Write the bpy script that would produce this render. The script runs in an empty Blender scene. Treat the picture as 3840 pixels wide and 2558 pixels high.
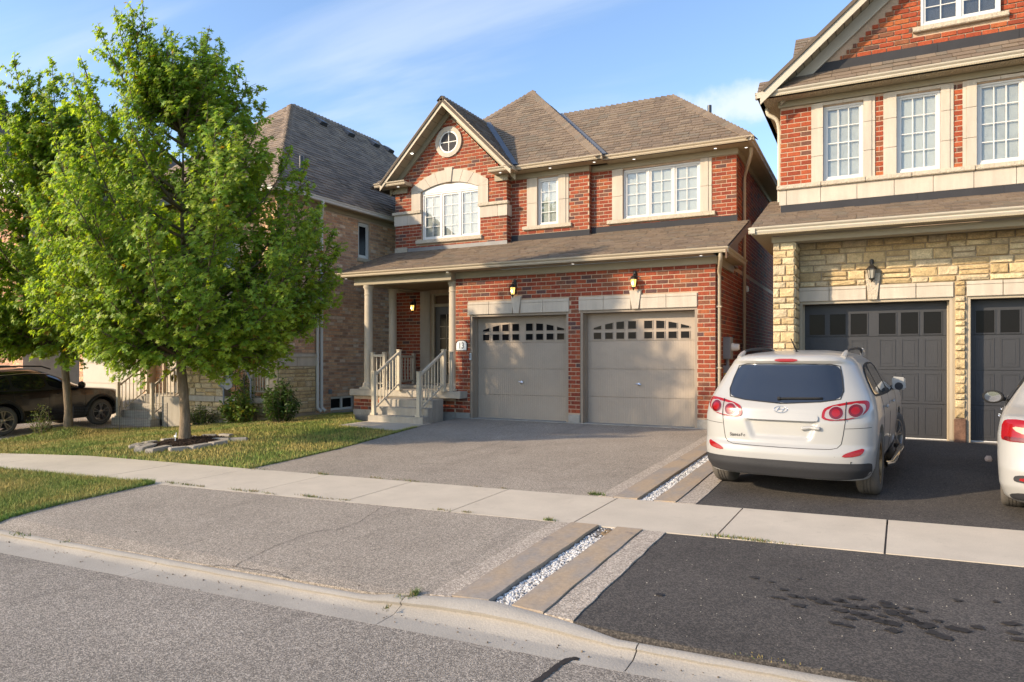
import bpy, bmesh, math, random
from math import sin, cos, pi, radians, sqrt, hypot
from mathutils import Vector as V, Matrix, noise as mnoise
random.seed(11)
R_ = random.random
def U(a, b): return random.uniform(a, b)
scene = bpy.context.scene
COL = scene.collection

# ------------------------------------------------------------------ camera, sky, sun, exposure
TH = radians(27.18); FPX = 2629.0; CAMZ = 1.62
cam = bpy.data.objects.new('camera', bpy.data.cameras.new('camera')); COL.objects.link(cam)
cam.location = (0, 0, CAMZ); cam.rotation_euler = (pi/2, 0, TH)
cam.data.sensor_width = 36; cam.data.lens = FPX/3840*36; cam.data.shift_y = 61/3840
cam.data.clip_end = 3000; cam.data.clip_start = .05
scene.camera = cam
SUN_AZ, SUN_EL = radians(42), radians(23)          # to the left of the facade normal, behind the camera
SUND = V((-sin(SUN_AZ)*cos(SUN_EL), -cos(SUN_AZ)*cos(SUN_EL), sin(SUN_EL)))
sun = bpy.data.objects.new('sun', bpy.data.lights.new('sun', 'SUN')); COL.objects.link(sun)
sun.data.energy = 2.3; sun.data.angle = radians(1.2); sun.data.color = (1, .80, .56)
sun.rotation_euler = SUND.to_track_quat('Z', 'Y').to_euler(); sun.location = SUND*30
scene.view_settings.view_transform = 'Standard'; scene.view_settings.look = 'None'
scene.view_settings.exposure = 1.4; scene.view_settings.gamma = 1
world = bpy.data.worlds.new('World'); scene.world = world; world.use_nodes = True

def sky_nodes():
    nt = world.node_tree; N = nt.nodes; L = nt.links
    bg = N['Background']; bg.inputs['Strength'].default_value = .14
    sky = N.new('ShaderNodeTexSky'); sky.sky_type = 'NISHITA'; sky.sun_disc = False
    sky.sun_elevation = SUN_EL; sky.sun_rotation = math.atan2(SUND.x, SUND.y)
    sky.altitude = 100; sky.air_density = 1.0; sky.dust_density = 1.0; sky.ozone_density = 1.6
    tc = N.new('ShaderNodeTexCoord')
    # thin cirrus: noise on the view direction projected on a cloud layer
    sep = N.new('ShaderNodeSeparateXYZ'); L.new(tc.outputs['Generated'], sep.inputs[0])
    def math_(op, a, b=None, c=None):
        m = N.new('ShaderNodeMath'); m.operation = op
        for i, q in enumerate((a, b, c)):
            if q is None: continue
            if isinstance(q, (int, float)): m.inputs[i].default_value = q
            else: L.new(q, m.inputs[i])
        return m.outputs[0]
    h = math_('MAXIMUM', sep.outputs[2], .04); h2 = math_('ADD', h, .12)
    cx = math_('DIVIDE', sep.outputs[0], h2); cy = math_('DIVIDE', sep.outputs[1], h2)
    cmb = N.new('ShaderNodeCombineXYZ'); L.new(cx, cmb.inputs[0]); L.new(cy, cmb.inputs[1])
    mp = N.new('ShaderNodeMapping'); mp.inputs['Rotation'].default_value = (0, 0, radians(-32)); mp.inputs['Scale'].default_value = (.42, 1.7, 1)
    L.new(cmb.outputs[0], mp.inputs[0])
    n1 = N.new('ShaderNodeTexNoise'); n1.inputs['Scale'].default_value = 1.5; n1.inputs['Detail'].default_value = 7; n1.inputs['Roughness'].default_value = .52; n1.inputs['Distortion'].default_value = .5
    L.new(mp.outputs[0], n1.inputs['Vector'])
    r1 = N.new('ShaderNodeMapRange'); r1.inputs[1].default_value = .44; r1.inputs[2].default_value = .74; r1.inputs[3].default_value = 0; r1.inputs[4].default_value = .42; r1.interpolation_type = 'SMOOTHSTEP'
    L.new(n1.outputs[0], r1.inputs[0])
    # one puffy cloud low between the two houses
    def puff(px, py, rx, ry, amt):
        u = (px*1.6313-1920)/FPX; w = (1340-py*1.6313)/FPX
        d = V((u*cos(TH)-sin(TH), u*sin(TH)+cos(TH), w)).normalized()
        side = V((d.y, -d.x, 0)).normalized(); up = side.cross(d)
        def dot(vec):
            m = N.new('ShaderNodeVectorMath'); m.operation = 'DOT_PRODUCT'; m.inputs[1].default_value = vec
            L.new(tc.outputs['Generated'], m.inputs[0]); return m.outputs['Value']
        a = math_('DIVIDE', dot(side), rx); b = math_('DIVIDE', dot(up), ry)
        r2 = math_('ADD', math_('MULTIPLY', a, a), math_('MULTIPLY', b, b))
        f = math_('GREATER_THAN', dot(d), 0)
        nn = N.new('ShaderNodeTexNoise'); nn.inputs['Scale'].default_value = 16; nn.inputs['Detail'].default_value = 6; nn.inputs['Roughness'].default_value = .6
        L.new(tc.outputs['Generated'], nn.inputs['Vector'])
        e = math_('ADD', math_('SUBTRACT', 1.0, r2), math_('MULTIPLY_ADD', nn.outputs[0], 2.0, -1.0))
        mr = N.new('ShaderNodeMapRange'); mr.inputs[1].default_value = 0; mr.inputs[2].default_value = .9; mr.inputs[4].default_value = amt; mr.interpolation_type = 'SMOOTHSTEP'
        L.new(e, mr.inputs[0])
        return math_('MULTIPLY', mr.outputs[0], f)
    p = math_('MAXIMUM', puff(1720, 235, .105, .032, .85), puff(2000, 300, .12, .035, .6))
    fac = math_('MINIMUM', math_('MAXIMUM', r1.outputs[0], p), 1.0)
    tint = N.new('ShaderNodeMix'); tint.data_type = 'RGBA'; tint.blend_type = 'MULTIPLY'; tint.inputs['Factor'].default_value = 1
    L.new(sky.outputs[0], tint.inputs['A']); tint.inputs['B'].default_value = (.79, .825, .885, 1)
    mix = N.new('ShaderNodeMix'); mix.data_type = 'RGBA'
    L.new(fac, mix.inputs['Factor']); L.new(tint.outputs['Result'], mix.inputs['A']); mix.inputs['B'].default_value = (2.6, 2.85, 3.2, 1)
    L.new(mix.outputs['Result'], bg.inputs['Color'])
sky_nodes()

# ------------------------------------------------------------------ helpers
def interp(x, P):
    if x <= P[0][0]: return P[0][1]
    for (a, b), (c, d) in zip(P, P[1:]):
        if x <= c: return b+(d-b)*(x-a)/(c-a)
    return P[-1][1]
def G(X, Y):                                        # height of the ground
    z = interp(Y, [(-60, -.1), (3.4, -.1), (3.78, -.036), (4.05, 0), (6.12, .05), (7.55, .078), (14, .205), (80, .3)])
    return z+interp(X, [(-30, -.45), (-19, -.45), (-16.4, -.40), (-12.8, -.09), (-11, 0)])*min(1, max(0, (Y-4)/4))
CELL = .5
def Gb(X, Y):                                       # the same, on the nodes of a grid
    i, j = math.floor(X/CELL), math.floor(Y/CELL); a, b = X/CELL-i, Y/CELL-j
    g = lambda p, q: G(p*CELL, q*CELL)
    return (g(i, j)*(1-a)+g(i+1, j)*a)*(1-b)+(g(i, j+1)*(1-a)+g(i+1, j+1)*a)*b
def pix(p):                                         # where a point shows in the photograph
    d = p[1]*cos(TH)-p[0]*sin(TH); r = p[0]*cos(TH)+p[1]*sin(TH)
    return (1920+FPX*r/max(d, .01), 1340-FPX*(p[2]-CAMZ)/max(d, .01), d)
def onground(x, y, dz=0):                           # a pixel of the photograph's ground, as a point of the place
    u = (x-1920)/FPX; w = (1340-y)/FPX; a = (u*cos(TH)-sin(TH), u*sin(TH)+cos(TH)); z = .05
    for _ in range(50):
        t = (z-CAMZ)/w; z = .6*z+.4*(G(a[0]*t, a[1]*t)+dz)
    return (a[0]*t, a[1]*t)

class MB:
    def __init__(s): s.v = []; s.f = []; s.t = []
    def add(s, vs, fs, tone=None):
        b = len(s.v); s.v += [tuple(q) for q in vs]; s.f += [tuple(b+i for i in f) for f in fs]
        if tone is not None: s.t += [tone]*len(vs)
        return s
    def box(s, x0, x1, y0, y1, z0, z1, tone=None):
        return s.add([(x0,y0,z0),(x1,y0,z0),(x1,y1,z0),(x0,y1,z0),(x0,y0,z1),(x1,y0,z1),(x1,y1,z1),(x0,y1,z1)],
                     [(3,2,1,0),(4,5,6,7),(0,1,5,4),(1,2,6,5),(2,3,7,6),(3,0,4,7)], tone)
    def hexa(s, p, tone=None):                      # 4 bottom, 4 top
        return s.add(p, [(3,2,1,0),(4,5,6,7),(0,1,5,4),(1,2,6,5),(2,3,7,6),(3,0,4,7)], tone)
    def prism(s, pts, off):                         # polygon pushed along off
        n = len(pts); q = [V(p) for p in pts]; o = V(off)
        return s.add(q+[p+o for p in q], [tuple(range(n))[::-1], tuple(range(n, 2*n))]+[(i, (i+1) % n, n+(i+1) % n, n+i) for i in range(n)])
    def tube(s, path, r, n=8, caps=True):
        P = [V(p) for p in path]; rs = r if isinstance(r, (list, tuple)) else [r]*len(P); rings = []; vs = []
        prev = None
        for i, p in enumerate(P):
            d = (P[min(i+1, len(P)-1)]-P[max(i-1, 0)])
            d = d.normalized() if d.length > 1e-9 else V((0, 0, 1))
            a = (prev - d*prev.dot(d)) if prev is not None else d.orthogonal()
            a = a.normalized() if a.length > 1e-6 else d.orthogonal().normalized()
            prev = a; b = d.cross(a)
            vs += [p+(a*cos(2*pi*k/n)+b*sin(2*pi*k/n))*rs[i] for k in range(n)]
        fs = [(i*n+k, i*n+(k+1) % n, (i+1)*n+(k+1) % n, (i+1)*n+k) for i in range(len(P)-1) for k in range(n)]
        if caps: fs += [tuple(range(n))[::-1], tuple((len(P)-1)*n+k for k in range(n))]
        return s.add(vs, fs)
    def lathe(s, prof, c, n=24, axis='z', a0=0, arc=2*pi):  # prof: (radius, height)
        vs = []; full = abs(arc-2*pi) < 1e-6; m = n if full else n+1
        for r, h in prof:
            for k in range(m):
                a = a0+arc*k/n
                if axis == 'z': vs.append((c[0]+r*cos(a), c[1]+r*sin(a), c[2]+h))
                elif axis == 'y': vs.append((c[0]+r*cos(a), c[1]+h, c[2]+r*sin(a)))
                else: vs.append((c[0]+h, c[1]+r*cos(a), c[2]+r*sin(a)))
        fs = [(i*m+k, i*m+(k+1) % m, (i+1)*m+(k+1) % m, (i+1)*m+k) for i in range(len(prof)-1) for k in range(n)]
        return s.add(vs, fs)
    def fbox(s, F, a0, a1, b0, b1, c0, c1, tone=None):
        P = lambda a, b, c: F.p(a, b, c)
        return s.hexa([P(a0,b0,c0),P(a1,b0,c0),P(a1,b0,c1),P(a0,b0,c1),P(a0,b1,c0),P(a1,b1,c0),P(a1,b1,c1),P(a0,b1,c1)], tone)
    def build(s, name, mat, parent=None, smooth=False, kind=None, local=False, bevel=0, fixn=True):
        me = bpy.data.meshes.new(name); me.from_pydata(s.v, [], s.f)
        if s.t:
            at = me.color_attributes.new('tone', 'FLOAT_COLOR', 'POINT')
            at.data.foreach_set('color', [c for t in s.t for c in (t[0], t[1], t[2], 1)])
        if fixn:
            bm = bmesh.new(); bm.from_mesh(me); bmesh.ops.recalc_face_normals(bm, faces=bm.faces)
            if bevel:
                bmesh.ops.bevel(bm, geom=[e for e in bm.edges if e.is_manifold and e.calc_face_angle() > .5], offset=bevel, segments=2, affect='EDGES', clamp_overlap=True)
            bm.to_mesh(me); bm.free()
        if smooth:
            me.polygons.foreach_set('use_smooth', [True]*len(me.polygons))
            if smooth == 'auto':
                try: me.set_sharp_from_angle(angle=radians(40))
                except Exception: pass
        me.materials.append(mat)
        o = bpy.data.objects.new(name, me); COL.objects.link(o)
        if parent: parent_to(o, parent, local)
        if kind: o['kind'] = kind
        return o
def world_of(o):
    m = o.matrix_basis.copy()
    if o.parent: m = world_of(o.parent) @ o.matrix_parent_inverse @ m
    return m
def parent_to(o, p, local=False):
    o.parent = p
    if not local: o.matrix_parent_inverse = world_of(p).inverted()
def thing(name, loc, label, cat, rz=0, group=None, rx=0):
    o = bpy.data.objects.new(name, None); COL.objects.link(o); o.location = loc; o.rotation_euler = (rx, 0, rz)
    o.empty_display_size = .3
    return tag(o, label, cat, group)
def tag(o, label, cat, group=None):
    o['label'] = label; o['category'] = cat
    if group: o['group'] = group
    return o
class Frame:                                        # u along, v up, n outward
    def __init__(s, o, u, v, n): s.o, s.u, s.v, s.n = V(o), V(u), V(v), V(n)
    def p(s, a, b, c=0): return s.o+s.u*a+s.v*b+s.n*c
def FY(y): return Frame((0, y, 0), (1, 0, 0), (0, 0, 1), (0, -1, 0))      # wall facing the street: a = X, b = Z
def FX(x): return Frame((x, 0, 0), (0, 1, 0), (0, 0, 1), (1, 0, 0))       # wall facing right: a = Y, b = Z

# ------------------------------------------------------------------ materials
def M(name, base=(.5, .5, .5), rough=.8, attr=False, var=.12, vscale=2.5, fine=.08, fscale=60, bump=0, bscale=60, spec=.3, metal=0, coat=0, hook=None, emit=None, wave=None, bdist=.01):
    m = bpy.data.materials.new(name); m.use_nodes = True; nt = m.node_tree; N = nt.nodes; L = nt.links
    b = N['Principled BSDF']; b.inputs['Roughness'].default_value = rough; b.inputs['Metallic'].default_value = metal
    b.inputs['Specular IOR Level'].default_value = spec; b.inputs['Coat Weight'].default_value = coat; b.inputs['Coat Roughness'].default_value = .04
    geo = N.new('ShaderNodeNewGeometry'); pos = geo.outputs['Position']
    if attr:
        a = N.new('ShaderNodeAttribute'); a.attribute_name = 'tone'; col = a.outputs['Color']
    else:
        a = N.new('ShaderNodeRGB'); a.outputs[0].default_value = (*base, 1); col = a.outputs[0]
    def nz(scale, detail=3, rough_=.55, vec=None):
        t = N.new('ShaderNodeTexNoise'); t.inputs['Scale'].default_value = scale; t.inputs['Detail'].default_value = detail; t.inputs['Roughness'].default_value = rough_
        L.new(vec if vec is not None else pos, t.inputs['Vector']); return t.outputs[0]
    def mr(x, a0, a1, b0, b1, clamp=True):
        r = N.new('ShaderNodeMapRange'); r.clamp = clamp
        for i, q in enumerate((a0, a1, b0, b1)): r.inputs[i+1].default_value = q
        L.new(x, r.inputs[0]); return r.outputs[0]
    def mul(c, f):
        x = N.new('ShaderNodeVectorMath'); x.operation = 'SCALE'; L.new(c, x.inputs[0]); L.new(f, x.inputs['Scale']); return x.outputs[0]
    def mixc(f, c1, c2):
        x = N.new('ShaderNodeMix'); x.data_type = 'RGBA'
        L.new(f, x.inputs['Factor'])
        for k, c in (('A', c1), ('B', c2)):
            if isinstance(c, tuple): x.inputs[k].default_value = (*c, 1)
            else: L.new(c, x.inputs[k])
        return x.outputs['Result']
    if var: col = mul(col, mr(nz(vscale, 5, .6), .3, .7, 1-var, 1+var))
    if fine: col = mul(col, mr(nz(fscale, 2, .6), .3, .7, 1-fine, 1+fine))
    if hook: col = hook(dict(N=N, L=L, pos=pos, nz=nz, mr=mr, mul=mul, mixc=mixc, bsdf=b), col)
    L.new(col, b.inputs['Base Color'])
    if bump or wave:
        bp = N.new('ShaderNodeBump'); bp.inputs['Distance'].default_value = bdist
        if wave:
            w = N.new('ShaderNodeTexWave'); w.bands_direction = wave[0]; w.inputs['Scale'].default_value = wave[1]; w.wave_profile = 'SAW' if len(wave) > 3 else 'SIN'
            L.new(pos, w.inputs['Vector']); bp.inputs['Strength'].default_value = wave[2]; L.new(w.outputs['Fac'], bp.inputs['Height'])
        else:
            bp.inputs['Strength'].default_value = bump; L.new(nz(bscale, 4, .6), bp.inputs['Height'])
        L.new(bp.outputs[0], b.inputs['Normal'])
    if emit:
        b.inputs['Emission Color'].default_value = (*emit[0], 1); b.inputs['Emission Strength'].default_value = emit[1]
    return m

def asphalt_hook(light, dark, scale, patch, pamt):
    def f(k, col):
        vo = k['N'].new('ShaderNodeTexVoronoi'); vo.inputs['Scale'].default_value = scale; k['L'].new(k['pos'], vo.inputs['Vector'])
        sp = k['N'].new('ShaderNodeSeparateColor'); k['L'].new(vo.outputs['Color'], sp.inputs[0])
        c = k['mixc'](k['mr'](sp.outputs[0], .3, 1.0, 0, 1), dark, light)
        c = k['mul'](c, k['mr'](k['nz'](scale*.2, 4, .7), .3, .7, .88, 1.12))
        c = k['mul'](c, k['mr'](k['nz'](.55, 7, .66), .3, .7, 1-pamt, 1+pamt))
        c = k['mul'](c, k['mr'](k['nz'](patch, 6, .75), .57, .72, 1, .80))
        mp = k['N'].new('ShaderNodeMapping'); mp.inputs['Scale'].default_value = (2.4, .25, 1); k['L'].new(k['pos'], mp.inputs[0])
        return k['mul'](c, k['mr'](k['nz'](1, 5, .7, mp.outputs[0]), .56, .70, 1, .84))
    return f
def lawn_hook(k, col):
    c = k['mixc'](k['mr'](k['nz'](1.1, 5, .65), .40, .62, 0, 1), (.085, .12, .022), (.21, .17, .05))
    return k['mul'](c, k['mr'](k['nz'](40, 3, .7), .3, .7, .6, 1.3))
def streak_hook(k, col):
    mp = k['N'].new('ShaderNodeMapping'); mp.inputs['Scale'].default_value = (7, 7, .8); k['L'].new(k['pos'], mp.inputs[0])
    return k['mul'](col, k['mr'](k['nz'](1, 4, .6, mp.outputs[0]), .35, .7, 1.05, .86))
def paver_hook(k, col):
    mp = k['N'].new('ShaderNodeMapping'); mp.inputs['Scale'].default_value = (3.2, 1.3, 1); k['L'].new(k['pos'], mp.inputs[0])
    c = k['mixc'](k['mr'](k['nz'](1.2, 4, .6, mp.outputs[0]), .42, .62, 0, 1), (.37, .28, .19), (.29, .25, .21))
    c = k['mixc'](k['mr'](k['nz'](2.6, 6, .7), .62, .72, 0, .8), c, (.13, .12, .125))
    return k['mul'](c, k['mr'](k['nz'](30, 3, .6), .3, .7, .9, 1.1))
def conc_hook(k, col):
    c = k['mul'](col, k['mr'](k['nz'](.7, 5, .6), .3, .7, .92, 1.06))
    return k['mul'](c, k['mr'](k['nz'](6, 6, .7), .60, .78, 1, .80))
def bark_hook(k, col):
    mp = k['N'].new('ShaderNodeMapping'); mp.inputs['Scale'].default_value = (26, 26, 5); k['L'].new(k['pos'], mp.inputs[0])
    return k['mul'](col, k['mr'](k['nz'](1, 5, .65, mp.outputs[0]), .3, .7, .62, 1.3))

MT = {}
MT['brick'] = M('red_brick', attr=True, rough=.88, var=.16, vscale=9, fine=.22, fscale=45, bump=.5, bscale=55)
MT['mortar'] = M('mortar', (.46, .335, .235), .95, var=.15, vscale=3, fine=.12, bump=.4)
MT['mortar_tan'] = M('mortar_tan', (.46, .36, .27), .95, var=.15, vscale=3, bump=.4)
MT['mortar_stone'] = M('mortar_stone', (.33, .27, .19), .95, var=.12, bump=.4)
MT['stone'] = M('split_stone', attr=True, rough=.9, var=.2, vscale=7, fine=.18, fscale=40, bump=.9, bscale=24, bdist=.02)
MT['lime'] = M('cast_limestone', (.52, .455, .37), .85, var=.05, fine=.05, fscale=90, bump=.15, bscale=120, hook=streak_hook)
MT['rocklime'] = M('rock_faced_sill', (.50, .43, .33), .9, var=.12, vscale=14, fine=.14, bump=1, bscale=30, bdist=.02)
MT['shingle'] = M('asphalt_shingle', attr=True, rough=.95, var=.07, vscale=1.2, fine=.22, fscale=110, bump=.4, bscale=150)
MT['deck'] = M('roof_underlay', (.12, .095, .073), .95)
MT['trim'] = M('beige_aluminium', (.42, .35, .25), .5, var=.05, fine=.02, spec=.4)
MT['trim_right'] = M('cream_aluminium', (.47, .42, .33), .5, var=.05, fine=.02, spec=.4)
MT['soffit'] = M('vented_soffit', (.36, .30, .20), .6, var=.05, fine=.02, wave=('X', 9, .35))
MT['frieze'] = M('frieze_board', (.33, .285, .20), .6, var=.05, fine=.02)
MT['white'] = M('white_vinyl', (.62, .61, .58), .4, var=.03, fine=.01, spec=.4)
MT['flash'] = M('dark_flashing', (.042, .042, .046), .7, var=.1, fine=.04, spec=.15)
MT['flash_light'] = M('weathered_flashing', (.20, .195, .19), .5, var=.12, spec=.5)
MT['valley'] = M('valley_metal', (.13, .14, .16), .6, var=.1, spec=.3)
MT['taupe'] = M('taupe_door_paint', (.37, .305, .24), .55, var=.04, fine=.02)
MT['taupe_v'] = M('taupe_grooved_panel', (.37, .305, .24), .55, var=.05, fine=.02, wave=('X', 6.2, .25))
MT['taupe_frame'] = M('taupe_frame_paint', (.31, .25, .19), .5, var=.04, fine=.02)
MT['slate'] = M('slate_door_paint', (.044, .045, .049), .5, var=.06, fine=.04, bump=.12, bscale=160)
MT['rail'] = M('beige_railing', (.54, .475, .365), .45, var=.04, fine=.02)
MT['col'] = M('column_paint', (.48, .42, .33), .7, var=.06, fine=.05)
MT['conc'] = M('concrete', (.52, .45, .355), .9, var=.06, fine=.07, fscale=140, hook=conc_hook, bump=.2, bscale=150)
MT['kerb'] = M('kerb_concrete', (.36, .325, .275), .92, var=.10, vscale=1.6, fine=.10, fscale=110, hook=conc_hook, bump=.35, bscale=70)
MT['conc_step'] = M('step_concrete', (.40, .36, .30), .9, var=.08, fine=.06, hook=streak_hook, bump=.2, bscale=120)
MT['found'] = M('foundation_concrete', (.32, .30, .265), .95, var=.16, vscale=5, fine=.12, bump=.5, bscale=40)
MT['asphalt'] = M('old_asphalt', (.2, .2, .2), .93, var=0, fine=0, hook=asphalt_hook((.52, .445, .36), (.215, .183, .147), 140, 1.7, .16), bump=.7, bscale=150, spec=.2)
MT['road'] = M('road_asphalt', (.2, .2, .2), .93, var=0, fine=0, hook=asphalt_hook((.47, .41, .34), (.18, .157, .132), 130, 1.3, .16), bump=.8, bscale=140, spec=.2)
MT['sealed'] = M('sealed_asphalt', (.05, .05, .05), .9, var=0, fine=0, hook=asphalt_hook((.125, .108, .092), (.05, .045, .041), 110, 1.2, .28), bump=.6, bscale=120, spec=.3)
MT['chip'] = M('stone_chip', (.5, .45, .38), .9)
MT['oil'] = M('oil', (.022, .021, .021), .55, var=.2)
MT['tar'] = M('tar', (.03, .025, .022), .6, var=.2)
MT['crack'] = M('crack_dirt', (.10, .088, .075), .95)
MT['aggregate'] = M('exposed_aggregate', (.40, .335, .27), .93, var=0, fine=0, hook=asphalt_hook((.60, .51, .41), (.30, .25, .20), 90, 1.0, .06), bump=.8, bscale=100)
MT['paver'] = M('stamped_slab', (.3, .24, .18), .85, var=.05, fine=.05, hook=paver_hook, bump=.35, bscale=14, bdist=.015)
MT['gravel'] = M('white_gravel', attr=True, rough=.85, var=.05, fine=.1)
MT['bed'] = M('gravel_bed', (.16, .15, .14), .95, fine=.3, bump=.6)
MT['lawn'] = M('lawn_ground', (.1, .12, .03), .95, var=.1, fine=.2, hook=lawn_hook, bump=.8, bscale=60)
MT['earth'] = M('earth', (.09, .10, .035), .95, var=.2)
MT['grass'] = M('grass_blade', attr=True, rough=.7, var=0, fine=0)
MT['mulch'] = M('mulch', attr=True, rough=.95, var=.2, bump=.5)
MT['edging'] = M('edging_stone', (.36, .32, .275), .9, var=.15, vscale=5, fine=.12, bump=.6, bscale=30)
MT['bark'] = M('bark', (.20, .15, .10), .95, var=.15, bump=.8, bscale=22, hook=bark_hook, bdist=.02)
MT['twig'] = M('twig', (.15, .115, .075), .9)
MT['black_metal'] = M('black_lantern_metal', (.022, .02, .018), .45, spec=.5)
MT['lampglass'] = M('lit_lantern_glass', (.9, .6, .25), .3, var=0, fine=0, emit=((1, .58, .13), .75))
MT['bulb'] = M('bulb', (1, .9, .6), .3, var=0, fine=0, emit=((1, .86, .5), 4))
MT['spot'] = M('soffit_spot', (1, 1, .95), .3, var=0, fine=0, emit=((1, .95, .85), .8))
MT['clearlamp'] = M('unlit_lantern_glass', (.35, .33, .28), .15, var=.1, spec=.6)
MT['grey'] = M('grey_metal_box', (.21, .225, .24), .5, var=.08, spec=.4)
MT['plastic_white'] = M('white_plastic', (.7, .7, .68), .4, var=.03)
MT['plaque'] = M('plaque_white', (.78, .78, .76), .4, var=.02)
MT['ink'] = M('ink', (.02, .02, .03), .5, var=0)
MT['brownpanel'] = M('brown_siding', (.16, .095, .06), .6, var=.08)
MT['wood'] = M('porch_ceiling', (.22, .15, .085), .6, var=.1, wave=('X', 5, .3))
MT['blackpipe'] = M('black_pipe', (.045, .048, .055), .35, spec=.4)
MT['door'] = M('dark_door', (.035, .036, .038), .35, spec=.5)
MT['rubber'] = M('tyre_rubber', (.12, .108, .094), .85, var=.15, fine=.1, spec=.25)
MT['rim'] = M('alloy_rim', (.45, .43, .41), .3, metal=.9, var=.05, fine=.02)
MT['rim_rust'] = M('dusty_alloy_rim', (.30, .20, .10), .45, metal=.6, var=.15)
MT['carwhite'] = M('white_car_paint', (.335, .33, .315), .28, var=.015, fine=0, spec=.5, coat=.4)
MT['carblack'] = M('black_car_paint', (.010, .009, .009), .18, var=.05, fine=0, spec=.5, coat=.4)
MT['cladding'] = M('grey_cladding', (.03, .03, .032), .6, var=.06, bump=.1)
MT['cladding2'] = M('black_cladding', (.028, .026, .024), .55, var=.06)
MT['carglass'] = M('car_glass', (.012, .014, .018), .03, var=0, fine=0, spec=.8, coat=1)
MT['red'] = M('red_lens', (.25, .005, .007), .2, var=.04, fine=0, spec=.4, coat=.25)
MT['darkred'] = M('dark_red_lens', (.12, .003, .006), .15, var=.05, fine=0, spec=.5, coat=.4)
MT['clear'] = M('clear_lens', (.30, .255, .235), .2, var=.1, spec=.6, coat=.8)
MT['amber'] = M('amber_lens', (.50, .33, .2), .2, var=.1, spec=.6, coat=.8)
MT['chrome'] = M('chrome', (.62, .62, .62), .12, metal=1, var=0, fine=0)
MT['seam'] = M('panel_gap', (.02, .02, .02), .8, var=0)
MT['linen'] = M('white_siding', (.62, .60, .56), .7, var=.05)
MT['cream'] = M('cream_garage_paint', (.5, .44, .36), .6, var=.05)
MT['mirror'] = M('mirror_glass', (.7, .72, .75), .04, metal=1, var=0, fine=0)

def glass_mat(name, tint, refl):
    m = bpy.data.materials.new(name); m.use_nodes = True; nt = m.node_tree; N = nt.nodes; L = nt.links
    N.remove(N['Principled BSDF']); out = N['Material Output']
    tr = N.new('ShaderNodeBsdfTransparent'); tr.inputs[0].default_value = (*tint, 1)
    gl = N.new('ShaderNodeBsdfGlossy'); gl.inputs['Roughness'].default_value = .02
    lw = N.new('ShaderNodeLayerWeight'); lw.inputs[0].default_value = .5
    pw = N.new('ShaderNodeMath'); pw.operation = 'POWER'; pw.inputs[1].default_value = 4; L.new(lw.outputs['Facing'], pw.inputs[0])
    ad = N.new('ShaderNodeMath'); ad.operation = 'MULTIPLY_ADD'; ad.inputs[1].default_value = .8; ad.inputs[2].default_value = refl; L.new(pw.outputs[0], ad.inputs[0])
    mx = N.new('ShaderNodeMixShader'); L.new(ad.outputs[0], mx.inputs[0]); L.new(tr.outputs[0], mx.inputs[1]); L.new(gl.outputs[0], mx.inputs[2])
    L.new(mx.outputs[0], out.inputs[0]); return m
MT['glass'] = glass_mat('window_glass', (.95, .97, .96), .07)
MT['darkglass'] = M('dark_window_glass', (.010, .010, .011), .12, var=0, fine=0, spec=.08)
MT['blind'] = M('window_blind', (.42, .42, .40), .9, var=.04, fine=0)
MT['blind_dark'] = M('dark_room', (.05, .05, .055), .9, var=.15)
MT['curtain'] = M('white_curtain', (.36, .36, .345), .9, var=.12, vscale=5, fine=0)

def leaf_mat(name, tr=.5, rough=.5):
    m = M(name, attr=True, rough=rough, var=.12, vscale=1.3, fine=0, spec=.35)
    nt = m.node_tree; N = nt.nodes; L = nt.links; b = N['Principled BSDF']; out = N['Material Output']
    t = N.new('ShaderNodeBsdfTranslucent'); src = b.inputs['Base Color'].links[0].from_socket
    h = N.new('ShaderNodeMix'); h.data_type = 'RGBA'; h.blend_type = 'MULTIPLY'; h.inputs['Factor'].default_value = 1; h.inputs['B'].default_value = (1.5, 1.5, .55, 1); L.new(src, h.inputs['A'])
    L.new(h.outputs['Result'], t.inputs[0])
    mx = N.new('ShaderNodeMixShader'); mx.inputs[0].default_value = tr; L.new(b.outputs[0], mx.inputs[1]); L.new(t.outputs[0], mx.inputs[2]); L.new(mx.outputs[0], out.inputs[0])
    return m
MT['leaf'] = leaf_mat('maple_leaf')
MT['shrubleaf'] = leaf_mat('shrub_leaf', .25)

# ------------------------------------------------------------------ pieces (bricks, stones, shingles): the 300 that show largest become objects, the rest one mesh
def stone_unit(seed):
    rr = random.Random(seed); vs = []; 
    base = [(-.5,-.5),(0,-.5),(.5,-.5),(.5,0),(.5,.5),(0,.5),(-.5,.5),(-.5,0)]
    for x, y in base: vs.append((x, y, 0))
    for x, y in base: vs.append((x*(.97 if abs(x*y) < .2 else .93), y*(.97 if abs(x*y) < .2 else .90), .45+rr.uniform(-.1, .1)))
    for x, y in base: vs.append((x*.84+rr.uniform(-.05, .05), y*.76+rr.uniform(-.07, .07), .82+rr.uniform(-.25, .25)))
    vs.append((rr.uniform(-.12, .12), rr.uniform(-.12, .12), 1.0+rr.uniform(-.1, .15)))
    fs = []
    for r in (0, 8): fs += [(r+k, r+(k+1) % 8, r+8+(k+1) % 8, r+8+k) for k in range(8)]
    fs += [(16+k, 16+(k+1) % 8, 24) for k in range(8)]
    return vs, fs
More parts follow.
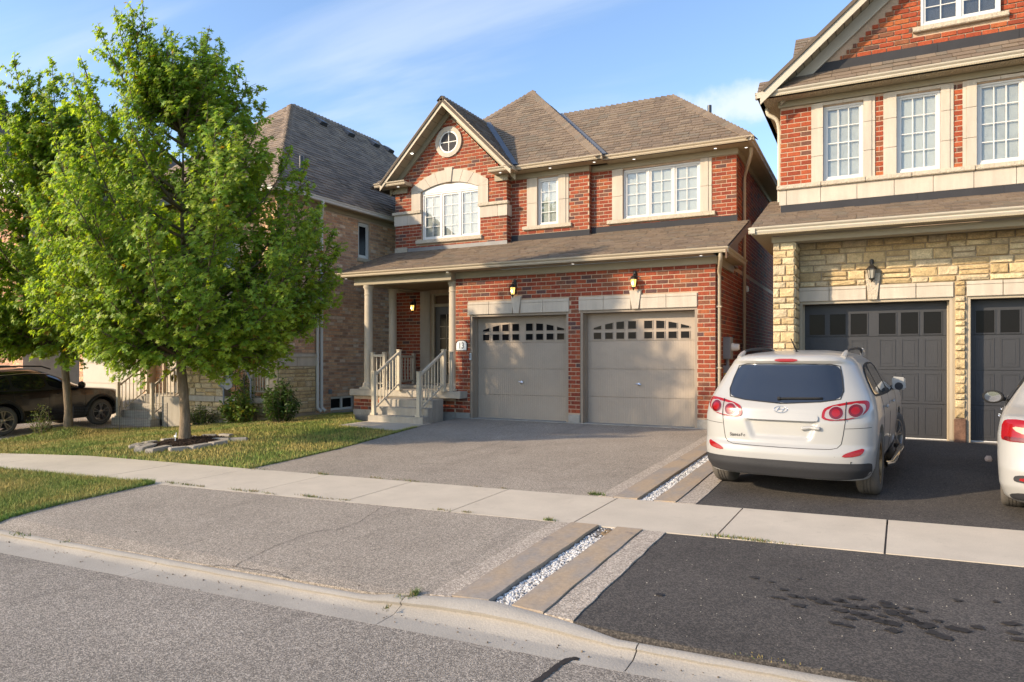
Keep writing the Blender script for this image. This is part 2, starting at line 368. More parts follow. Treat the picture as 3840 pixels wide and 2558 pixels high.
UNITS = {
 'box': ([(-.5,-.5,0),(.5,-.5,0),(.5,.5,0),(-.5,.5,0),(-.485,-.45,1),(.485,-.45,1),(.485,.45,1),(-.485,.45,1)], [(4,5,6,7),(0,1,5,4),(1,2,6,5),(2,3,7,6),(3,0,4,7)]),
 'wedge': ([(-.5,0,0),(.5,0,0),(.5,1,0),(-.5,1,0),(-.5,0,1),(.5,0,1),(.5,1,.12),(-.5,1,.12)], [(4,5,6,7),(0,1,5,4),(1,2,6,5),(3,0,4,7)]),
 'cap': ([(-.5,-.5,0),(.5,-.5,0),(.5,0,.8),(-.5,0,.55),(.5,.5,0),(-.5,.5,0),(-.5,-.5,-.12),(.5,-.5,-.12),(.5,.5,-.12),(-.5,.5,-.12)], [(0,1,2,3),(3,2,4,5),(6,7,1,0),(5,4,8,9),(7,8,4,2,1)]),
}
for k in range(6): UNITS['stone%d' % k] = stone_unit(k+3)
PIECEMESH = {}
class Pieces:
    def __init__(s): s.items = []
    def add(s, name, unit, mat, parent, F, a, b, L, H, D, tone, c=0):
        m = Matrix(((F.u.x*L, F.v.x*H, F.n.x*D, 0), (F.u.y*L, F.v.y*H, F.n.y*D, 0), (F.u.z*L, F.v.z*H, F.n.z*D, 0), (0, 0, 0, 1)))
        p = F.p(a, b, c); m.translation = p
        s.items.append((name, unit, mat, parent, m, tone, L*H))
    def flush(s, limit=300):
        names = sorted(set(i[0] for i in s.items))
        for nm in names:
            it = [i for i in s.items if i[0] == nm]
            def size(i):
                p = i[4].translation; x, y, d = pix(p)
                if d < .5 or not (0 < x < 3840 and 0 < y < 2558): return -1
                n = i[4].col[2].to_3d().normalized(); vv = (V((0, 0, CAMZ))-p); f = max(0, n.dot(vv.normalized()))
                return i[6]*f/(d*d)
            it.sort(key=size, reverse=True)
            rest = {}
            for k, i in enumerate(it):
                if k < limit and size(i) > 0:
                    key = (nm, i[1], i[2].name, i[5])
                    me = PIECEMESH.get(key)
                    if me is None:
                        vs, fs = UNITS[i[1]]; me = bpy.data.meshes.new(nm); me.from_pydata(vs, [], fs); me.materials.append(i[2])
                        at = me.color_attributes.new('tone', 'FLOAT_COLOR', 'POINT'); at.data.foreach_set('color', [*i[5], 1]*len(vs))
                        PIECEMESH[key] = me
                    o = bpy.data.objects.new(nm, me); COL.objects.link(o); o.parent = i[3]
                    o.matrix_parent_inverse = world_of(i[3]).inverted(); o.matrix_basis = i[4]
                else:
                    mb = rest.setdefault((i[3].name, i[2].name), (MB(), i[3], i[2]))[0]
                    vs, fs = UNITS[i[1]]
                    mb.add([i[4] @ V(q) for q in vs], fs, i[5])
            for mb, par, mat in rest.values(): mb.build(nm, mat, par, kind='stuff', fixn=False)
        s.items = []
PAL_RED = [(.28,.062,.030)]*5+[(.245,.052,.027)]*4+[(.305,.073,.034)]*4+[(.21,.046,.026)]*3+[(.32,.096,.04)]*2+[(.20,.075,.042)]*2+[(.13,.06,.048),(.17,.07,.045),(.105,.055,.05)]
PAL_TAN = [(.54,.325,.20)]*4+[(.60,.37,.225)]*4+[(.46,.265,.17)]*3+[(.66,.41,.24)]*2+[(.38,.225,.145)]*2+[(.66,.50,.36),(.56,.30,.17)]
PAL_STONE = [(.52,.39,.21)]*4+[(.57,.44,.25)]*4+[(.46,.34,.18)]*3+[(.60,.49,.30)]*2+[(.52,.42,.27)]*2
PAL_SHING = [(.20,.15,.108)]*5+[(.18,.135,.098)]*4+[(.215,.165,.118)]*3+[(.155,.118,.087)]*2+[(.175,.143,.108)]*2
PAL_SHING_D = [(.245,.188,.142)]*4+[(.205,.158,.12)]*3+[(.28,.213,.155)]*3+[(.165,.13,.102)]*2
def cut(ints, a, b):
    out = []
    for x0, x1 in ints:
        if b <= x0 or a >= x1: out.append((x0, x1)); continue
        if a > x0: out.append((x0, a))
        if b < x1: out.append((b, x1))
    return out
def bricks(P, parent, mat, pal, F, z0, z1, ints, L=.235, C=.0895, j=.015, d=.008, name='brick'):
    n = int((z1-z0)/C+.3)
    for k in range(n):
        zb = z0+k*C; zm = zb+(C-j)/2
        for a, b in ints(zm):
            x = math.floor(a/L)*L+(L/2 if k % 2 else 0)-L
            while x < b:
                p, q = max(x, a), min(x+L-j+.002, b)
                if q-p > .03: P.add(name, 'box', mat, parent, F, (p+q)/2, zm, q-p, C-j, d*U(.75, 1.25), random.choice(pal))
                x += L
def stones(P, parent, mat, F, z0, z1, ints, rows=None, j=.014, d=.05):
    z = z0; k = 0
    while z < z1-.03:
        h = random.choice((.085, .11, .15, .19)) if rows is None else rows[k % len(rows)]
        if z+h > z1-.05: h = z1-z
        for a, b in ints(z+h/2):
            x = a
            while x < b-.01:
                w = U(.18, .55) if h < .16 else U(.22, .46)
                if x+w > b-.1: w = b-x
                if h > .14 and R_() < .32 and w > .2:       # two thin stones in place of a tall one
                    s = U(.4, .6)
                    for za, zb in ((z, z+h*s), (z+h*s, z+h)):
                        P.add('stone', 'stone%d' % random.randrange(6), mat, parent, F, x+w/2, (za+zb)/2, w-j, zb-za-j, d*U(.6, 1.2), random.choice(PAL_STONE))
                else:
                    P.add('stone', 'stone%d' % random.randrange(6), mat, parent, F, x+w/2, z+h/2, w-j, h-j, d*U(.6, 1.3), random.choice(PAL_STONE))
                x += w
        z += h; k += 1
def core(F, a0, a1, b0, b1, depth, holes):
    mb = MB(); xs = sorted({a0, a1, *[min(max(q, a0), a1) for h in holes for q in h[:2]]}); zs = sorted({b0, b1, *[min(max(q, b0), b1) for h in holes for q in h[2:]]})
    for x0, x1 in zip(xs, xs[1:]):
        run = None
        for z0, z1 in zip(zs, zs[1:]):
            c = ((x0+x1)/2, (z0+z1)/2); solid = not any(h[0] < c[0] < h[1] and h[2] < c[1] < h[3] for h in holes)
            if solid: run = (run[0] if run else z0, z1)
            if run and (not solid or z1 == zs[-1]): mb.fbox(F, x0, x1, run[0], run[1], -depth, 0); run = None
    return mb
def shingles(P, parent, mat, pal, F, poly, expo=.142, wmin=.13, wmax=.36, t=.016):
    vs = [q[1] for q in poly]; v0, v1 = min(vs), max(vs); k = 0; v = v0
    while v < v1-.02:
        vm = v+expo*.5; X = []
        for (a, b), (c, d) in zip(poly, poly[1:]+poly[:1]):
            if (b <= vm) != (d <= vm): X.append(a+(c-a)*(vm-b)/(d-b))
        X.sort()
        for a, b in zip(X[::2], X[1::2]):
            x = a-U(0, .1)
            while x < b:
                w = U(wmin, wmax); p, q = max(a, x), min(b, x+w)
                if q-p > .03: P.add('shingle', 'wedge', mat, parent, F, (p+q)/2, v+U(-.008, .004), q-p-.006, min(expo*1.1, v1-v+.01), t*U(.7, 1.5), random.choice(pal))
                x += w
        v += expo; k += 1
def slope_frame(p0, p1, up):                        # eave from p0 to p1, up: any point up the slope; n outward (up)
    p0, p1, up = V(p0), V(p1), V(up); u = (p1-p0).normalized(); w = up-p0; v = (w-u*w.dot(u)).normalized(); n = u.cross(v)
    if n.z < 0: n = -n
    return Frame(p0, u, v, n)
def roof_plane(P, root_part, pal, p0, p1, up, pts, show=True):
    """a slope: deck polygon pts (3-D) and its shingles"""
    F = slope_frame(p0, p1, up)
    loc = [((V(q)-F.o).dot(F.u), (V(q)-F.o).dot(F.v)) for q in pts]
    MB().prism([F.p(a, b, -.03) for a, b in loc], -F.n*.06).build('deck', MT['deck'], root_part)
    if show: shingles(P, root_part, MT['shingle'], pal, F, loc)
    return F
def caps(P, parent, pal, a, b, w=.26, h=.17, step=.15, up=(0, 0, 1)):
    a, b = V(a), V(b); d = (b-a); n = max(1, int(d.length/step)); u = d.normalized(); nn = (V(up)-u*V(up).dot(u)).normalized(); v = nn.cross(u)
    F = Frame(a, u, v, nn)
    for k in range(n): P.add('shingle', 'cap', MT['shingle'], parent, F, (k+.5)*d.length/n, 0, d.length/n*1.15, w, h, random.choice(pal), -h*.64+.02)
def gutter(parent, a, b, out, mat, h=.105, w=.115, name='gutter', ends=True):
    """a, b: front top edge line; out: outward horizontal direction"""
    a, b, o = V(a), V(b), V(out); prof = [(-w, -h), (-w*.35, -h), (-w*.22, -h*.72), (-w*.30, -h*.52), (-.006, -h*.26), (0, -h*.1), (0, 0), (-.012, 0), (-.014, -.012), (-w, -.012)]
    mb = MB(); n = len(prof)
    vs = [a+o*x+V((0, 0, z)) for x, z in prof]+[b+o*x+V((0, 0, z)) for x, z in prof]
    mb.add(vs, [(i, (i+1) % n, n+(i+1) % n, n+i) for i in range(n)]+[tuple(range(n)), tuple(range(n, 2*n))[::-1]])
    return mb.build(name, mat, parent)
def plank(parent, name, mat, pts, off):
    return MB().prism(pts, off).build(name, mat, parent)
def window(parent, F, x0, x1, z0, z1, sashes=1, cols=2, rows=4, blind='blind', depth=.07, fr=.045, sash=.04, glass='glass', mat='white', mw=.016):
    """frame set in the wall with panes, bars and a blind behind"""
    mb = MB(); c0, c1 = -depth-.03, -depth+.04
    mb.fbox(F, x0, x0+fr, z0, z1, c0, c1).fbox(F, x1-fr, x1, z0, z1, c0, c1).fbox(F, x0+fr, x1-fr, z0, z0+fr, c0, c1).fbox(F, x0+fr, x1-fr, z1-fr, z1, c0, c1)
    n = sashes; W = (x1-x0-2*fr); mul = .05 if n > 1 else 0; sw = (W-mul*(n-1))/n
    for i in range(1, n): mb.fbox(F, x0+fr+i*sw+(i-1)*mul, x0+fr+i*(sw+mul), z0+fr, z1-fr, c0, c1-.004)
    win = mb.build('window', MT[mat], parent, bevel=.004)
    for i in range(n):
        a0 = x0+fr+i*(sw+mul); a1 = a0+sw; b0, b1 = z0+fr, z1-fr; s = MB()
        s.fbox(F, a0, a0+sash, b0, b1, c0+.01, c1-.02).fbox(F, a1-sash, a1, b0, b1, c0+.01, c1-.02).fbox(F, a0+sash, a1-sash, b0, b0+sash, c0+.01, c1-.02).fbox(F, a0+sash, a1-sash, b1-sash, b1, c0+.01, c1-.02)
        s.build('sash', MT[mat], win)
        g0, g1, h0, h1 = a0+sash, a1-sash, b0+sash, b1-sash
        MB().fbox(F, g0, g1, h0, h1, -depth-.002, -depth+.004).build('pane', MT[glass], win)
        for k in range(1, cols): MB().fbox(F, g0+(g1-g0)*k/cols-mw/2, g0+(g1-g0)*k/cols+mw/2, h0, h1, -depth+.006, -depth+.014).build('glazing_bar', MT[mat], win)
        for k in range(1, rows): MB().fbox(F, g0, g1, h0+(h1-h0)*k/rows-mw/2, h0+(h1-h0)*k/rows+mw/2, -depth+.0065, -depth+.0135).build('glazing_bar', MT[mat], win)
    MB().fbox(F, x0+.01, x1-.01, z0+.01, z1-.01, -depth-.045, -depth-.032).build('blind', MT[blind], win)
    return win
def lantern(p, n, lit, label, s=1.0):
    """wall lantern; p: point on the wall at the middle of the glass, n: outward"""
    t = thing('wall_lantern', p, label, 'lantern'); n = V(n); c = V(p)+n*.13*s
    MB().lathe([(0, .30*s), (.035*s, .28*s), (.035*s, -.02), (0, -.03)], V(p)+n*.02+V((0, 0, -.02)), 12).build('back_plate', MT['black_metal'], t, smooth='auto')
    MB().tube([V(p)+n*.02+V((0, 0, .06*s)), V(p)+n*.05+V((0, 0, .19*s)), c+V((0, 0, .20*s)), c+V((0, 0, .145*s))], .012*s, 8).build('arm', MT['black_metal'], t)
    MB().lathe([(0, .20*s), (.012*s, .19*s), (.014*s, .165*s), (.05*s, .135*s), (.085*s, .095*s), (.088*s, .08*s), (.07*s, .078*s), (0, .08*s)], c, 6).build('lamp_cap', MT['black_metal'], t)
    MB().lathe([(.064*s, .078*s), (.043*s, -.075*s)], c, 6).build('lamp_glass', MT['lampglass' if lit else 'clearlamp'], t)
    if lit: MB().lathe([(0, .045*s), (.02*s, .03*s), (.026*s, 0), (.018*s, -.03*s), (0, -.04*s)], c-n*0+n*.03, 10).build('bulb', MT['bulb'], t, smooth=True)
    ribs = MB()
    for k in range(6):
        a = 2*pi*k/6; d = V((cos(a), sin(a), 0)); ribs.tube([c+d*.067*s+V((0, 0, .08*s)), c+d*.045*s+V((0, 0, -.077*s))], .006*s, 4)
    ribs.build('cage', MT['black_metal'], t)
    MB().lathe([(.05*s, -.074*s), (.045*s, -.09*s), (.018*s, -.105*s), (.009*s, -.14*s), (0, -.15*s)], c, 10).build('finial', MT['black_metal'], t, smooth='auto')
    return t

# ------------------------------------------------------------------ ground, road, kerb, pavement, driveways
def clip_cell(poly, x0, x1, y0, y1):
    def cl(P, f, inter):
        out = []
        for i in range(len(P)):
            a, b = P[i-1], P[i]
            fa, fb = f(a), f(b)
            if fa != fb: out.append(inter(a, b))
            if fb: out.append(b)
        return out
    ix = lambda X: (lambda a, b: (X, a[1]+(b[1]-a[1])*(X-a[0])/(b[0]-a[0])))
    iy = lambda Y: (lambda a, b: (a[0]+(b[0]-a[0])*(Y-a[1])/(b[1]-a[1]), Y))
    for f, g in ((lambda p: p[0] >= x0, ix(x0)), (lambda p: p[0] <= x1, ix(x1)), (lambda p: p[1] >= y0, iy(y0)), (lambda p: p[1] <= y1, iy(y1))):
        poly = cl(poly, f, g)
        if len(poly) < 3: return []
    return poly
def sheet(name, poly, dz, mat, parent=None, kind='structure', skirt=.06):
    """a ground surface following the terrain, with its edge turned down"""
    mb = MB(); idx = {}
    def vert(x, y):
        k = (round(x, 4), round(y, 4))
        if k not in idx: idx[k] = len(mb.v); mb.v.append((x, y, Gb(x, y)+dz))
        return idx[k]
    xs = [p[0] for p in poly]; ys = [p[1] for p in poly]
    for i in range(math.floor(min(xs)/CELL), math.ceil(max(xs)/CELL)):
        for j in range(math.floor(min(ys)/CELL), math.ceil(max(ys)/CELL)):
            c = clip_cell(list(poly), i*CELL, (i+1)*CELL, j*CELL, (j+1)*CELL)
            f = []
            for q in c:
                w = vert(*q)
                if not f or (f[-1] != w and f[0] != w): f.append(w)
            if len(f) >= 3: mb.f.append(tuple(f))
    n0 = len(poly)
    if skirt:
        for a, b in zip(poly, poly[1:]+poly[:1]):
            n = max(1, int(hypot(a[0]-b[0], a[1]-b[1])/CELL)); P = [(a[0]+(b[0]-a[0])*k/n, a[1]+(b[1]-a[1])*k/n) for k in range(n+1)]
            for p, q in zip(P, P[1:]):
                mb.add([(*p, Gb(*p)+dz), (*q, Gb(*q)+dz), (*q, Gb(*q)+dz-skirt), (*p, Gb(*p)+dz-skirt)], [(0, 1, 2, 3)])
    o = mb.build(name, mat, parent, fixn=False)
    bm = bmesh.new(); bm.from_mesh(o.data)
    for f in bm.faces:
        f.normal_update()
        if f.normal.z < -.05: f.normal_flip()
    bm.to_mesh(o.data); bm.free()
    if kind: o['kind'] = kind
    return o
Y_edge = lambda X: 3.70+.045*(X+1)
Y_flow = lambda X: 3.82+.032*(X+2)
def bump(X): return max(0, 1-abs(X+2.25)/.85)**.6 if abs(X+2.25) < .85 else 0
def ripple(X): return .006*sin(X*2.1)+.004*sin(X*5.3+1)
Y_back = lambda X: Y_flow(X)+.115+.14*bump(X)
Z_back = lambda X: -.036+.050*bump(X)
Y_sf = lambda X: 7.43+.066*(X+1.5)
Y_sn = lambda X: 6.22+.074*(X+1.5)

# far terrain: one sheet to the horizon, under everything else
mb = MB(); gx = [-900, -300, -120, -60, -40]+[-30+k for k in range(0, 60)]+[30, 40, 60, 120, 300, 900]; gy = [-900, -300, -100, -40, -20]+[-10+k for k in range(0, 45)]+[36, 40, 60, 120, 300, 900]
for y in gy:
    for x in gx: mb.v.append((x, y, G(x, y)-.14))
W_ = len(gx)
for j in range(len(gy)-1):
    for i in range(W_-1): mb.f.append((j*W_+i, j*W_+i+1, (j+1)*W_+i+1, (j+1)*W_+i))
mb.build('ground', MT['earth'])['kind'] = 'structure'
xr = [-46+.5*k for k in range(0, 130)]
road_edge = [(x, Y_edge(x)+ripple(x)) for x in xr]
mb = MB()
for a, b in zip(road_edge, road_edge[1:]):
    mb.add([(a[0], -5.2, -.092), (b[0], -5.2, -.092), (b[0], -.8, -.05), (a[0], -.8, -.05), (b[0], b[1], -.094), (a[0], a[1], -.094)], [(0, 1, 2, 3), (3, 2, 4, 5)])
road = mb.build('road', MT['road']); road['kind'] = 'structure'
# kerb: gutter pan and low rounded kerb in cast segments
kerb = MB(); kx = [-46, 19]
joints = [-46]+[-30+2.45*k for k in range(0, 9)]+[-7.65, -5.2, -2.83, -1.2, 1.25, 3.7, 6.2, 8.7, 11.2, 19]
kerb = MB().box(-46, 19, 3.0, 3.3, -.35, -.2).build('kerb', MT['conc']); kerb['kind'] = 'structure'
for a, b in zip(joints, joints[1:]):
    n = max(2, int((b-a)/.12)); mb = MB(); m = 11
    for k in range(n+1):
        x = a+.004+(b-a-.008)*k/n; yf, yb, zb = Y_flow(x), Y_back(x), Z_back(x); h = zb+.088; w = yb-yf; r = .0022*sin(x*9)+.0018*sin(x*23+a)
        prof = [(Y_edge(x)-.02, -.16), (Y_edge(x)-.02, -.0935), (Y_edge(x)+.12, -.0915+r*.5), (yf-.03, -.092), (yf, -.088+r), (yf+.05*w/.115, -.088+h*.42+r), (yf+w*.36, -.088+h*.72+r), (yf+w*.55, -.088+h*.92+r), (yf+w*.85, zb+r*.6), (yb, zb-.004), (yb, -.2)]
        mb.v += [(x, y, z) for y, z in prof]
        if k: mb.f += [((k-1)*m+i, (k-1)*m+i+1, k*m+i+1, k*m+i) for i in range(m-1)]
    mb.f += [tuple(range(m)), tuple(n*m+i for i in range(m))[::-1]]
    mb.build('kerb_segment', MT['kerb'], kerb, smooth='auto')
# pavement of cast slabs
sw = MB().box(-46, 19, 6.3, 6.5, -.5, -.4).build('sidewalk', MT['conc']); sw['kind'] = 'structure'
sj = [-5.11+1.305*k for k in range(-26, 17)]
for a, b in zip(sj, sj[1:]):
    g = .008 if b > -4 else .005
    pts = []
    pts = [(a+g-.02, Y_sn(a)), (b-g-.02, Y_sn(b)), (b-g+.02, Y_sf(b)), (a+g+.02, Y_sf(a))]
    sheet('slab', pts, .002+U(-.001, .0015), MT['conc'], sw, kind=None, skirt=.10)
sheet('sidewalk_bed', [(-46, 3.6), (19, 6.9), (19, 8.2), (-46, 5.3)], -.009, MT['crack'], skirt=0)
# old driveway (two lengths), apron in front of the pavement and drive behind it
def edge_pts(f, a, b, n): return [(a+(b-a)*k/n, f(a+(b-a)*k/n)) for k in range(n+1)]
wob = lambda P, s=.012: [(x+U(-s, s), y+U(-s, s)) for x, y in P]
XL = [-2.70, -2.53, -2.26, -2.09, -1.85, -1.64]
apron = sheet('driveway_apron', edge_pts(lambda x: Y_back(x)+.005, -7.72, XL[0], 12)+[(XL[0], Y_sn(XL[0])-.01)]+edge_pts(lambda x: Y_sn(x)-.001, -2.75, -7.97, 8)+[(-7.95, 5.2), (-7.9, 4.6), (-7.84, 4.25)], .0, MT['asphalt'])
drive = sheet('driveway', edge_pts(lambda x: Y_sf(x)+.004, -7.71, XL[0], 8)+[(XL[0], 14.0), (-5.5, 14.02), (-8.6, 14.0), (-8.5, 12.6), (-8.28, 11.4), (-8.05, 10.2), (-7.83, 9.0), (-7.72, 7.8)], .0, MT['asphalt'])
sheet('garage_floor', [(-8.5, 13.9), (-2.7, 13.9), (-2.7, 14.6), (-8.5, 14.6)], -.012, MT['found'])
sheet('garage_threshold', [(-8.3, 13.96), (-5.8, 13.96), (-5.8, 14.3), (-8.3, 14.3)], .012, MT['found'])
sheet('garage_threshold', [(-5.57, 13.96), (-3.05, 13.96), (-3.05, 14.3), (-5.57, 14.3)], .012, MT['found'])
apron2 = sheet('sealed_apron', wob([(XL[5], 4.05+.02*k) for k in ()])+[(XL[5]+U(-.01, .012), Y_back(XL[5])+.01+(Y_sn(-1.6)-.02-Y_back(XL[5]))*k/12) for k in range(13)][::-1]+edge_pts(lambda x: Y_back(x)+.006, XL[5], 9, 14)+[(9, Y_sn(9)-.01)]+edge_pts(lambda x: Y_sn(x)-.001, 8.5, -1.0, 12), -.004, MT['sealed'])
drive2 = sheet('sealed_driveway', edge_pts(lambda x: Y_sf(x)+.004, XL[5], 8, 12)+[(8, 13.85), (-1.0, 13.9), (-1.3, 13.3), (XL[5], 13.2)]+[(XL[5]+U(-.012, .012), 13.2-5.7*k/14) for k in range(1, 14)], -.002, MT['sealed'])
# the strip between the drives: border, slab, gravel, slab, border
def strip(y0f, y1f):
    for i, (nm, mt, dz) in enumerate((('pebble_border', 'aggregate', .006), ('paving_slab', 'paver', .016), ('gravel_bed', 'bed', -.03), ('paving_slab', 'paver', .014), ('pebble_border', 'aggregate', .004))):
        a, b = XL[i]+.004, XL[i+1]-.004; w = .006 if i in (0, 4) else 0
        ya0, yb0, ya1, yb1 = y0f(a), y0f(b), y1f(a), y1f(b); n = 12
        left = [(a+(U(-.008, .008) if i == 0 else .004*sin(k*1.3)), ya0+(ya1-ya0)*k/n) for k in range(n+1)]; right = [(b+(U(-.008, .008) if i == 4 else .004*sin(k*1.7)), yb0+(yb1-yb0)*k/n) for k in range(n+1)]
        sheet(nm, left+right[::-1], dz, MT[mt], skirt=.09)
strip(lambda x: Y_back(x)+.006, lambda x: Y_sn(x)-.001); strip(lambda x: Y_sf(x)+.004, lambda x: 14.2)
# white gravel, every pebble real
def pebble(mb, x, y, z, s, tone):
    ph = (1+sqrt(5))/2; vs = [(-1,ph,0),(1,ph,0),(-1,-ph,0),(1,-ph,0),(0,-1,ph),(0,1,ph),(0,-1,-ph),(0,1,-ph),(ph,0,-1),(ph,0,1),(-ph,0,-1),(-ph,0,1)]
    fs = [(0,11,5),(0,5,1),(0,1,7),(0,7,10),(0,10,11),(1,5,9),(5,11,4),(11,10,2),(10,7,6),(7,1,8),(3,9,4),(3,4,2),(3,2,6),(3,6,8),(3,8,9),(4,9,5),(2,4,11),(6,2,10),(8,6,7),(9,8,1)]
    q = Matrix.Rotation(U(0, 6.3), 3, 'Z') @ Matrix.Rotation(U(0, 6.3), 3, 'X'); sx, sy, sz = s*U(.7, 1.3), s*U(.6, 1.0), s*U(.5, .8)
    mb.add([V((x, y, z))+q @ V((a*sx*.55*U(.85, 1.15), b*sy*.55*U(.85, 1.15), c*sz*.55*U(.85, 1.15))) for a, b, c in vs], fs, tone)
mb = MB()
for y0, y1, dens in ((4.02, 6.17, 2300), (7.4, 14.0, 3000)):
    for _ in range(dens):
        y = y0+(y1-y0)*R_()**1.25; x = U(XL[2]+.012, XL[3]-.012)
        if y > Y_sn(x)-.01 and y0 < 5: continue
        g = U(.42, .68) if R_() < .8 else U(.14, .3); pebble(mb, x, y, Gb(x, y)-.026+U(0, .012), U(.009, .017), (g, g*.97, g*.92))
for _ in range(60):
    y = U(5.9, 6.12); x = U(XL[2]+.1, XL[3]); pebble(mb, x, y, Gb(x, y)-.008, U(.008, .016), (.2, .14, .08))
mb.build('gravel', MT['gravel'], kind='stuff', fixn=False)
# pale chips set in the sealed asphalt
mb = MB()
for _ in range(420):
    x, y = U(-1.5, 3.2), (U(4.0, 6.2) if R_() < .75 else U(7.6, 12))
    if y < Y_back(x)+.05 or (y < 7 and y > Y_sn(x)-.04): continue
    s = U(.002, .0045); g = U(.25, .5); pebble(mb, x, y, Gb(x, y)-.002, s, (g, g*.9, g*.75))
mb.build('chippings', MT['gravel'], kind='stuff', fixn=False)
# tar seal, cracks, oil spots: thin real sheets
def ribbon(name, pts, w, dz, mat, parent, jit=.3):
    mb = MB(); n = len(pts)
    for i, p in enumerate(pts):
        a, b = pts[max(0, i-1)], pts[min(n-1, i+1)]; d = V((b[0]-a[0], b[1]-a[1])); d = d.normalized() if d.length else V((1, 0)); q = V((-d.y, d.x)); ww = w*(1+U(-jit, jit))/2*(1 if 0 < i < n-1 else .35)
        for s in (1, -1): x, y = p[0]+q.x*s*ww, p[1]+q.y*s*ww; mb.v.append((x, y, (Gb(x, y) if y > 3.75 else -.094+(.044*(Y_edge(x)-y)/4.5))+dz))
        if i: mb.f.append((2*i-2, 2*i-1, 2*i+1, 2*i))
    o = mb.build(name, mat, parent, fixn=False)
    return o
def sub(pts, n=4, j=.012):
    out = []
    for a, b in zip(pts, pts[1:]): out += [(a[0]+(b[0]-a[0])*k/n+U(-j, j), a[1]+(b[1]-a[1])*k/n+U(-j, j)) for k in range(n)]
    return out+[pts[-1]]
c4 = lambda x, y: onground(x/1.5693, 1600+y/1.5693); c5 = lambda x, y: onground(1400+x/1.637, 1600+y/1.637); c6 = lambda x, y: onground(2400+x/1.6347, 1700+y/1.6347)
def rd(x, y):                                       # a pixel on the road
    px_, py_ = 1400+x/1.637, 1600+y/1.637; u = (px_-1920)/FPX; w = (1340-py_)/FPX; t = (-.094-CAMZ)/w; return ((u*cos(TH)-sin(TH))*t, (u*sin(TH)+cos(TH))*t)
ribbon('tar_seal', sub([rd(960, 1600), rd(1020, 1560), rd(1080, 1515), rd(1140, 1465), rd(1190, 1435), rd(1235, 1425), rd(1262, 1432)], 5, .003), .036, .005, MT['tar'], road, .25)
for P, w in (([(1370, 830), (1480, 770), (1600, 710), (1790, 640), (1880, 615), (1990, 605), (2100, 570), (2160, 530), (2260, 470)], .006), ([(1200, 820), (1330, 815), (1440, 835), (1560, 850), (1660, 872), (1720, 900)], .005), ([(1600, 700), (1690, 700), (1760, 690)], .004)):
    ribbon('crack', sub([c4(*p) for p in P], 9, .011), w, .004, MT['crack'], apron, .7)
for x, y, s in ((122, 868, 1.1), (700, 762, 1.0), (805, 788, .8), (877, 836, 1.1), (820, 882, 1.0), (865, 888, 1.0), (935, 876, 1.4), (975, 882, 1.0), (1052, 888, 1.2), (978, 934, 1.4), (1110, 912, 1.8), (1150, 920, 1.2), (1210, 900, 1.4), (1240, 908, 1.0), (1320, 888, 1.6), (1230, 965, 1.6), (1280, 940, 1.8), (1380, 950, 1.5), (1440, 942, 1.0), (1500, 915, 1.2), (1525, 938, 1.6), (1290, 1012, 1.2), (1340, 985, 1.5), (1390, 1005, 1.8), (1195, 1042, 1.2), (1275, 1058, 1.1), (1480, 998, 1.0), (1540, 978, 1.7), (1620, 975, 1.5), (1645, 948, 1.0), (1480, 1030, 1.6), (1550, 1045, 1.8), (1555, 1088, 1.5), (1660, 1020, 1.8), (1740, 1055, 2.0), (1700, 1040, 1.5), (1825, 1028, 1.0), (1735, 968, 1.1), (1950, 1080, 2.0), (1870, 1132, 1.6), (2065, 1068, 1.6), (1948, 902, 1.0), (2180, 910, .8), (2275, 1045, 1.6), (2290, 1100, 1.3), (2325, 1142, 1.6), (975, 770, .6), (1610, 1000, 1.1), (1800, 1100, 1.3)):
    cx, cy = c6(x, y); mb = MB(); n = 13; r0 = .021*s
    mb.v.append((cx, cy, Gb(cx, cy)+.0035))
    for k in range(n):
        a = 2*pi*k/n; r = r0*U(.55, 1.25); q = (cx+cos(a)*r*1.5, cy+sin(a)*r*1.15); mb.v.append((*q, Gb(*q)+.0035))
    mb.f = [(0, 1+k, 1+(k+1) % n) for k in range(n)]
    mb.build('oil_spot', MT['oil'], apron2, fixn=False)

# dirt and grit along the gutter line
mb = MB()
for _ in range(230):
    x = U(-8, 3); y = Y_flow(x)-abs(random.gauss(0, .07)); g = U(.5, 1.4); pebble(mb, x, y, -.087, U(.002, .007), (.16*g, .12*g, .08*g))
for _ in range(160):
    x, y = U(-7.6, -2.8), U(3.9, 13.5)
    if Y_sn(x)-.02 < y < Y_sf(x)+.02: continue
    g = U(.5, 1.3); pebble(mb, x, y, Gb(x, y)+.001, U(.003, .007), (.15*g, .11*g, .07*g))
mb.build('grit', MT['gravel'], kind='stuff', fixn=False)

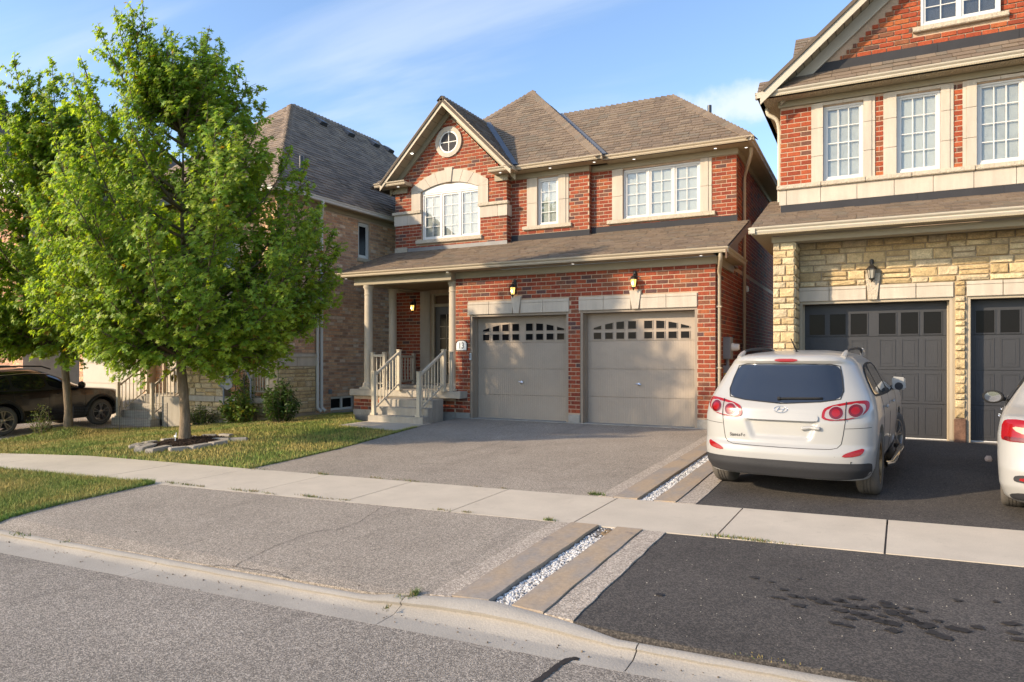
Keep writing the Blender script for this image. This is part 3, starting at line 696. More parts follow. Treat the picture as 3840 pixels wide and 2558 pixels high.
# ------------------------------------------------------------------ lawns
lawn_far = [(-30, 4.4), (-24, 5.2), (-16, 6.42)]+edge_pts(lambda x: Y_sf(x)+.01, -14, -7.71, 8)+[(-7.74, 7.8), (-7.85, 9.0), (-8.07, 10.2), (-8.3, 11.4), (-8.45, 12.2), (-9.6, 12.2), (-10.3, 12.35), (-11.9, 14.2), (-12.0, 20), (-12.7, 20), (-12.7, 13.7), (-12.9, 12.9), (-15.3, 12.3), (-17.2, 11.7), (-17.9, 11.4), (-18.4, 10.5), (-18.2, 9.4), (-17.6, 8.2), (-17.4, 6.8), (-30, 5.0)]
lawn_far = [(-17.6, 6.38)]+edge_pts(lambda x: Y_sf(x)+.01, -16, -7.71, 8)+[(-7.74, 7.8), (-7.85, 9.0), (-8.07, 10.2), (-8.3, 11.4), (-8.45, 12.2), (-9.6, 12.2), (-10.3, 12.35), (-11.9, 14.2), (-12.0, 20), (-12.7, 20), (-12.7, 13.7), (-12.9, 12.9), (-15.3, 12.3), (-17.2, 11.9), (-17.9, 11.6), (-18.3, 10.8), (-18.2, 9.4), (-17.9, 8.2)]
lawn_near = [(-20, 3.25)]+[(-16, 3.42), (-12, 3.6), (-7.72, 3.78), (-7.84, 4.26), (-7.9, 4.6), (-7.95, 5.2), (-7.98, 5.74)]+edge_pts(lambda x: Y_sn(x)-.01, -8.2, -20, 8)
def mound(x, y): return .20*math.exp(-(((x+17.3)/.75)**2+((y-10.15)/.6)**2))
sheet('lawn', lawn_far, .012, MT['lawn']); sheet('lawn', lawn_near, .012, MT['lawn'])
sheet('side_drive', [(-30, 5.1), (-17.9, 6.36), (-18.0, 8.2), (-18.3, 9.4), (-18.4, 10.8), (-18.0, 11.7), (-17.3, 12.0), (-17.3, 14.2), (-30, 14.2)], .0, MT['asphalt'])
mb = MB(); n, m = 16, 6
for r in range(m+1):
    for k in range(n):
        a = 2*pi*k/n; q = (-17.3+1.5*r/m*cos(a), 10.15+1.2*r/m*sin(a)); mb.v.append((*q, Gb(*q)+mound(*q)+.004-.03*(r == m)))
mb.f = [(r*n+k, r*n+(k+1) % n, (r+1)*n+(k+1) % n, (r+1)*n+k) for r in range(m) for k in range(n)]
mb.build('tree_mound', MT['lawn'], smooth=True)['kind'] = 'structure'
def inside(p, poly):
    c = False
    for (a, b), (d, e) in zip(poly, poly[1:]+poly[:1]):
        if (b > p[1]) != (e > p[1]) and p[0] < a+(d-a)*(p[1]-b)/(e-b): c = not c
    return c
def blade(mb, x, y, z, h, w, tone, lean=.5):
    a = U(0, 2*pi); l = h*lean*R_(); dx, dy = cos(a), sin(a); b = U(0, 2*pi); ex, ey = cos(b)*w/2, sin(b)*w/2
    mb.add([(x-ex, y-ey, z), (x+ex, y+ey, z), (x+dx*l, y+dy*l, z+h)], [(0, 1, 2)], tone)
def grass_tone(x, y):
    k = mnoise.fractal(V((x*.9, y*.9, 3)), 1, 2, 4)*.5+.5; k2 = mnoise.noise(V((x*.35+7, y*.5, 1)))*.5+.5
    k = .65*k+.35*k2+U(-.16, .16)
    dry, green = (.46, .345, .105), (.165, .235, .040)
    t = min(.92, max(.05, (k-.33)/.34)); f = U(.75, 1.2)
    return tuple((green[i]*(1-t)+dry[i]*t)*f for i in range(3))
mb = MB()
def sow(poly, n, box, h, w, avoid=None, near=1.0):
    k = 0
    while k < n:
        x, y = U(box[0], box[1]), U(box[2], box[3])
        if not inside((x, y), poly) or (avoid and avoid(x, y)): k += .2; continue
        k += 1
        blade(mb, x, y, Gb(x, y)+.008+mound(x, y), h*U(.6, 1.25), w*U(.7, 1.3), grass_tone(x, y), .8)
bedc = (-10.75, 8.42); WALK = [(-10.1, 11.6), (-8.33, 11.25), (-8.5, 12.7), (-9.9, 12.7), (-10.05, 12.35)]
sow(lawn_near, 52000, (-12.5, -7.6, 3.6, 5.9), .045, .007)
sow(lawn_far, 78000, (-18.3, -7.7, 6.3, 14.3), .05, .013, lambda x, y: ((x-bedc[0])/.62)**2+((y-bedc[1])/.80)**2 < 1 or inside((x, y), WALK))
for poly, n in ((lawn_near, 5000), (lawn_far, 7000)):     # longer fringe along the edges
    E_ = list(zip(poly, poly[1:]+poly[:1]))
    for _ in range(n):
        a, b = random.choice(E_); t = R_(); x, y = a[0]+(b[0]-a[0])*t+U(-.03, .02), a[1]+(b[1]-a[1])*t+U(-.02, .02)
        if x < -13 or y > 13.5 or inside((x, y), WALK): continue
        tn = grass_tone(x, y); blade(mb, x, y, Gb(x, y)+.002, U(.03, .07), .009, (tn[0]*.8, tn[1]*1.0, tn[2]), .9)
mb.build('grass', MT['grass'], kind='stuff', fixn=False)
# weeds in the joints
mb = MB()
def weed(px_, py_, n, sp, h, green=.5):
    cx, cy = onground(px_, py_)
    for _ in range(n):
        x, y = cx+random.gauss(0, sp), cy+random.gauss(0, .018); g = R_() < green; f = U(.7, 1.2)
        blade(mb, x, y, Gb(x, y)+.004, h*U(.4, 1.1), .008, tuple(c*f for c in ((.10, .15, .03) if g else (.26, .2, .07))), 1.2)
k4 = lambda x, y: (x/1.5693, 1600+y/1.5693); k5 = lambda x, y: (1400+x/1.637, 1600+y/1.637); k6 = lambda x, y: (2400+x/1.6347, 1700+y/1.6347)
for p, n, s, h, g in ((k5(1362, 420), 130, .055, .045, .8), (k5(1080, 577), 80, .035, .035, .6), (k5(420, 514), 40, .04, .022, .3), (k5(575, 528), 40, .03, .02, .2), (k5(235, 338), 50, .07, .03, .4), (k5(795, 381), 20, .03, .02, .3), (k5(640, 370), 14, .03, .015, .3), (k5(40, 322), 16, .04, .02, .3), (k5(140, 328), 16, .03, .02, .3), (k5(258, 1035), 80, .018, .045, .9), (k5(180, 1050), 30, .05, .02, .4), (k5(85, 1115), 30, .012, .02, .4),
                     (k4(1000, 333), 40, .06, .035, .6), (k4(1100, 345), 60, .09, .03, .6), (k4(1180, 354), 40, .05, .025, .3), (k4(1420, 378), 60, .1, .03, .3), (k4(1490, 383), 40, .06, .03, .2), (k4(1590, 396), 30, .08, .02, .3), (k4(1820, 414), 80, .08, .035, .4), (k4(1920, 427), 30, .06, .02, .2), (k4(2020, 434), 30, .06, .02, .3), (k4(1890, 282), 60, .07, .05, .5), (k4(2200, 303), 30, .05, .03, .4), (k4(1480, 250), 60, .12, .03, .7), (k4(130, 640), 60, .08, .03, .5), (k4(390, 678), 16, .02, .02, .8), (k6(500, 515), 60, .07, .03, .5), (k6(620, 525), 90, .09, .03, .5), (k6(720, 540), 60, .06, .03, .4), (k6(880, 555), 30, .08, .015, .3), (k6(800, 1270), 30, .1, .015, .2)):
    weed(*p, n, s, h, g)
mb.build('weeds', MT['grass'], kind='stuff', fixn=False)

# ------------------------------------------------------------------ the red brick house, number 13
P1 = Pieces()
H1 = thing('brick_house', (-7.3, 14.0, .2), 'red brick two-storey house with twin taupe garage doors and round gable window', 'house')
YG = 14.0
# garage front
F = FY(YG)
holes = [(-8.28, -5.82, .0, 2.605), (-5.55, -3.07, .0, 2.618)]
w = core(F, -8.67, -2.724, .15, 3.56, .24, holes).build('wall', MT['mortar'], H1)
lint = [(-8.335, -5.80, 2.605, 2.89), (-5.58, -3.07, 2.618, 2.90)]
def ints_front(z):
    I = [(-8.665, -2.722)]
    for h in holes+lint:
        if h[2]-.02 < z < h[3]: I = cut(I, h[0], h[1])
    for xc in (-7.07, -4.325):
        if 2.88 < z < 2.99: I = cut(I, xc-.135, xc+.135)
    if z < .34: I = cut(I, -9, -8.28)
    if z < .40: I = cut(I, -5.82, -5.55); I = cut(I, -3.07, -2.7)
    return I
bricks(P1, w, MT['brick'], PAL_RED, F, .335, 3.45, ints_front)
for a, b, z in ((-8.67, -8.28, .33), (-5.82, -5.55, .39), (-3.07, -2.71, .39)):
    MB().fbox(F, a, b, .05, z, -.2, .018).build('foundation', MT['found'], H1, bevel=.01)
for x0, x1, z0, z1 in lint:
    xc = (x0+x1)/2; J = [x0, x0+.56, xc-.10, xc+.10, x1-.62, x1]
    for a, b in ((J[0], J[1]), (J[1], J[2]), (J[3], J[4]), (J[4], J[5])):
        MB().fbox(F, a+.003, b-.003, z0, z1-.065, -.02, .028).fbox(F, a+.003, b-.003, z1-.06, z1, -.02, .028).build('lintel_stone', MT['lime'], H1, bevel=.004)
    MB().hexa([F.p(xc-.068, z0-.004, -.02), F.p(xc+.068, z0-.004, -.02), F.p(xc+.068, z0-.004, .05), F.p(xc-.068, z0-.004, .05), F.p(xc-.125, z1+.09, -.02), F.p(xc+.125, z1+.09, -.02), F.p(xc+.125, z1+.09, .05), F.p(xc-.125, z1+.09, .05)]).build('keystone', MT['lime'], H1, bevel=.005)
def garage(parent, F, x0, x1, z0, z1, frame, panelm, panelv, style, fw=.055):
    """frame round the opening and a sectional door set back in it"""
    MB().fbox(F, x0, x0+fw, z0, z1-fw, -.2, -.012).fbox(F, x1-fw, x1, z0, z1-fw, -.2, -.012).fbox(F, x0, x1, z1-fw, z1, -.2, -.012)\
        .fbox(F, x0+fw, x0+fw+.02, z0, z1-fw, -.25, -.16).fbox(F, x1-fw-.02, x1-fw, z0, z1-fw, -.25, -.16).build('door_frame', frame, parent, bevel=.004)
    d = MB().fbox(F, x0+.01, x1-.01, z0+.005, z1, -.33, -.29).build('garage_door', panelm, parent)
    h = (z1-fw-z0-.03)/4; xa, xb = x0+fw+.004, x1-fw-.004; xc = (x0+x1)/2
    for k in range(4):
        za = z0+.03+h*k; top = k == 3
        MB().fbox(F, xa, xb, za+.003, za+h-.003, -.292, -.255).build('panel', panelm if (top or style == 2) else panelv, d, bevel=.003)
        if style == 2 and not top:
            for g in (-1, 1):
                for q in range(3):
                    o = (.095+.345*q) if g > 0 else -(.095+.345*q+.262)
                    a, b = xc+o, xc+o+.262; m = MB(); t = .022; u0, u1 = za+.055, za+h-.055
                    m.fbox(F, a, a+t, u0, u1, -.257, -.246).fbox(F, b-t, b, u0, u1, -.257, -.246).fbox(F, a+t, b-t, u0, u0+t, -.257, -.246).fbox(F, a+t, b-t, u1-t, u1, -.257, -.246)
                    m.fbox(F, a+.055, b-.055, u0+.055, u1-.055, -.257, -.250)
                    m.build('raised_moulding', panelm, d, bevel=.003)
    zt = z0+.03+h*3
    if style == 1:
        offs = [-1.025, -.765, -.515, -.255, .09, .345, .60, .855]
        def arch(o): return 2.245+.135*(1-min(1, max(0, (abs(o)-.35)/.70))**1.6)
        for o in offs:
            a, b = xc+o, xc+o+.172
            for row in (0, 1):
                q = [(a, 2.01), (b, 2.01), (b, 2.147), (a, 2.147)] if row == 0 else [(a, 2.217), (b, 2.217), (b, arch(b-xc)), (a, arch(a-xc))]
                c = (sum(p[0] for p in q)/4, sum(p[1] for p in q)/4)
                o_ = MB().prism([F.p(*p, -.252) for p in q], F.n*.004).build('pane', MT['darkglass'], d)
                fr = MB()
                for p, s in zip(q, q[1:]+q[:1]):
                    e = lambda p: (c[0]+(p[0]-c[0])*1.13, c[1]+(p[1]-c[1])*1.16)
                    fr.hexa([F.p(*p, -.256), F.p(*s, -.256), F.p(*e(s), -.256), F.p(*e(p), -.256), F.p(*p, -.240), F.p(*s, -.240), F.p(*e(s), -.240), F.p(*e(p), -.240)])
                fr.build('pane_frame', panelm, d)
    else:
        for g in (-1, 1):
            for q in range(3):
                o = (.095+.345*q) if g > 0 else -(.095+.345*q+.262)
                a, b = xc+o, xc+o+.262; u0, u1 = 2.03, 2.405
                MB().fbox(F, a, b, u0, u1, -.257, -.252).build('pane', MT['darkglass'], d)
                m = MB(); t = .018
                m.fbox(F, a-t, a, u0-t, u1+t, -.257, -.242).fbox(F, b, b+t, u0-t, u1+t, -.257, -.242).fbox(F, a, b, u0-t, u0, -.257, -.242).fbox(F, a, b, u1, u1+t, -.257, -.242)
                m.build('pane_frame', panelm, d, bevel=.003)
    MB().fbox(F, xa, xb, z0-.005, z0+.028, -.30, -.25).build('weather_strip', MT['plastic_white'], d)
    if style == 1:
        c = F.p(xc-.02, 1.055, -.25); MB().lathe([(0, 0), (.03, 0), (.03, -.012), (.014, -.02), (.014, -.045)], c, 12, 'y').tube([c+V((-.055, -.045, .012)), c+V((.055, -.045, -.012))], .012, 8).build('handle', MT['chrome'], d, smooth='auto')
    return d
garage(H1, F, -8.28, -5.82, .135, 2.605, MT['taupe_frame'], MT['taupe'], MT['taupe_v'], 1)
garage(H1, F, -5.55, -3.07, .150, 2.618, MT['taupe_frame'], MT['taupe'], MT['taupe_v'], 1)
# side wall
FS = FX(-2.72)
ws = core(FS, 14.005, 16.4, .15, 3.6, .24, []); ws.fbox(FS, 16.405, 25, .15, 6.36, -.24, 0); ws = ws.build('wall', MT['mortar'], H1)
bricks(P1, ws, MT['brick'], PAL_RED, FS, .335, 3.6, lambda z: [(14.012, 25)])
bricks(P1, ws, MT['brick'], PAL_RED, FS, .335+.0895*37, 6.22, lambda z: [(16.41, 25)])
MB().fbox(FS, 14.0, 25, .05, .40, -.2, .016).build('foundation', MT['found'], H1)
# porch: base, slab, columns, walls
w2 = MB().box(-11.5, -9.6, 13.76, 14.2, .0, .665).box(-9.6, -8.672, 14.0, 14.2, .0, .665).box(-11.5, -11.2, 14.2, 15.99, .0, .665).build('porch_base', MT['mortar'], H1)
FP = FY(13.76)
bricks(P1, w2, MT['brick'], PAL_RED, FP, .335, .665, lambda z: [(-11.49, -9.6)])
bricks(P1, w2, MT['brick'], PAL_RED, FY(14.0), .335, .665, lambda z: [(-9.6, -8.672)])
MB().box(-11.51, -9.6, 13.74, 13.8, -.05, .33).box(-9.6, -8.672, 13.982, 14.1, -.05, .33).build('foundation', MT['found'], H1, bevel=.01)
MB().box(-11.58, -8.35, 13.68, 15.985, .672, .832).build('porch_slab', MT['conc_step'], H1, bevel=.012)
MB().box(-11.2, -8.9, 15.0, 15.985, .832, .90).build('door_step', MT['conc_step'], H1, bevel=.01)
FB = FY(15.99)
w3 = core(FB, -11.88, -8.60, .67, 3.6, .3, [(-10.70, -9.55, .9, 3.35)]).build('wall', MT['mortar'], H1)
bricks(P1, w3, MT['brick'], PAL_RED, FB, .83, 3.45, lambda z: [(-11.878, -11.03)])
MB().fbox(FB, -11.03, -10.72, .83, 1.62, -.02, .03).build('pilaster_stone', MT['lime'], H1, bevel=.005)
MB().fbox(FB, -11.03, -10.72, 1.626, 2.34, -.02, .03).build('pilaster_stone', MT['lime'], H1, bevel=.005)
MB().fbox(FB, -11.03, -10.72, 2.346, 2.87, -.02, .03).build('pilaster_stone', MT['lime'], H1, bevel=.005)
MB().fbox(FB, -11.03, -10.72, 2.876, 3.42, -.02, .03).build('pilaster_stone', MT['lime'], H1, bevel=.005)
dr = MB().fbox(FB, -10.70, -10.60, .9, 3.38, -.12, -.02).fbox(FB, -9.64, -9.55, .9, 3.38, -.12, -.02).fbox(FB, -10.60, -9.64, 3.30, 3.38, -.12, -.02).fbox(FB, -10.60, -9.64, 2.99, 3.07, -.12, -.02).fbox(FB, -10.6, -9.64, .87, .92, -.14, 0).build('front_door', MT['trim'], H1, bevel=.006)
MB().fbox(FB, -10.6, -9.64, .92, 2.99, -.12, -.075).build('door_leaf', MT['door'], dr, bevel=.004)
MB().fbox(FB, -10.44, -9.80, 1.15, 2.78, -.077, -.070).build('pane', MT['darkglass'], dr)
for k in range(1, 3): MB().fbox(FB, -10.44+.64*k/3-.009, -10.44+.64*k/3+.009, 1.15, 2.78, -.072, -.060).build('glazing_bar', MT['trim'], dr)
for k in range(1, 5): MB().fbox(FB, -10.44, -9.80, 1.15+1.63*k/5-.009, 1.15+1.63*k/5+.009, -.072, -.0605).build('glazing_bar', MT['trim'], dr)
MB().fbox(FB, -10.6, -9.64, 3.07, 3.30, -.10, -.09).build('transom_pane', MT['brownpanel'], dr)
MB().fbox(FB, -10.13, -10.115, 3.07, 3.30, -.09, -.075).build('glazing_bar', MT['trim'], dr)
def column(x, y, z0, z1, r=.108):
    p = [(0, 0), (r*1.42, 0), (r*1.42, .07), (r*1.32, .085), (r*1.36, .11), (r*1.22, .15), (r*1.06, .165), (r*1.0, .2)]
    H = z1-z0
    p += [(r*(1-.10*(k/8)**1.6), .2+(H-.45)*k/8) for k in range(1, 9)]
    p += [(r*.98, H-.245), (r*1.0, H-.225), (r*.92, H-.215), (r*.92, H-.12), (r*1.1, H-.075), (r*1.22, H-.055), (r*1.25, H), (0, H)]
    c = MB().lathe(p, (x, y, z0), 32).build('column', MT['col'], H1, smooth='auto')
    MB().box(x-r*1.5, x+r*1.5, y-r*1.5, y+r*1.5, z0-.001, z0+.05).build('plinth', MT['col'], c, bevel=.008)
column(-11.17, 13.92, .833, 3.41); column(-11.22, 14.98, .833, 3.41); column(-8.80, 14.10, .833, 3.41)
MB().box(-11.5, -8.67, 14.25, 15.98, 3.45, 3.5).build('porch_ceiling', MT['wood'], H1)
# beam round the porch and frieze over the garage
MB().box(-11.52, -8.66, 13.78, 14.06, 3.41, 3.6).box(-11.52, -11.1, 14.06, 15.98, 3.42, 3.6).build('porch_beam', MT['frieze'], H1, bevel=.006)
MB().box(-8.65, -2.67, 13.955, 14.0, 3.445, 3.60).build('frieze', MT['frieze'], H1, bevel=.005)
MB().box(-11.95, -2.5, 13.57, 13.955, 3.60, 3.625).box(-11.95, -11.52, 13.955, 15.98, 3.6, 3.625).build('soffit', MT['soffit'], H1)
gutter(H1, (-12.03, 13.51, 3.705), (-2.40, 13.51, 3.705), (0, -1, 0), MT['trim'])
MB().box(-12.02, -2.46, 13.58, 13.61, 3.60, 3.69).build('fascia', MT['trim'], H1)
# shed roof over garage and porch
rf = MB().box(-11.9, -2.6, 16.2, 16.3, 4.2, 4.25).build('lower_roof', MT['deck'], H1)
SL = .352; zs = lambda y: 3.675+SL*(y-13.53)
roof_plane(P1, rf, PAL_SHING, (-12.02, 13.56, zs(13.56)), (-2.44, 13.56, zs(13.56)), (-7, 16, zs(16)), [(x, y, zs(y)) for x, y in ((-12.02, 13.56), (-2.44, 13.56), (-2.44, 16.46), (-6.19, 16.46), (-6.19, 16.26), (-8.35, 16.26), (-8.35, 15.985), (-12.02, 15.985))])
for x, s in ((-2.445, 1), (-12.02, -1)):             # rake boards
    plank(H1, 'rake_board', MT['brownpanel'] if s > 0 else MT['trim'], [(x, 13.52, zs(13.52)-.02), (x, 16.45, zs(16.45)-.02), (x, 16.45, zs(16.45)-.19), (x, 13.52, zs(13.52)-.19)], (.025*s, 0, 0))
plank(H1, 'end_panel', MT['brownpanel'], [(-2.70, 14.0, 3.62), (-2.70, 16.39, 3.62), (-2.70, 16.39, zs(16.39)-.06), (-2.70, 14.0, zs(14.0)-.06)], (.02, 0, 0))
gutter(H1, (-2.38, 13.54, 3.70), (-2.38, 15.7, 3.70), (1, 0, 0), MT['trim'], w=.10)
MB().box(-2.70, -2.47, 13.6, 15.7, 3.60, 3.62).build('soffit', MT['soffit'], H1)
MB().box(-2.72, -2.66, 14.0, 15.7, 3.44, 3.6).build('frieze', MT['frieze'], H1)
# upper front: three stepped walls
XG = -10.11
def gx(z): return 8.10-z                              # half width of the gable brick at a height
g1 = core(FB, -11.88, -8.36, 4.3, 6.22, .3, [(-10.985, -9.155, 4.82, 6.4)])
g1.prism([FB.p(-10.11-1.78, 6.30, -.3), FB.p(-10.11+1.78, 6.30, -.3), FB.p(-10.11, 8.12, -.3)], (0, -.3, 0)); g1.fbox(FB, -11.88, -8.36, 6.305, 6.36, -.31, -.002)
g1.fbox(FB, -8.5, -8.36, 4.5, 6.3, -.6, -.3)
g1 = g1.build('wall', MT['mortar'], H1)
def archz(x, top, side, half):                        # height of an arch over the big window
    t = min(1, abs(x-XG+.02)/half); return side+(top-side)*(1-t*t)
def ints_g(z):
    I = [(max(-11.877, XG-gx(z)), min(-8.363, XG+gx(z)))]
    if 4.78 < z < 5.64: I = cut(I, -11.0, -9.14)
    if 5.60 < z < 6.70:
        hw = 1.215 if z < 6.28 else 1.215*sqrt(max(0, (6.70-z)/(6.70-6.28)))
        I = cut(I, XG-hw, XG+hw)
    if 5.27 < z < 5.655: I = cut(I, -12, -10.9); I = cut(I, -9.2, -8.2)
    if 4.70 < z < 4.83: I = cut(I, -11.17, -9.08)
    r2 = .42**2-(z-7.40)**2
    if r2 > 0: I = cut(I, XG-sqrt(r2), XG+sqrt(r2))
    if 6.60 < z < 6.72: I = cut(I, -10.26, -9.96)
    return I
bricks(P1, g1, MT['brick'], PAL_RED, FB, 4.60, 8.1, ints_g)
FR1 = Frame((-8.36, 0, 0), (0, 1, 0), (0, 0, 1), (1, 0, 0)); bricks(P1, g1, MT['brick'], PAL_RED, FR1, 4.60, 6.22, lambda z: [(16.0, 16.23)])
# arched surround
half_o, half_i = 1.21, .91
def arc_stone(x0, x1):
    n = 5; mb = MB(); vs = []
    for k in range(n+1):
        a = x0+(x1-x0)*k/n; t = (a-XG)/half_o
        o = (a, archz(a, 6.665, 6.27, half_o)); xi = XG+(a-XG)*half_i/half_o; i = (xi, archz(xi, 6.325, 6.13, half_i))
        vs += [FB.p(*i, -.02), FB.p(*o, -.02), FB.p(*o, .032), FB.p(*i, .032)]
    mb.add(vs, [(4*k+j, 4*k+(j+1) % 4, 4*k+4+(j+1) % 4, 4*k+4+j) for k in range(n) for j in range(4)]+[(3, 2, 1, 0), (4*n, 4*n+1, 4*n+2, 4*n+3)])
    mb.build('arch_stone', MT['lime'], H1, bevel=.003)
xs = [XG-half_o, XG-.78, XG-.45, XG-.10]
for a, b in zip(xs, xs[1:]): arc_stone(a+.003, b-.003); arc_stone(2*XG-b+.003, 2*XG-a-.003)
FBk = FB; MB().hexa([FB.p(-10.185, 6.32, -.02), FB.p(-10.02, 6.32, -.02), FB.p(-10.02, 6.32, .06), FB.p(-10.185, 6.32, .06), FB.p(-10.235, 6.71, -.02), FB.p(-9.97, 6.71, -.02), FB.p(-9.97, 6.71, .06), FB.p(-10.235, 6.71, .06)]).build('keystone', MT['lime'], H1, bevel=.006)
for a, b in ((XG-half_o, XG-half_i), (XG+half_i, XG+half_o)):
    MB().fbox(FB, a, b, 5.655, 6.127, -.02, .03).hexa([FB.p(a, 6.13, -.02), FB.p(b, 6.13, -.02), FB.p(b, 6.13, .03), FB.p(a, 6.13, .03), FB.p(a, archz(a, 6.665, 6.27, half_o) if a < XG-1 else 6.13+.001, -.02), FB.p(b, 6.135 if a < XG else archz(b, 6.665, 6.27, half_o), -.02), FB.p(b, 6.135 if a < XG else archz(b, 6.665, 6.27, half_o), .03), FB.p(a, archz(a, 6.665, 6.27, half_o) if a < XG-1 else 6.131, .03)]).build('jamb_stone', MT['lime'], H1)
for a, b in ((-11.905, -11.45), (-11.445, -10.99), (-9.15, -8.62), (-8.615, -8.335)):
    MB().fbox(FB, a, b, 5.275, 5.57, -.02, .028).build('band_stone', MT['lime'], H1, bevel=.004)
for a, b in ((-11.95, -10.99), (-9.19, -8.30)):
    MB().fbox(FB, a, b, 5.572, 5.655, -.05, .075).build('band_cap', MT['rocklime'], H1, bevel=.008)
MB().box(-8.365, -8.335, 15.965, 16.23, 5.275, 5.57).build('band_stone', MT['lime'], H1)
MB().fbox(FB, -11.16, -9.075, 4.725, 4.825, -.06, .075).build('sill', MT['rocklime'], H1, bevel=.008)
window(H1, FB, -10.98, -9.16, 4.828, 6.09, 3, 2, 4, blind='curtain')
tr = MB(); n = 12; vs = []
for k in range(n+1):
    a = -10.98+1.82*k/n; vs += [FB.p(a, 6.092, -.07), FB.p(a, archz(a, 6.318, 6.128, half_i)+.004, -.07), FB.p(a, archz(a, 6.318, 6.128, half_i)+.004, -.02), FB.p(a, 6.092, -.02)]
tr.add(vs, [(4*k+j, 4*k+(j+1) % 4, 4*k+4+(j+1) % 4, 4*k+4+j) for k in range(n) for j in range(4)]+[(3, 2, 1, 0), (4*n, 4*n+1, 4*n+2, 4*n+3)]).build('arched_transom', MT['white'], H1)
# round window
c = FB.p(-10.11, 7.40, 0)
rw = MB().lathe([(.30, -.03), (.30, -.05), (.41, -.05), (.415, -.035), (.415, .02), (.30, .02), (.30, -.03)], c, 48, 'y').build('round_window', MT['lime'], H1, smooth='auto')
MB().lathe([(.255, -.005), (.255, -.03), (.30, -.03), (.30, 0), (.255, -.005)], c, 48, 'y').build('sash', MT['white'], rw, smooth='auto')
MB().lathe([(0, -.014), (.256, -.014), (.256, -.008), (0, -.008)], c, 40, 'y').build('pane', MT['curtain_dim'] if 'curtain_dim' in MT else MT['blind_dark'], rw)
MB().fbox(FB, -10.12, -10.10, 7.145, 7.655, .012, .024).fbox(FB, -10.365, -9.855, 7.39, 7.41, .0125, .0235).build('glazing_bar', MT['white'], rw)
# middle and right sections
FM = FY(16.24); FRt = FY(16.40)
m1 = core(FM, -8.36, -6.20, 4.3, 6.36, .3, [(-7.60, -7.02, 4.96, 6.19)]).build('wall', MT['mortar'], H1)
def ints_m(z):
    I = [(-8.36, -6.203)]
    if z > 4.93: I = cut(I, -7.905, -6.735)
    if 4.85 < z < 4.985: I = cut(I, -8.01, -6.65)
    return I
bricks(P1, m1, MT['brick'], PAL_RED, FM, 4.7, 6.23, ints_m)
bricks(P1, m1, MT['brick'], PAL_RED, Frame((-6.20, 0, 0), (0, 1, 0), (0, 0, 1), (1, 0, 0)), 4.7, 6.23, lambda z: [(16.25, 16.395)])
r1 = core(FRt, -6.20, -2.724, 4.3, 6.36, .3, [(-5.38, -3.53, 4.955, 6.17)]).build('wall', MT['mortar'], H1)
def ints_r(z):
    I = [(-6.20, -2.722)]
    if z > 4.92: I = cut(I, -5.665, -3.262)
    if 4.84 < z < 4.98: I = cut(I, -5.78, -3.18)
    return I
bricks(P1, r1, MT['brick'], PAL_RED, FRt, 4.78, 6.23, ints_r)
def trims(F, a, b, zj, z0, z1, inner):                # limestone jamb: narrow outer strip and wide inner one, with one joint
    s = a+(.075 if inner > 0 else (b-a)-.075)
    A, B = ((a, s), (s, b)) if inner > 0 else ((s, b), (a, s))
    for (x0, x1), o in ((A, .022), (B, .036)):
        for u0, u1 in ((z0, zj-.003), (zj+.003, z1)): MB().fbox(F, x0, x1, u0, u1, -.02, o).build('jamb_stone', MT['lime'], H1, bevel=.003)
trims(FM, -7.90, -7.605, 5.56, 4.985, 6.205, 1); trims(FM, -7.015, -6.74, 5.59, 4.985, 6.205, -1)
trims(FRt, -5.66, -5.385, 5.54, 4.98, 6.205, 1); trims(FRt, -3.525, -3.268, 5.56, 4.98, 6.205, -1)
MB().fbox(FM, -8.01, -6.655, 4.885, 4.98, -.06, .075).build('sill', MT['rocklime'], H1, bevel=.008)
MB().fbox(FRt, -5.78, -3.185, 4.875, 4.972, -.06, .075).build('sill', MT['rocklime'], H1, bevel=.008)
window(H1, FM, -7.60, -7.02, 4.975, 6.185, 1, 2, 4)
window(H1, FRt, -5.38, -3.53, 4.968, 6.165, 3, 2, 4)
# flashing along the foot of the upper walls
MB().fbox(FB, -11.45, -8.345, 4.45, 4.635, .002, .02).build('flashing', MT['flash_light'], H1)
MB().fbox(FB, -11.87, -11.46, 4.5, 4.66, .0, .06).build('flashing_stone', MT['rocklime'], H1, bevel=.01)
MB().fbox(FM, -8.345, -6.185, 4.5, 4.775, .002, .02).build('flashing', MT['flash'], H1)
MB().fbox(FRt, -6.185, -2.70, 4.5, 4.835, .002, .02).build('flashing', MT['flash'], H1)
# eaves
ZE = 6.45
MB().box(-8.36, -6.185, 16.20, 16.24, 6.212, 6.35).box(-6.185, -2.68, 16.36, 16.40, 6.212, 6.35).build('frieze', MT['frieze'], H1, bevel=.004)
MB().box(-2.72, -2.68, 16.40, 25, 6.212, 6.35).build('frieze', MT['frieze'], H1)
MB().box(-8.36, -5.75, 15.83, 16.24, 6.35, 6.37).box(-5.75, -2.38, 15.98, 16.40, 6.35, 6.37).box(-2.72, -2.38, 16.40, 25, 6.35, 6.37).build('soffit', MT['soffit'], H1)
gutter(H1, (-8.02, 15.77, ZE+.005), (-5.71, 15.77, ZE+.005), (0, -1, 0), MT['trim'])
gutter(H1, (-5.75, 15.92, ZE+.005), (-2.28, 15.92, ZE+.005), (0, -1, 0), MT['trim'])
gutter(H1, (-2.30, 15.92, ZE), (-2.30, 25, ZE), (1, 0, 0), MT['trim'])
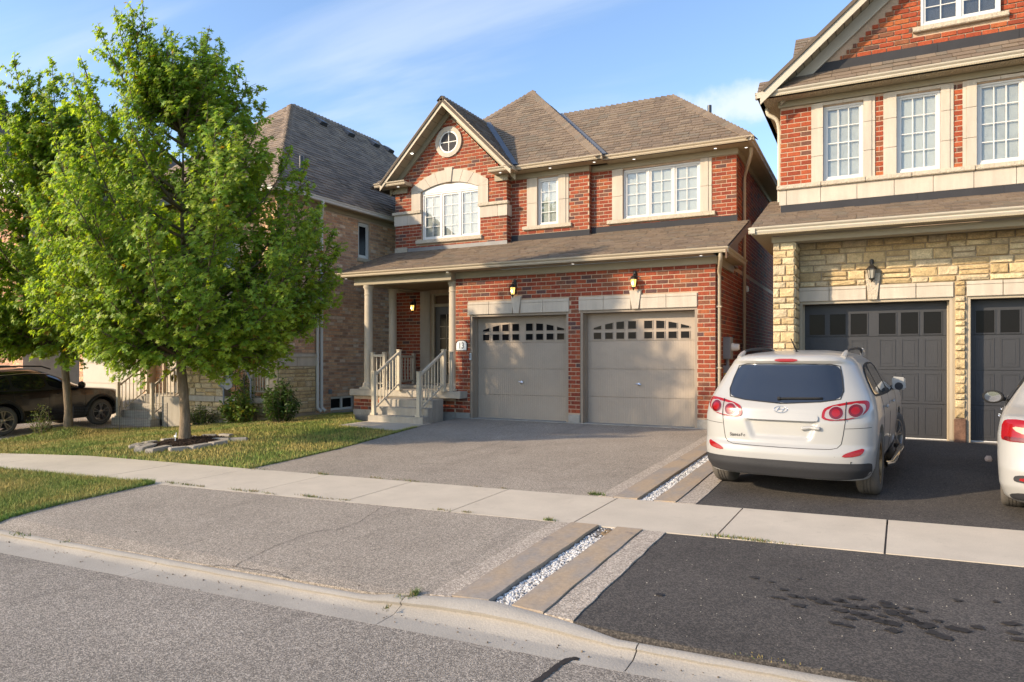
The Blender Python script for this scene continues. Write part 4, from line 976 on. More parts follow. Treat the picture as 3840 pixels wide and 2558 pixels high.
for a, b in ((-12.31, -11.28), (-8.69, -7.98)):       # eave returns of the gable
    gutter(H1, (a, 15.55, ZE-.02), (b, 15.55, ZE-.02), (0, -1, 0), MT['trim'])
    MB().box(a+.02, b-.02, 15.60, 15.985, ZE-.12, ZE-.03).build('eave_return', MT['trim'], H1, bevel=.004)
    MB().box(max(a, -11.93) if a < -10 else -8.69, min(b, -11.45) if a < -10 else -8.31, 15.93, 15.985, 6.17, ZE-.122).build('frieze', MT['frieze'], H1)
# gable rake: fascia, soffit, frieze
YF = 15.55; AP = V((-10.06, YF, 8.47))
for s in (-1, 1):
    e = V((-10.06+s*2.03, YF, 8.47-2.03))
    plank(H1, 'rake_fascia', MT['trim'], [AP, e, e-V((0, 0, .23)), AP-V((0, 0, .23))], (0, .025, 0))
    q = lambda t, y, dz: V((-10.06+s*2.03*t, y, 8.47-2.03*t+dz))
    ns = 11
    for k in range(ns):                               # boards of the sloping soffit
        t0, t1 = .01+.97*k/ns, .01+.97*(k+1)/ns-.006
        MB().prism([q(t0, YF+.025, -.16), q(t1, YF+.025, -.16), q(t1, 15.985, -.16), q(t0, 15.985, -.16)], (0, 0, -.012)).build('soffit_board', MT['frieze'], H1)
    plank(H1, 'frieze', MT['frieze'], [q(0, 15.93, -.175), q(.97, 15.93, -.175), q(.97, 15.93, -.36), q(0, 15.93, -.36)], (0, .053, 0))
up = MB().box(-10, -8, 19, 19.2, 6.5, 6.55).build('main_roof', MT['deck'], H1)
zr = 8.475
# gable slopes, hip tower roof, right roof
roof_plane(P1, up, PAL_SHING, (-8.0, 15.52, 6.415), (-8.0, 18.2, 6.415), (-10.06, 16, 8.475), [(-8.0, 15.52, 6.415), (-8.09, 15.8, 6.45), (-10.06, 17.93, 8.475), (-10.06, 15.52, 8.475)])
roof_plane(P1, up, PAL_SHING, (-12.12, 15.52, 6.415), (-12.12, 18.2, 6.415), (-10.06, 16, 8.475), [(-12.12, 15.52, 6.415), (-12.12, 15.8, 6.415), (-10.06, 17.93, 8.475), (-10.06, 15.52, 8.475)], show=False)
A = V((-9.2, 19.3, 9.73))
roof_plane(P1, up, PAL_SHING, (-8.06, 15.83, ZE), (-5.73, 15.83, ZE), A, [(-8.06, 15.83, ZE), (-5.73, 15.83, ZE), A, (-12.65, 15.8, ZE), (-12.11, 15.8, ZE), (-10.06, 17.93, 8.475)])
roof_plane(P1, up, PAL_SHING, (-5.73, 15.8, ZE), (-5.73, 22.8, ZE), A, [(-5.73, 15.8, ZE), (-5.73, 22.8, ZE), A])
roof_plane(P1, up, PAL_SHING, (-12.65, 15.8, ZE), (-12.65, 22.8, ZE), A, [(-12.65, 15.8, ZE), (-12.65, 22.8, ZE), A], show=False)
roof_plane(P1, up, PAL_SHING, (-5.73, 22.8, ZE), (-12.65, 22.8, ZE), A, [(-5.73, 22.8, ZE), (-12.65, 22.8, ZE), A], show=False)
RZ, RY, RX = 8.475, 18.26, -4.63
roof_plane(P1, up, PAL_SHING, (-5.74, 15.98, ZE-.01), (-2.33, 15.98, ZE-.01), (-5, RY, RZ), [(-5.74, 15.98, ZE-.01), (-2.33, 15.98, ZE-.01), (RX, RY, RZ), (-7.86, RY, RZ)])
roof_plane(P1, up, PAL_SHING, (-2.30, 15.95, ZE), (-2.30, 25, ZE), (RX, RY, RZ), [(-2.30, 15.95, ZE), (-2.30, 25, ZE), (RX, 25, RZ), (RX, RY, RZ)], show=False)
MB().prism([(-9.2, RY, RZ-.05), (RX, RY, RZ-.05), (RX, 25, RZ-.05), (-9.2, 25, RZ-.05)], (0, 0, .03)).build('deck', MT['deck'], up)
caps(P1, up, PAL_SHING, (-5.73, 15.8, ZE), A, .30, .14, up=(.6, -.6, 1)); caps(P1, up, PAL_SHING, (-12.0, 16.46, 7.07), A, .30, .14, up=(-.6, -.6, 1))
caps(P1, up, PAL_SHING, (-2.30, 15.95, ZE), (RX, RY, RZ), .30, .14, up=(.6, -.6, 1)); caps(P1, up, PAL_SHING, (RX, RY, RZ), (-7.86, RY, RZ), .26, .17); caps(P1, up, PAL_SHING, (-10.06, 15.52, 8.485), (-10.06, 17.93, 8.485), .26, .19)
def valley(a, b, pa, wd=.11):
    a, b, n = V(a), V(b), V(pa).normalized(); d = (b-a).normalized(); s = d.cross(n).normalized()
    MB().prism([a+s*wd+n*.03, b+s*wd+n*.03, b-s*wd+n*.03, a-s*wd+n*.03], n*.004).build('valley_flashing', MT['valley'], up)
valley((-8.06, 15.78, 6.47), (-10.04, 17.93, 8.48), (.35, -.5, 1)); valley((-5.72, 15.93, 6.46), (-7.86, RY, 8.48), (.1, -.6, 1), .085)
MB().lathe([(.06, 0), (.06, .5), (.05, .5), (.05, 0)], (-4.15, 20.5, 8.35), 14).build('vent_pipe', MT['blackpipe'], H1, smooth='auto')
# downpipes
def pipe(parent, pts, mat, r=.038, name='downpipe'):
    P = [V(p) for p in pts]; out = [P[0]]
    for i in range(1, len(P)-1):
        a, b, c = P[i-1], P[i], P[i+1]; k = min(.09, (b-a).length*.4, (c-b).length*.4); a2, c2 = b+(a-b).normalized()*k, b+(c-b).normalized()*k
        out += [a2+(b-a2)*0, (a2+2*b+c2)/4, c2]
    out.append(P[-1])
    return MB().tube(out, r, 10).build(name, mat, parent, smooth='auto')
pipe(H1, [(-2.55, 13.60, 3.62), (-2.55, 13.62, 3.5), (-2.665, 14.08, 3.28), (-2.665, 14.08, .35), (-2.62, 14.0, .25)], MT['trim'])
pipe(H1, [(-2.42, 16.5, 6.37), (-2.42, 16.52, 6.2), (-2.66, 17.1, 5.85), (-2.66, 17.1, .3)], MT['trim'])
for z in (1.4, 2.6): MB().box(-2.72, -2.615, 14.03, 14.13, z, z+.025).build('pipe_clip', MT['trim'], H1)
for p in ((-11.75, 13.75, 3.598), (-8.75, 13.76, 3.598), (-5.62, 13.76, 3.598), (-2.95, 13.76, 3.598), (-11.62, 15.76, 6.326), (-8.42, 15.74, 6.326), (-7.15, 16.0, 6.349), (-5.98, 16.0, 6.349), (-5.05, 16.2, 6.349), (-3.15, 16.2, 6.349), (-2.52, 16.45, 6.349)):
    s = MB().lathe([(.045, 0), (.045, -.008), (.034, -.010), (.034, 0)], p, 16).build('soffit_light', MT['white'], H1, smooth='auto')
    MB().lathe([(0, -.006), (.035, -.006)], p, 16).build('diffuser', MT['spot'], s, fixn=False)
s = MB().lathe([(.045, 0), (.045, -.008), (.034, -.010), (.034, 0)], (-11.15, 15.75, 7.19), 16).build('soffit_light', MT['white'], H1, smooth='auto')
MB().lathe([(0, 0), (.045, -.03), (.02, -.05), (0, -.055)], (-11.15, 15.75, 7.20), 16).build('diffuser', MT['spot'], s, fixn=False)
P1.flush()
# steps and railings of the porch
st = thing('porch_steps', (-9.23, 12.9, .17), 'three pale concrete steps up to the column porch of the red brick house', 'steps')
zb = .12
for x0, x1, y0, y1, zt in ((-9.97, -8.50, 12.40, 12.70, .335), (-9.97, -8.495, 12.68, 12.98, .50), (-9.97, -8.49, 12.96, 13.66, .664)):
    sh = lambda y: -.24*(y-12.4)
    MB().hexa([(x0+sh(y0), y0, zb), (x1+sh(y0), y0, zb), (x1+sh(y1), y1, zb), (x0+sh(y1), y1, zb), (x0+sh(y0), y0, zt), (x1+sh(y0), y0, zt), (x1+sh(y1), y1, zt), (x0+sh(y1), y1, zt)]).build('step', MT['conc_step'], st, bevel=.012)
def railing(name, a, b, za, zb, ta, tb, label, n=7, extra=()):
    """sloping stair rail: newel a (floor za, top ta) to newel b (floor zb, top tb)"""
    t = thing(name, (a[0], a[1], za), label, 'railing'); a, b = V((*a, 0)), V((*b, 0)); d = (b-a).normalized(); s = V((-d.y, d.x, 0))
    for p, z0, z1 in ((a, za, ta), (b, zb, tb)):
        MB().box(p.x-.042, p.x+.042, p.y-.042, p.y+.042, z0, z1).box(p.x-.05, p.x+.05, p.y-.05, p.y+.05, z1, z1+.025).box(p.x-.065, p.x+.065, p.y-.065, p.y+.065, z0, z0+.05).build('newel_post', MT['rail'], t, bevel=.006)
    def bar(p, q, w, h, nm):
        MB().hexa([p-s*w/2, q-s*w/2, q+s*w/2, p+s*w/2, p-s*w/2+V((0, 0, h)), q-s*w/2+V((0, 0, h)), q+s*w/2+V((0, 0, h)), p+s*w/2+V((0, 0, h))]).build(nm, MT['rail'], t, bevel=.006)
    z = lambda k, lo, hi: lo+(hi-lo)*k
    L_ = (b-a).length; e = .045/L_
    bar(a+d*.04+V((0, 0, ta-.09)), b-d*.04+V((0, 0, tb-.09)), .06, .06, 'handrail'); bar(a+d*.04+V((0, 0, za+.13)), b-d*.04+V((0, 0, zb+.13)), .04, .035, 'bottom_rail')
    for k in range(1, n+1):
        q = a+(b-a)*k/(n+1); f = k/(n+1); MB().box(q.x-.011, q.x+.011, q.y-.011, q.y+.011, z(f, za+.14, zb+.14), z(f, ta-.07, tb-.07)).build('baluster', MT['rail'], t)
    return t
railing('stair_railing', (-9.88, 12.50), (-10.02, 13.62), .335, .832, 1.29, 1.78, 'beige stair railing on the column side of the brick house steps', 7)
railing('stair_railing', (-8.67, 12.50), (-8.76, 13.62), .335, .832, 1.29, 1.78, 'beige stair railing beside the number plaque and garage', 7)
railing('porch_railing', (-10.98, 13.85), (-10.62, 13.85), .832, .832, 1.72, 1.72, 'short beige porch railing between the front column and the stair railing', 2)
railing('porch_railing', (-11.2, 15.1), (-11.2, 15.9), .832, .832, 1.70, 1.70, 'beige railing on the porch end behind the second column', 5)
t = thing('porch_post', (-8.70, 13.80, .832), 'single short beige railing post in front of the right porch column', 'post')
MB().box(-8.655, -8.585, 13.70, 13.77, .832, 1.73).build('post', MT['rail'], t, bevel=.006); MB().box(-8.665, -8.575, 13.69, 13.78, 1.73, 1.75).build('cap', MT['rail'], t, bevel=.004)
sheet('walkway_slab', WALK, .022, MT['conc'])
# things on the walls
lantern((-7.105, 14.0, 3.09), (0, -1, 0), True, 'lit black lantern over the garage door nearer the porch')
lantern((-4.335, 14.0, 3.13), (0, -1, 0), True, 'lit black lantern over the garage door nearer the white hatchback SUV')
lantern((-11.22, 15.99, 2.97), (0, -1, 0), True, 'lit black lantern on the porch wall by the front door', .95)
t = thing('number_plaque', (-8.5, 13.985, 1.885), 'white arched house number plaque with dark rim reading 13', 'sign'); FQ = FY(13.985)
def plq(s, h): return [(-8.5-.135*s, 1.785-.005*(s > 1)), (-8.5+.135*s, 1.785-.005*(s > 1)), (-8.5+.135*s, 1.94+h), (-8.5+.10*s, 1.985+h), (-8.5+.05*s, 2.0+h), (-8.5-.05*s, 2.0+h), (-8.5-.10*s, 1.985+h), (-8.5-.135*s, 1.94+h)]
MB().prism([FQ.p(x, z-.003, -.01) for x, z in plq(1.16, .02)], (0, -.018, 0)).build('rim', MT['ink'], t); MB().prism([FQ.p(x, z, .003) for x, z in plq(1, 0)], (0, -.010, 0)).build('face', MT['plaque'], t)
def text(body, size, loc, rot, mat, parent, name, ext=.003, local=False, shear=0, sx=1):
    cu = bpy.data.curves.new(name, 'FONT'); cu.body = body; cu.size = size; cu.align_x = 'CENTER'; cu.align_y = 'CENTER'; cu.extrude = ext; cu.shear = shear; cu.space_character = 1.15
    tmp = bpy.data.objects.new(name, cu); COL.objects.link(tmp); bpy.context.view_layer.update(); me = bpy.data.meshes.new_from_object(tmp.evaluated_get(bpy.context.evaluated_depsgraph_get())); bpy.data.objects.remove(tmp); me.materials.clear(); me.materials.append(mat)
    o = bpy.data.objects.new(name, me); COL.objects.link(o); parent_to(o, parent, local); o.location = loc; o.rotation_euler = rot; o.scale = (sx, 1, 1); return o
text('13', .205, (-8.5, 13.968, 1.886), (pi/2, 0, 0), MT['ink'], t, 'numeral', ext=.001, sx=.72)
t = thing('doorbell', (-8.255, 13.99, 1.63), 'small white keypad box on the garage door frame by the plaque', 'keypad'); MB().box(-8.285, -8.235, 13.96, 13.998, 1.555, 1.715).build('keypad_case', MT['plastic_white'], t, bevel=.008); MB().box(-8.278, -8.242, 13.956, 13.96, 1.60, 1.70).build('keypad_face', MT['grey'], t)
t = thing('electricity_meter', (-2.72, 14.9, 1.8), 'grey electricity box with white round meter on the brick side wall', 'meter box')
MB().box(-2.72, -2.57, 14.74, 15.06, 1.585, 2.036).build('box', MT['grey'], t, bevel=.008); MB().lathe([(.0, 0), (.085, 0), (.085, .03), (.075, .04), (.07, .12), (.06, .15), (0, .15)], (-2.57, 14.92, 1.83), 20, 'x').build('meter', MT['plastic_white'], t, smooth='auto'); MB().box(-2.575, -2.568, 14.76, 15.04, 1.60, 2.02).build('cover', MT['grey'], t)
MB().tube([(-2.65, 14.9, 1.585), (-2.65, 14.9, 1.42)], .035, 10).build('conduit', MT['grey'], t)
t = thing('junction_box', (-2.72, 14.9, 1.3), 'small grey junction box with warning sticker below the electricity meter', 'junction box')
MB().box(-2.72, -2.59, 14.76, 15.05, 1.13, 1.45).build('box', MT['grey'], t, bevel=.006); MB().box(-2.70, -2.65, 14.757, 14.76, 1.25, 1.30).build('sticker', M('sticker', (.5, .38, .05), .5), t)
t = thing('outdoor_outlet', (-2.72, 16.2, 3.3), 'small white fixture on the brick side wall above the meter', 'outlet'); MB().box(-2.72, -2.66, 17.6, 17.72, 3.20, 3.34).build('case', MT['plastic_white'], t, bevel=.006); MB().box(-2.665, -2.655, 17.62, 17.70, 3.22, 3.30).build('lid', MT['plastic_white'], t)

# ------------------------------------------------------------------ the house on the right: stone below, brick above
P2 = Pieces()
H2 = thing('stone_house', (1.3, 13.9, .2), 'house with tan stone ground floor and dark slate garage doors, brick above', 'house')
YW = 13.85; F = FY(YW)
gh = [(-1.18, 1.21, 0, 2.635), (1.41, 3.80, 0, 2.64)]
w = core(F, -1.22, 5.2, .15, 3.75, .3, gh).build('wall', MT['mortar_stone'], H2)
def ints_s(z):
    I = [(-1.19, 5.2)]
    if z < 2.90: I = cut(I, -2, 1.215); I = cut(I, 1.405, 3.84)
    if 2.88 < z < 3.10:
        for xc in (.015, 2.60): I = cut(I, xc-.12, xc+.12)
    return I
stones(P2, w, MT['mortar_stone'] and MT['stone'], F, 2.895, 3.70, ints_s, rows=(.10, .165, .125, .19, .10, .21), d=.04)
FPr = FY(13.2)
MB().box(-1.56, -1.21, 13.2, 13.9, .1, 3.66).build('pier', MT['mortar_stone'], H2)
pr = [o for o in H2.children if o.name.startswith('pier')][0]
def pier_stones(P, parent, F, a, b, z0, z1, d, fl=(.10, .155, .125, .19, .11, .17)):
    z = z0; k = 0
    while z < z1-.03:
        h = fl[(k*5+k//3) % len(fl)]
        if z+h > z1-.06: h = z1-z
        s = a+(b-a)*(.38 if k % 2 else .62)+U(-.03, .03)
        cuts = [a, s, b] if (b-a) > .25 else [a, b]
        for p, q in zip(cuts, cuts[1:]): P.add('stone', 'stone%d' % random.randrange(6), MT['stone'], parent, F, (p+q)/2, z+h/2, q-p-.012, h-.014, d*U(.7, 1.3), random.choice(PAL_STONE))
        z += h; k += 1
pier_stones(P2, pr, FPr, -1.565, -1.205, .2, 3.64, .035); pier_stones(P2, pr, FX(-1.21), 13.19, 13.84, .2, 3.64, .03)
pier_stones(P2, w, F, 1.235, 1.385, .60, 2.90, .05, (.17, .10, .10, .17, .095, .14, .10, .17)); pier_stones(P2, w, F, 3.86, 5.2, .3, 2.9, .04)
MB().fbox(F, 1.225, 1.395, .1, .595, -.1, .045).build('pier_foot', M('rusty_stone', (.16, .09, .06), .9, var=.35, vscale=9, fine=.2, bump=.8, bscale=20), H2, bevel=.012)
for x0, x1 in ((-1.19, 1.215), (1.40, 3.82)):
    xc = (x0+x1)/2; z0, z1 = 2.636, 2.885
    for a, b in ((x0, x0+.50), (x0+.506, xc-.105), (xc+.105, xc+.655), (xc+.661, x1)):
        MB().fbox(F, a+.002, b-.002, z0, z1-.06, -.02, .03).fbox(F, a+.002, b-.002, z1-.055, z1, -.02, .03).build('lintel_stone', MT['lime'], H2, bevel=.004)
    MB().hexa([F.p(xc-.07, z0-.005, -.02), F.p(xc+.07, z0-.005, -.02), F.p(xc+.07, z0-.005, .055), F.p(xc-.07, z0-.005, .055), F.p(xc-.12, 3.09, -.02), F.p(xc+.12, 3.09, -.02), F.p(xc+.12, 3.09, .055), F.p(xc-.12, 3.09, .055)]).build('keystone', MT['rocklime'], H2, bevel=.006)
garage(H2, F, -1.18, 1.21, .185, 2.635, MT['trim'], MT['slate'], MT['slate'], 2, .05)
garage(H2, F, 1.41, 3.80, .185, 2.64, MT['trim'], MT['slate'], MT['slate'], 2, .05)
sheet('garage_threshold', [(-1.18, 13.75), (4, 13.75), (4, 14.3), (-1.18, 14.3)], -.005, MT['found'])
# eave of the lower roof
MB().box(-1.585, 5.4, 13.16, 13.42, 3.645, 3.755).build('beam', MT['frieze'], H2, bevel=.006)
MB().box(-1.20, 5.4, 13.42, 13.85, 3.71, 3.73).build('soffit', MT['soffit'], H2)
MB().box(-1.88, 5.4, 12.84, 13.16, 3.76, 3.78).box(-1.88, -1.585, 13.16, 15.6, 3.76, 3.78).build('soffit', MT['soffit'], H2)
gutter(H2, (-1.93, 12.8, 3.885), (5.4, 12.8, 3.885), (0, -1, 0), MT['trim_right'])
gutter(H2, (-1.93, 12.8, 3.885), (-1.93, 15.6, 3.885), (-1, 0, 0), MT['trim_right'])
rl = MB().box(0, 1, 14.3, 14.4, 4.0, 4.05).build('lower_roof', MT['deck'], H2)
SL2 = .364; z2 = lambda y: 3.865+SL2*(y-12.8)
roof_plane(P2, rl, PAL_SHING, (-1.90, 12.85, z2(12.85)), (5.4, 12.85, z2(12.85)), (0, 14, z2(14)), [(x, y, z2(y)) for x, y in ((-1.90, 12.85), (5.4, 12.85), (5.4, 14.13), (-1.535, 14.13), (-1.535, 15.6), (-1.90, 15.6))])
# upper floor
FU = FY(14.1); W3 = ((-.80, -.135), (.385, 1.05), (1.57, 2.235), (2.76, 3.42))
u1 = core(FU, -1.54, 5.2, 4.0, 6.45, .3, [(a, b, 4.86, 6.23) for a, b in W3]).build('wall', MT['mortar'], H2)
TR = ((-1.0, .05), (.18, 1.24), (1.37, 2.42), (2.55, 3.6))
def ints_u(z):
    I = [(-1.538, 5.2)]
    for a, b in TR: I = cut(I, a-.005, b+.005)
    return I
PAL_OR = [(c[0]*1.12, c[1]*1.06, c[2]*.9) for c in PAL_RED]
bricks(P2, u1, MT['brick'], PAL_OR, FU, 4.85, 6.32, ints_u)
for (a, b), (p, q) in zip(W3, TR):
    for z0, z1 in ((4.85, 5.325), (5.331, 5.84), (5.846, 6.30)):
        for x0, x1, o in ((p, p+.055, .022), (p+.055, a, .036), (b, q-.055, .036), (q-.055, q, .022)): MB().fbox(FU, x0, x1, z0, z1, -.02, o).build('jamb_stone', MT['lime'], H2, bevel=.003)
    m = (a+b)/2
    for x0, x1 in ((a, m-.004), (m+.004, b)): MB().fbox(FU, x0, x1, 6.245, 6.30, -.02, .036).build('head_stone', MT['lime'], H2, bevel=.003)
    window(H2, FU, a, b, 4.865, 6.235, 1, 3, 4, blind='curtain' if a != W3[1][0] else 'blind', fr=.04, sash=.035)
x = -1.60; k = 0
for x1 in (-.83, -.10, .62, 1.55, 2.5, 3.4, 5.2): MB().fbox(FU, x+.003, x1-.003, 4.767, 4.848, -.05, .085).build('sill', MT['rocklime'], H2, bevel=.01); x = x1
x = -1.56
for x1 in (-1.43, -.84, -.24, .35, .94, 1.53, 2.12, 2.71, 3.3, 5.2): MB().fbox(FU, x+.003, x1-.003, 4.478, 4.765, -.02, .03).build('band_stone', MT['lime'], H2, bevel=.004); x = x1
x = -1.535
for x1 in (.7, 1.95, 5.2): MB().fbox(FU, x, x1-.004, 4.2, 4.478, .002, .02).build('flashing', MT['flash'], H2); x = x1
MB().box(-1.575, 5.3, 14.055, 14.1, 6.315, 6.425).build('frieze', MT['frieze'], H2, bevel=.004)
MB().box(-1.90, 5.3, 13.68, 14.055, 6.425, 6.445).box(-1.90, -1.54, 14.055, 22, 6.425, 6.445).build('soffit', MT['soffit'], H2)
gutter(H2, (-1.935, 13.65, 6.53), (5.4, 13.65, 6.53), (0, -1, 0), MT['trim_right'])
gutter(H2, (-1.935, 13.65, 6.53), (-1.935, 22, 6.53), (-1, 0, 0), MT['trim_right'])
pr_ = MB().box(0, 1, 14.02, 14.04, 6.5, 6.6).build('pent_roof', MT['deck'], H2)
roof_plane(P2, pr_, PAL_SHING, (-1.9, 13.69, 6.54), (5.4, 13.69, 6.54), (0, 14.05, 6.88), [(-1.9, 13.69, 6.54), (5.4, 13.69, 6.54), (5.4, 14.04, 6.871), (-1.9, 14.04, 6.871)])
# front gable
FGb = FY(14.05); AX, AZ, SG = 1.32, 9.24, .866
gz = lambda x: AZ-.60-SG*abs(x-AX)
MB().prism([FGb.p(AX-2.55, 6.6, -.01), FGb.p(AX+2.55, 6.6, -.01), FGb.p(AX, AZ-.2, -.01)], (0, .3, 0)).build('gable_wall', MT['mortar'], H2)
gw = [o for o in H2.children if o.name.startswith('gable_wall')][0]
def ints_gb(z):
    h = (AZ-.60-z)/SG; I = [(AX-h, AX+h)]
    if z > 7.26: I = cut(I, .74, 1.90)
    if 7.22 < z < 7.335: I = cut(I, .62, 2.02)
    return I
bricks(P2, gw, MT['brick'], PAL_OR, FGb, 7.015, 8.6, ints_gb)
MB().fbox(FGb, .63, 2.01, 7.248, 7.328, -.02, .08).build('sill', MT['rocklime'], H2, bevel=.01)
Fw = FY(14.02); window(H2, Fw, .75, 1.89, 7.33, 8.2, 2, 2, 3, blind='blind_dark', depth=.0, fr=.04, sash=.03)
x = -.98
for x1 in (1.0, 2.15, 4.0): MB().fbox(FGb, x, x1-.004, 6.84, 7.012, .002, .022).build('flashing', MT['flash'], H2); x = x1
for s in (-1, 1):
    q = lambda t, y, dz: V((AX+s*3.16*t, y, AZ-SG*3.16*t+dz))
    plank(H2, 'rake_fascia', MT['trim_right'], [q(0, 13.62, 0), q(1, 13.62, 0), q(1, 13.62, -.215), q(0, 13.62, -.215)], (0, .03, 0))
    for k in range(22):
        t0, t1 = .01+.93*k/22, .01+.93*(k+1)/22-.004
        MB().prism([q(t0, 13.65, -.15), q(t1, 13.65, -.15), q(t1, 14.02, -.15), q(t0, 14.02, -.15)], (0, 0, -.012)).build('soffit_board', MT['frieze'], H2)
    plank(H2, 'frieze', MT['trim_right'], [q(.02, 13.99, -.17), q(.90, 13.99, -.17), q(.90, 13.99, -.43), q(.02, 13.99, -.43)], (0, .05, 0))
ug = MB().box(1, 1.2, 16, 16.2, 7, 7.1).build('main_roof', MT['deck'], H2)
roof_plane(P2, ug, PAL_SHING, (-1.95, 13.6, 6.50), (-1.95, 18, 6.50), (AX, 14, AZ+.02), [(-1.84, 13.59, 6.578), (-1.84, 18, 6.578), (AX, 18, AZ+.02), (AX, 13.59, AZ+.02)], show=False)
roof_plane(P2, ug, PAL_SHING, (4.6, 13.6, 6.50), (4.6, 18, 6.50), (AX, 14, AZ+.02), [(4.6, 13.59, 6.50), (4.6, 18, 6.50), (AX, 18, AZ+.02), (AX, 13.59, AZ+.02)], show=False)
roof_plane(P2, ug, PAL_SHING, (-1.60, 14.8, 6.0), (5, 14.8, 6.0), (0, 18, 9.2), [(-1.62, 15.3, 6.5), (5, 15.3, 6.5), (5, 18, 9.2), (-1.62, 18, 9.2)])
MB().box(-1.536, -1.3, 14.12, 22, .1, 6.42).box(-1.30, 5.2, 21.8, 22, .1, 6.42).build('side_wall', MT['mortar'], H2)
pipe(H2, [(-1.80, 14.3, 6.46), (-1.80, 14.3, 6.30), (-1.62, 14.3, 6.20), (-1.585, 14.35, 6.0), (-1.585, 14.35, 4.6)], MT['trim_right'])
P2.flush()
lantern((-.005, 13.85, 3.07), (0, -1, 0), False, 'unlit bronze lantern on the tan stone wall above the slate garage door', 1.0)

# ------------------------------------------------------------------ the tan brick house on the left
P3 = Pieces()
H3 = thing('tan_brick_house', (-15.5, 13.0, 0), 'tan brick house with dark shingle roof and stone porch behind the maple', 'house')
XW = -12.8; FL = FX(XW)
w = core(FL, 12.505, 24, -.3, 5.66, .25, [(15.5, 15.98, 4.40, 5.42), (14.38, 15.32, .20, .56)]).build('wall', MT['mortar_tan'], H3)
def ints_l(z):
    I = [(12.51, 22)]
    if z < 1.72: I = cut(I, 12, 13.78)
    if 4.33 < z < 5.43: I = cut(I, 15.49, 15.99)
    if z < .57: I = cut(I, 14.36, 15.34)
    if z < .18: I = []
    return I
bricks(P3, w, MT['brick'], PAL_TAN, FL, .16, 5.50, ints_l, L=.22, C=.083)
MB().fbox(FL, 12.5, 24, -.3, .16, -.1, .012).build('foundation', MT['found'], H3)
pw = MB().fbox(FL, 12.48, 13.775, -.3, 1.66, -.1, .03).build('porch_wall', MT['mortar_stone'], H3)
FLp = FX(XW+.03); stones(P3, pw, MT['stone'], FLp, .22, 1.395, lambda z: [(12.5, 13.76)], d=.03)
for a, b in ((12.50, 13.10), (13.105, 13.77)): MB().fbox(FLp, a, b, 1.40, 1.625, -.02, .02).build('band_stone', MT['lime'], H3, bevel=.004)
MB().fbox(FLp, 12.40, 13.82, 1.63, 1.70, -.05, .06).build('wall_cap', MT['lime'], H3, bevel=.008)
window(H3, FL, 15.5, 15.98, 4.42, 5.41, 1, 1, 1, blind='blind_dark', fr=.05, sash=.04, glass='darkglass')
MB().fbox(FL, 15.44, 16.04, 4.31, 4.41, -.05, .05).build('sill', MT['rocklime'], H3, bevel=.008)
window(H3, FL, 14.38, 15.32, .20, .56, 2, 1, 1, blind='blind_dark', fr=.035, sash=.02, glass='darkglass')
MB().fbox(FL, 12.5, 24, 5.50, 5.60, 0, .03).build('frieze', MT['frieze'], H3)
MB().fbox(FL, 12.2, 24, 5.60, 5.62, 0, .36).build('soffit', MT['soffit'], H3)
gutter(H3, (-12.40, 12.1, 5.70), (-12.40, 24.2, 5.70), (1, 0, 0), MT['white'])
gutter(H3, (-22.4, 12.1, 5.70), (-12.40, 12.1, 5.70), (0, -1, 0), MT['white'])
rt = MB().box(-16.2, -15.8, 17, 20, 6, 6.05).build('main_roof', MT['deck'], H3)
A3, B3 = V((-16, 16.2, 9.47)), V((-16, 20.5, 9.47))
roof_plane(P3, rt, PAL_SHING_D, (-12.4, 12.1, 5.7), (-12.4, 24.1, 5.7), A3, [(-12.4, 12.1, 5.7), (-12.4, 24.1, 5.7), B3, A3])
roof_plane(P3, rt, PAL_SHING_D, (-19.6, 12.1, 5.7), (-12.4, 12.1, 5.7), A3, [(-19.6, 12.1, 5.7), (-12.4, 12.1, 5.7), A3])
roof_plane(P3, rt, PAL_SHING_D, (-19.6, 12.1, 5.7), (-19.6, 24.1, 5.7), A3, [(-19.6, 12.1, 5.7), (-19.6, 24.1, 5.7), B3, A3], show=False)
roof_plane(P3, rt, PAL_SHING_D, (-19.6, 24.1, 5.7), (-12.4, 24.1, 5.7), B3, [(-19.6, 24.1, 5.7), (-12.4, 24.1, 5.7), B3], show=False)
caps(P3, rt, PAL_SHING_D, A3, B3, .28, .20); caps(P3, rt, PAL_SHING_D, A3, (-12.4, 12.1, 5.7), .28, .14, up=(.6, -.6, 1))
VENTS = ((-15.65, 17.09), (-15.69, 18.47), (-15.71, 19.84), (-15.73, 20.7))
nR = V((1.05, 0, 1)).normalized()
for xc, y in VENTS:               # roof vents near the ridge
    zc = 5.7+1.05*(-12.4-xc)
    f = Frame((xc, y, zc), (0, 1, 0), V((-1, 0, 1.05)).normalized(), nR)
    m = MB(); m.hexa([f.p(-.17, -.19, .0), f.p(.17, -.19, 0), f.p(.17, .19, 0), f.p(-.17, .19, 0), f.p(-.14, -.18, .13), f.p(.14, -.18, .13), f.p(.15, .14, .06), f.p(-.15, .14, .06)])
    m.build('roof_vent', MT['blackpipe'], H3, bevel=.015)
xp = -12.97; zp = 5.7+1.05*(-12.4-xp)
pp = MB().lathe([(.055, -.1), (.055, .46), (.045, .46)], (xp, 13.47, zp), 12).lathe([(.16, -.14), (.06, .12)], (xp, 13.47, zp), 12).build('vent_pipe', MT['blackpipe'], H3, smooth='auto')
pipe(H3, [(-12.46, 13.7, 5.62), (-12.46, 13.7, 5.50), (-12.73, 13.95, 5.25), (-12.73, 13.95, .30), (-12.66, 14.02, .22)], MT['white'], .042)
pipe(H3, [(-12.5, 13.7, 2.9), (-12.73, 13.8, 2.75), (-12.73, 13.8, .30), (-12.66, 13.87, .22)], MT['white'], .042)
